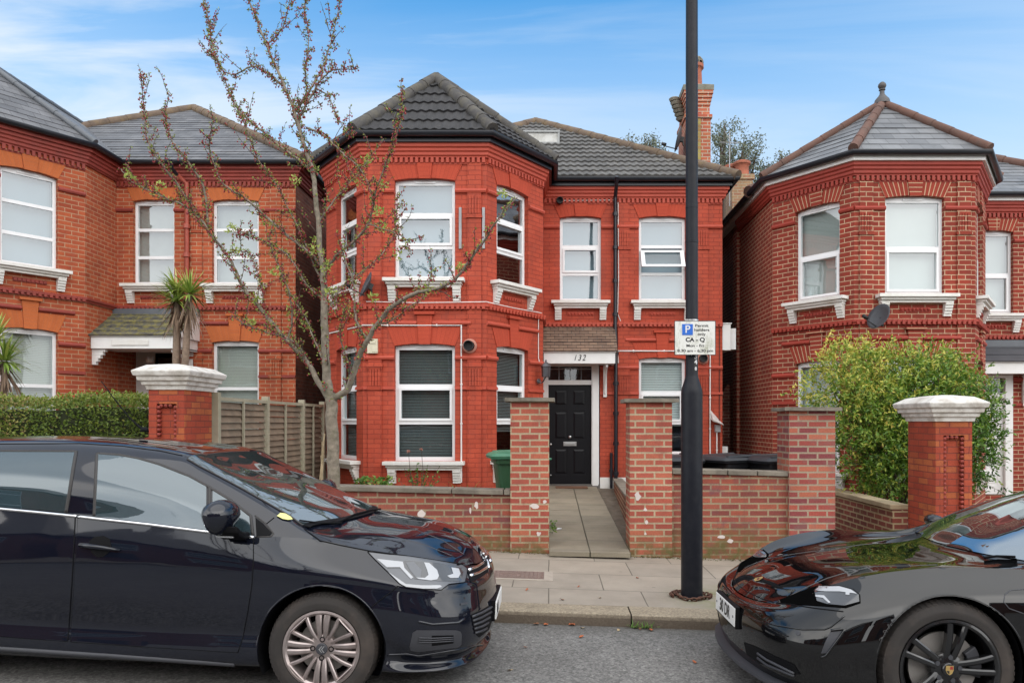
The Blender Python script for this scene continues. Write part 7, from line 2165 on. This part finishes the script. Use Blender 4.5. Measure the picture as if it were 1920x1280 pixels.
hb.patch("fog_vent", Zh([(690, 908), (905, 905), (905, 985), (690, 1012)]), M['grille'], .005, fb, 4, False)
for k in range(3): hb.line("fog_slat", Zh([(560, 930 + 22 * k), (700, 934 + 20 * k), (900, 925 + 18 * k)]), .004, M['trim_grey'], fb, .007, mirror=False)
hb.line("bumper_crease", Zh([(190, 1105), (450, 1095), (560, 1115), (980, 1045), (1130, 1005), (1200, 1010)]), .007, M['car_navy'], off=.0)
hb.line("bumper_crease", Zh([(560, 770), (700, 800), (960, 780), (1020, 740)]), .008, M['car_navy'], off=.0)
hb.patch("towing_cover", Zh([(975, 590), (1045, 575), (1045, 600), (975, 610)]), M['trim_grey'], .004, None, 3, False)
m = MB(); m.box(.966, .976, -.26, .26, .375, .49); pb_ = m.build("number_plate", M['plate_white'], hb.root, uv=False, bevel=.002)
m = MB(); m.box(.935, .966, -.27, .27, .365, .50); m.build("plate_holder", M['grille'], hb.root, uv=False)
text_mesh("plate_lettering", "NA", .105, M['plate_black'], pb_, (.9775, -.16, .432), (R(90), 0, R(90)), ext=.0005, bold=.002)
hb.line("badge", Zh([(1198, 100), (1222, 140), (1245, 190), (1250, 240)]), .010, M['chrome'], off=.008, mirror=False)
# sill, handles, mirror, aerial
hb.line("sill_trim", [(-330, 1205), (0, 1216), (200, 1229), (440, 1246)], .018, M['trim_grey'], off=-.006)
for dp, pl, cup in ((fdoor, [(152, 1021), (170, 1023), (200, 1027), (227, 1031)], [(168, 1014), (178, 1006), (195, 1004), (207, 1010), (210, 1024), (206, 1034), (195, 1043), (182, 1044), (172, 1034)]),
                    (rdoor, [(-178, 1003), (-150, 1004), (-120, 1007), (-95, 1010)], [(-162, 996), (-140, 987), (-120, 992), (-112, 1005), (-125, 1022), (-150, 1021)])):
    hb.patch("handle_cup", cup, M['grille'], .006, dp, 4, False)
    P_ = [hb.ray(*p) for p in pl]; pts = [h[0] + h[1] * o_ for h, o_ in zip(P_, (.012, .030, .032, .012))]
    m = MB(); m.tube(pts, [.012, .015, .013, .006], 10); m.build("door_handle", M['car_navy'], dp, smooth=True, uv=False)
for sg in (-1, 1):
    m = MB(); cx_, cz_ = -.56, 1.095
    rings = []
    for t, wx, hz_, ox in ((0, .03, .03, .0), (.02, .065, .062, .0), (.07, .085, .085, .0), (.14, .088, .092, .0), (.20, .078, .082, -.01), (.235, .045, .05, -.015), (.245, .01, .012, -.018)):
        rings.append([(cx_ + ox + wx * .98 * math.cos(a) * (1 - .30 * max(0, -math.sin(a))), sg * (.87 + t), cz_ + .0 + hz_ * math.sin(a) * (.95 if math.sin(a) > 0 else 1.25)) for a in [2 * math.pi * k / 20 for k in range(20)]])
    m.loft(rings); mh = m.build("mirror_shell", M['car_navy'], hb.root, smooth=True, uv=False)
    m = MB(); m.loft([[(cx_ + .02 + a, sg * y_, z_ + b) for a, b in ((-.05, -.02), (.09, -.02), (.09, .02), (-.05, .02))] for y_, z_ in ((.85, .965), (.92, .965), (1.0, .995), (1.04, 1.02))]); m.build("mirror_foot", M['grille'], mh, bevel=.01, uv=False)
    m = MB(); m.box(cx_ - .03, cx_ + .07, min(sg * .975, sg * 1.0), max(sg * .975, sg * 1.0), .965, .985); m.build("mirror_indicator", M['lamp_white'], mh, bevel=.004, uv=False)
m = MB(); m.tube([(-1.55, 0, 1.54), (-1.60, 0, 1.57), (-1.68, 0, 1.64), (-1.80, 0, 1.78), (-1.88, 0, 1.88)], [.012, .008, .005, .004, .003], 6); m.lathe([(.03, 1.535), (.024, 1.56), (.01, 1.57)], (-1.56, 0, 0), 10); m.build("aerial", M['grille'], hb.root, smooth=True, uv=False)

# ---------------------------------------------------------------- the sports saloon on the right
T1 = [
    [(-3.95, 0, .34), (-3.95, 0, .35), (-3.96, 0, .38), (-3.98, 0, .50), (-3.98, 0, .64), (-3.96, 0, .80), (-3.90, 0, .93)],
    [(-3.85, .4, .30), (-3.88, .5, .31), (-3.90, .6, .34), (-3.92, .64, .50), (-3.92, .64, .64), (-3.89, .62, .80), (-3.84, .58, .95)],
    [(-3.55, .55, .26), (-3.6, .76, .27), (-3.62, .86, .30), (-3.65, .90, .46), (-3.65, .91, .62), (-3.63, .89, .80), (-3.58, .82, .955)],
    [(-2.9, 0, .21), (-2.9, .68, .21), (-2.9, .94, .24), (-2.9, .985, .42), (-2.9, 1.0, .60), (-2.9, .985, .80), (-2.9, .90, .955)],
    [(-2.2, 0, .19), (-2.2, .68, .19), (-2.2, .93, .21), (-2.2, .955, .40), (-2.2, .97, .58), (-2.2, .955, .78), (-2.2, .89, .94)],
    [(-1.3, 0, .19), (-1.3, .68, .19), (-1.3, .93, .20), (-1.3, .945, .40), (-1.3, .965, .57), (-1.3, .955, .76), (-1.3, .885, .92)],
    [(-.7, 0, .19), (-.7, .68, .19), (-.7, .935, .20), (-.7, .955, .40), (-.7, .97, .58), (-.7, .96, .76), (-.7, .87, .905)],
    [(-.3, 0, .19), (-.3, .68, .19), (-.3, .945, .20), (-.3, .972, .40), (-.3, .98, .58), (-.3, .965, .76), (-.3, .86, .905)],
    [(.0, 0, .19), (.0, .68, .19), (.0, .95, .20), (.0, .975, .40), (.0, .982, .58), (.0, .962, .75), (.0, .845, .895)],
    [(.28, 0, .19), (.28, .68, .19), (.28, .945, .20), (.28, .972, .38), (.28, .975, .55), (.28, .94, .71), (.28, .80, .852)],
    [(.50, 0, .19), (.50, .66, .19), (.50, .915, .20), (.50, .945, .36), (.50, .945, .52), (.50, .895, .66), (.49, .74, .785)],
    [(.66, 0, .19), (.66, .60, .19), (.67, .86, .20), (.68, .89, .34), (.68, .89, .49), (.67, .82, .62), (.63, .665, .705)],
    [(.78, 0, .19), (.79, .52, .19), (.80, .75, .20), (.82, .79, .33), (.82, .80, .47), (.80, .72, .58), (.745, .575, .630)],
    [(.86, 0, .19), (.88, .40, .19), (.89, .58, .20), (.91, .63, .32), (.915, .64, .46), (.89, .575, .56), (.835, .45, .585)],
    [(.91, 0, .19), (.93, .26, .19), (.94, .37, .20), (.965, .42, .32), (.97, .43, .46), (.95, .38, .545), (.90, .29, .565)],
    [(.93, 0, .19), (.955, .12, .19), (.965, .17, .20), (.992, .20, .32), (.998, .21, .46), (.978, .19, .54), (.932, .145, .558)],
    [(.935, 0, .19), (.96, 0, .19), (.972, 0, .20), (1.0, 0, .32), (1.007, 0, .46), (.985, 0, .54), (.942, 0, .556)],
]
T1 = [[(x - .035 * max(0, (x - .45) / .55), y, z) for x, y, z in r] for r in T1]
E_ = [r[6] for r in T1]
T2 = [
    [E_[0], (-3.90, 0, .935), (-3.90, 0, .94), (-3.90, 0, .945), (-3.90, 0, .95)],
    [E_[1], (-3.80, .50, .98), (-3.78, .40, 1.0), (-3.76, .2, 1.01), (-3.76, 0, 1.015)],
    [E_[2], (-3.45, .70, 1.03), (-3.42, .55, 1.09), (-3.42, .28, 1.11), (-3.42, 0, 1.115)],
    [E_[3], (-2.8, .74, 1.09), (-2.75, .57, 1.25), (-2.75, .29, 1.285), (-2.75, 0, 1.295)],
    [E_[4], (-2.2, .75, 1.14), (-2.2, .59, 1.32), (-2.2, .30, 1.365), (-2.2, 0, 1.378)],
    [E_[5], (-1.35, .755, 1.09), (-1.40, .615, 1.255), (-1.45, .31, 1.325), (-1.47, 0, 1.345)],
    [E_[6], (-.78, .79, .965), (-.90, .70, 1.02), (-.95, .36, 1.125), (-.98, 0, 1.155)],
    [E_[7], (-.42, .77, .902), (-.58, .70, .902), (-.48, .36, .898), (-.44, 0, .895)],
    [E_[8], (-.02, .73, .866), (-.05, .58, .838), (-.05, .30, .842), (-.05, 0, .845)],
    [E_[9], (.26, .67, .815), (.24, .53, .792), (.25, .27, .802), (.26, 0, .806)],
    [E_[10], (.485, .61, .748), (.48, .47, .740), (.50, .24, .756), (.51, 0, .762)],
    [E_[11], (.64, .545, .683), (.655, .42, .690), (.68, .21, .704), (.69, 0, .709)],
    [E_[12], (.765, .46, .632), (.79, .35, .640), (.815, .17, .648), (.825, 0, .651)],
    [E_[13], (.86, .38, .578), (.89, .295, .570), (.925, .15, .564), (.938, 0, .562)],
]
T2 = [r if i == 99 else [((x - .035 * max(0, (x - .45) / .55)) if k else x, y, z) for k, (x, y, z) in enumerate(r)] for i, r in enumerate(T2)]
T2 = screen_rows(T2, E_, 5, 7, .035)
sp_ = Car("glossy black low sports saloon with black wheels and number plate 30 DR", "parked_car", "car", (2.137, 4.955, -.155), (R(1.2), R(-2.0), R(180)), (0.0, -2.9), .364, .40, M['car_black'], T1, T2)
def sp_spokes(m, rr, Y):
    for q in range(5):
        a = 2 * math.pi * q / 5 + math.pi / 2 + .18
        for s_ in (-1, 1): bar(m, Y, a, .05, rr - .012, s_ * .018, s_ * .044, .016, .017, .03, .010, .04)
    m.loft([[(a * math.cos(2 * math.pi * k / 30), Y(d), a * math.sin(2 * math.pi * k / 30)) for k in range(30)] for a, d in ((.09, .07), (.085, .038), (.06, .028), (.01, .026))], cap=True)
gold = mat_plain("crest_gold", (.60, .42, .16), .3, .1, 20, metal=.6)
def sp_hub(w, rr, Y, sg):
    m = MB(); m.loft([[(a * math.cos(2 * math.pi * k / 24), Y(d), a * math.sin(2 * math.pi * k / 24)) for k in range(24)] for a, d in ((.036, .03), (.036, .016), (.032, .012), (.002, .011))], cap=False); m.build("hub_cap", M['alloy_black'], w, autosmooth=30, uv=False)
    def disc(pts, d, mat, nm): 
        mm = MB(); mm.loft([[(x, Y(d + .002), z) for x, z in pts], [(x, Y(d), z) for x, z in pts]]); mm.build(nm, mat, w, uv=False)
    sh = [(-.020, .024), (.020, .024), (.021, .0), (.013, -.018), (0, -.026), (-.013, -.018), (-.021, 0)]
    disc(sh, .009, gold, "crest_badge")
    disc([(-.017, .020), (-.002, .020), (-.002, .004), (-.017, .004)], .008, mat_plain("crest_red", (.30, .03, .025), .4), "crest_badge"); disc([(.002, -.003), (.017, -.003), (.010, -.015), (.002, -.021)], .008, M['plate_black'], "crest_badge")
    for q in range(5):
        m = MB(); a = 2 * math.pi * q / 5 + .5; m.loft([[(.065 * math.cos(a) + r_ * math.cos(2 * math.pi * k / 10), Y(d), .065 * math.sin(a) + r_ * math.sin(2 * math.pi * k / 10)) for k in range(10)] for r_, d in ((.013, .04), (.013, .024), (.009, .024))], cap=True)
        m.build("wheel_bolt", M['trim_grey'], w, uv=False)
    m = MB(); a0 = .6
    m.loft([[(r_ * math.cos(a0 + .9 * k / 6 + 1.9), Y(.055), r_ * math.sin(a0 + .9 * k / 6 + 1.9)) for r_ in (.13, .20)] + [(r_ * math.cos(a0 + .9 * k / 6 + 1.9), Y(.12), r_ * math.sin(a0 + .9 * k / 6 + 1.9)) for r_ in (.20, .13)] for k in range(7)]); m.build("brake_caliper", M['trim_grey'], w, uv=False, bevel=.006)
for ax in (0.0, -2.9):
    for sg in (-1, 1): make_wheel(sp_, ax, sg, .366, .962, .245, .268, sp_spokes, M['alloy_black'], sp_hub)
# windscreen
S_ = len(T2) - 1
g = sp_.G2; i0, i1 = int(5.1 * nu / S_), int((5 + NM + .85) * nu / S_); j0 = int(2.02 * 56 / 4)
sub = [[p for p in r[j0:]] for r in g[i0:i1 + 1]]
wm = MB()
for sgn in (1, -1):
    base = len(wm.v); nv = len(sub[0])
    for r in sub:
        for p in r: wm.v.append((p.x + .003, p.y * sgn, p.z + .004))
    for i in range(len(sub) - 1):
        for j in range(nv - 1):
            q = (base + i * nv + j, base + (i + 1) * nv + j, base + (i + 1) * nv + j + 1, base + i * nv + j + 1); wm.f.append(q if sgn == 1 else q[::-1])
ws = wm.build("windscreen", mat_carglass("sports_windscreen_glass", (.022, .03, .03), .42, gain=.97), sp_.root, smooth=True, uv=False)
for sgn in (1, -1):
    m = MB(); m.tube([Vector((r[0].x, r[0].y * sgn, r[0].z + .003)) for r in sub], .006, 6); m.build("windscreen_seal", M['rubber'], ws, smooth=True, uv=False)
sp_.line("wiper", [(1845, 1049), (1870, 1046), (1905, 1047)], .008, M['grille'], off=.014, mirror=False)
# bonnet shut line
Zs = lambda pts: zp(pts, 4.267, 1340, 980)
sp_.line("bonnet_gap", Zs([(185, 395), (160, 430), (170, 480), (260, 550), (380, 605), (470, 632)]), .003, M['grille'], off=.0005, mirror=False)
sp_.line("bonnet_crease", Zs([(540, 620), (640, 560), (760, 500), (900, 440), (1050, 395), (1280, 345)]) + [(1700, 1060), (1757, 1058)], .004, M['car_black'], off=-.001)
# headlight
tr = sp_.patch("headlight_recess", Zs([(478, 630), (560, 600), (660, 560), (780, 515), (840, 500), (1000, 500), (1110, 530), (1165, 575), (1168, 640), (1050, 680), (900, 668), (700, 655), (540, 645)]), M['wheel_void'], .003, step=5)
hl = sp_.patch("headlight", Zs([(800, 540), (835, 508), (1000, 506), (1105, 536), (1155, 576), (1158, 630), (1040, 662), (900, 650), (820, 625)]), M['lamp_lens'], .005, step=4)
sp_.patch("lamp_strip", Zs([(808, 545), (840, 514), (1000, 511), (1090, 536), (1140, 570), (1000, 552), (900, 552)]), M['lamp_white'], .0075, hl, 3, False)
sp_.patch("lamp_strip", Zs([(810, 580), (880, 585), (930, 640), (915, 645), (870, 605), (812, 595)]), M['lamp_white'], .0075, hl, 3, False)
sp_.patch("lamp_strip", Zs([(1050, 545), (1085, 548), (1080, 580), (1050, 578)]), M['lamp_white'], .0078, hl, 3, False)
# lower intake, air curtain, chin
it = sp_.patch("lower_intake", Zs([(235, 950), (330, 985), (480, 1060), (640, 1130), (690, 1210), (560, 1190), (360, 1120), (260, 1050)]), M['grille'], .003, step=5)
for k in range(2): sp_.line("intake_vane", Zs([(350, 1040 + 35 * k), (420, 1090 + 40 * k), (640, 1200 + 20 * k)]), .008, M['trim_grey'], it, .006, mirror=False)
ac = sp_.patch("air_curtain", Zs([(930, 860), (1040, 848), (985, 930), (900, 1035), (850, 1042), (880, 960)]), M['trim_grey'], .003, step=5)
sp_.line("curtain_edge", Zs([(930, 858), (1045, 846), (985, 932), (890, 1060), (845, 1075)]), .008, M['car_black'], ac, .004, mirror=False)
sp_.line("bumper_crease", Zs([(470, 640), (600, 650), (800, 680), (1030, 708)]), .004, M['grille'], off=.0)
sp_.line("bumper_crease", Zs([(215, 720), (340, 780), (500, 820), (700, 850), (880, 850), (930, 830), (1040, 740)]), .005, M['car_black'], off=.001)
for px, py in ((1496.5, 1186.5),):
    h = sp_.ray(px, py); m = MB(); m.lathe([(.014, -.002), (.014, .003), (.010, .004), (.001, .004)], (0, 0, 0), 14); o_ = m.build("parking_sensor", M['trim_grey'], sp_.root, uv=False); o_.location = h[0]; o_.rotation_euler = h[1].to_track_quat('Z', 'Y').to_euler()
# chin splitter following the nose in plan
plan = [(r[2][0], r[2][1]) for r in T1[9:]]
m = MB(); rings = []
for x, y in plan + [(x, -y) for x, y in plan[::-1]][1:]:
    k = 1.0 + .055 * min(1, max(0, (x - .2) / .5)); rings.append([(x * .93, y * .9, .165), (x * k, y * (1 + .03 * (k - 1) / .055), .165), (x * k, y * (1 + .03 * (k - 1) / .055), .185), (x * .93, y * .9, .215)])
m.loft(rings); m.build("chin_splitter", M['trim_grey'], sp_.root, autosmooth=40, uv=False)
# number plate
m = MB(); m.box(.955, .982, -.27, .27, .375, .515); m.build("plate_holder", M['grille'], sp_.root, uv=False, bevel=.004)
m = MB(); m.box(.982, .988, -.26, .26, .388, .503); npl = m.build("number_plate", M['plate_white'], sp_.root, uv=False, bevel=.002)
text_mesh("plate_lettering", "30 DR", .112, M['plate_black'], npl, (.9895, .0, .446), (R(90), 0, R(90)), ext=.0005, bold=.0022, sx=.95)
m = MB()
for y_ in (-.225, .225): m.lathe([(.008, .988), (.008, .991), (.001, .9915)], (0, y_, .446), 10, 'x')
m.build("plate_screw", M['lamp_silver'], npl, uv=False)
# bonnet crest
cr_ = Zs([(315, 455), (330, 440), (385, 432), (388, 442), (355, 462), (325, 468)])
sp_.patch("crest_badge", cr_, gold, .004, None, 3, False)
sp_.patch("crest_badge", Zs([(340, 448), (352, 441), (364, 444), (352, 458), (342, 458)]), mat_plain("crest_dark", (.12, .03, .02), .4), .0055, None, 2, False)
# charging flap on the front wing, door mirror, side glass
sp_.line("flap_gap", [(1920, 1104), (1895, 1106), (1884, 1114), (1882, 1128), (1892, 1140), (1920, 1150)], .003, M['trim_grey'], off=.0)
def gpatch(name, region, mat, off): pass
m = MB(); s0, s1 = int(3.0 * nu / S_), int((5 + .72 * (NM + 1)) * nu / S_)
sub2 = [[p for p in r[int(.12 * 14):int(1.82 * 14)]] for r in g[s0:s1 + 1]]
for sgn in (1, -1):
    base = len(m.v); nv = len(sub2[0])
    for r in sub2:
        for p in r: m.v.append((p.x, p.y * sgn + .004 * sgn, p.z + .002))
    for i in range(len(sub2) - 1):
        for j in range(nv - 1): m.f.append((base + i * nv + j, base + (i + 1) * nv + j, base + (i + 1) * nv + j + 1, base + i * nv + j + 1))
m.build("side_glass", M['side_glass'], sp_.root, smooth=True, uv=False)
for sg in (-1, 1):
    m = MB(); cx_, cz_ = -.90, .985
    m.loft([[(cx_ + ox + wx * math.cos(a), sg * (.90 + t), cz_ + hz_ * math.sin(a)) for a in [2 * math.pi * k / 18 for k in range(18)]] for t, wx, hz_, ox in ((0, .03, .02, 0), (.04, .06, .042, 0), (.10, .072, .05, 0), (.15, .06, .045, -.01), (.17, .025, .016, -.015))])
    mh = m.build("mirror_shell", M['car_black'], sp_.root, smooth=True, uv=False)
    m = MB(); m.loft([[(cx_ + a, sg * y_, z_ + b) for a, b in ((-.03, -.012), (.05, -.012), (.05, .012), (-.03, .012))] for y_, z_ in ((.82, .93), (.90, .945), (.94, .965))]); m.build("mirror_foot", M['grille'], mh, uv=False)
# ================================================================ the other side of the street, which the windows and the paintwork mirror
M['opp_brick'] = mat_brick("opposite_brick", (.30, .075, .045), (.24, .055, .035), (.34, .26, .19), ms=.008)
def opposite(label, x0, x1, h, gable):
    o = thing("house", label, "house", "houses across the street"); y = -14.0; z = -SLOPE * x0
    f = Fr((x1, y), (x0, y)); L = f.L
    ops = [(L * .12, L * .40, z + 1.0, z + 2.9, .05), (L * .12, L * .40, z + 4.0, z + 5.7, .05), (L * .60, L * .85, z + 4.0, z + 5.7, .05), (L * .62, L * .80, z + .2, z + 2.5, .0)]
    m = MB(); wall_mesh(m, f, z - .5, z + h, ops); 
    m.poly([(x0, y, z - .5), (x0, y - 8, z - .5), (x0, y - 8, z + h), (x0, y, z + h)]); m.poly([(x1, y, z - .5), (x1, y - 8, z - .5), (x1, y - 8, z + h), (x1, y, z + h)])
    m.build("wall", M['opp_brick'], o)
    for q in ops[:3]:
        w = MB(); f.box(w, q[0], q[1], q[2] - .1, q[2], -.1, .1); f.box(w, q[0], q[0] + .08, q[2], q[3], -.1, -.05); f.box(w, q[1] - .08, q[1], q[2], q[3], -.1, -.05); f.box(w, q[0], q[1], (q[2] + q[3]) / 2 - .04, (q[2] + q[3]) / 2 + .04, -.1, -.05); f.box(w, q[0], q[1], q[3] - .08, q[3] + .05, -.1, -.05)
        wo = w.build("window", M['upvc'], o); g_ = MB(); g_.poly([f.p(q[0], q[2], -.09), f.p(q[1], q[2], -.09), f.p(q[1], q[3], -.09), f.p(q[0], q[3], -.09)]); g_.build("pane", M['side_glass'], wo)
    d = MB(); q = ops[3]; f.box(d, q[0], q[1], q[2], q[3], -.1, -.05); d.build("front_door", M['navy'], o)
    r = MB(); e = .35
    A = [(x0 - e, y + e, z + h), (x1 + e, y + e, z + h), (x1 + e, y - 8 - e, z + h), (x0 - e, y - 8 - e, z + h)]
    t0, t1 = ((x0 + 2.5, y - 4, z + h + 2.6), (x1 - 2.5, y - 4, z + h + 2.6))
    r.poly([A[0], A[1], t1, t0]); r.poly([A[2], A[3], t0, t1]); r.poly([A[1], A[2], t1]); r.poly([A[3], A[0], t0]); r.poly(A)
    r.build("roof", M['slate'], o); settle(o, ((x0 + x1) / 2, y, z))
for i, (a, b) in enumerate(((-23, -16), (-14.8, -7.6), (-6.4, .8), (2.0, 9.2), (10.4, 17.6))):
    opposite(("red brick house across the street, far left of its row", "red brick house across the street, second from the left", "red brick house across the street, facing number 132", "red brick house across the street, second from the right", "red brick house across the street, far right of its row")[i], a, b, 6.1, 0)
def bare_tree(label, x, y, h, seed):
    rnd = random.Random(seed); o = thing("bare_tree", label, "tree", "bare trees across the street"); m = MB()
    def grow(p, d, L, r, lev):
        q = [p]; dd = d
        for k in range(4): dd = (dd + Vector((rnd.uniform(-1, 1), rnd.uniform(-1, 1), rnd.uniform(-.3, .6))) * .16).normalized(); q.append(q[-1] + dd * L / 4)
        m.tube(q, [r, r * .9, r * .8, r * .7, r * .6], 6 if lev < 2 else 4)
        if lev < 4:
            for k in range(3 if lev else 4):
                a = rnd.uniform(0, 6.28); nd_ = (dd + Vector((math.cos(a), math.sin(a), rnd.uniform(.0, .5))) * .75).normalized(); grow(q[-1] if k else q[2], nd_, L * rnd.uniform(.55, .8), r * .55, lev + 1)
    grow(Vector((x, y, -SLOPE * x)), Vector((0, 0, 1)), h * .34, .16, 0)
    m.build("trunk", M['twig'], o, smooth=True, uv=False); settle(o, (x, y, -SLOPE * x))
bare_tree("bare street tree on the far pavement, opposite the hatchback", -4.2, -8.4, 8.5, 3)
bare_tree("bare street tree on the far pavement, opposite the sports saloon", 5.0, -8.4, 8.0, 5)
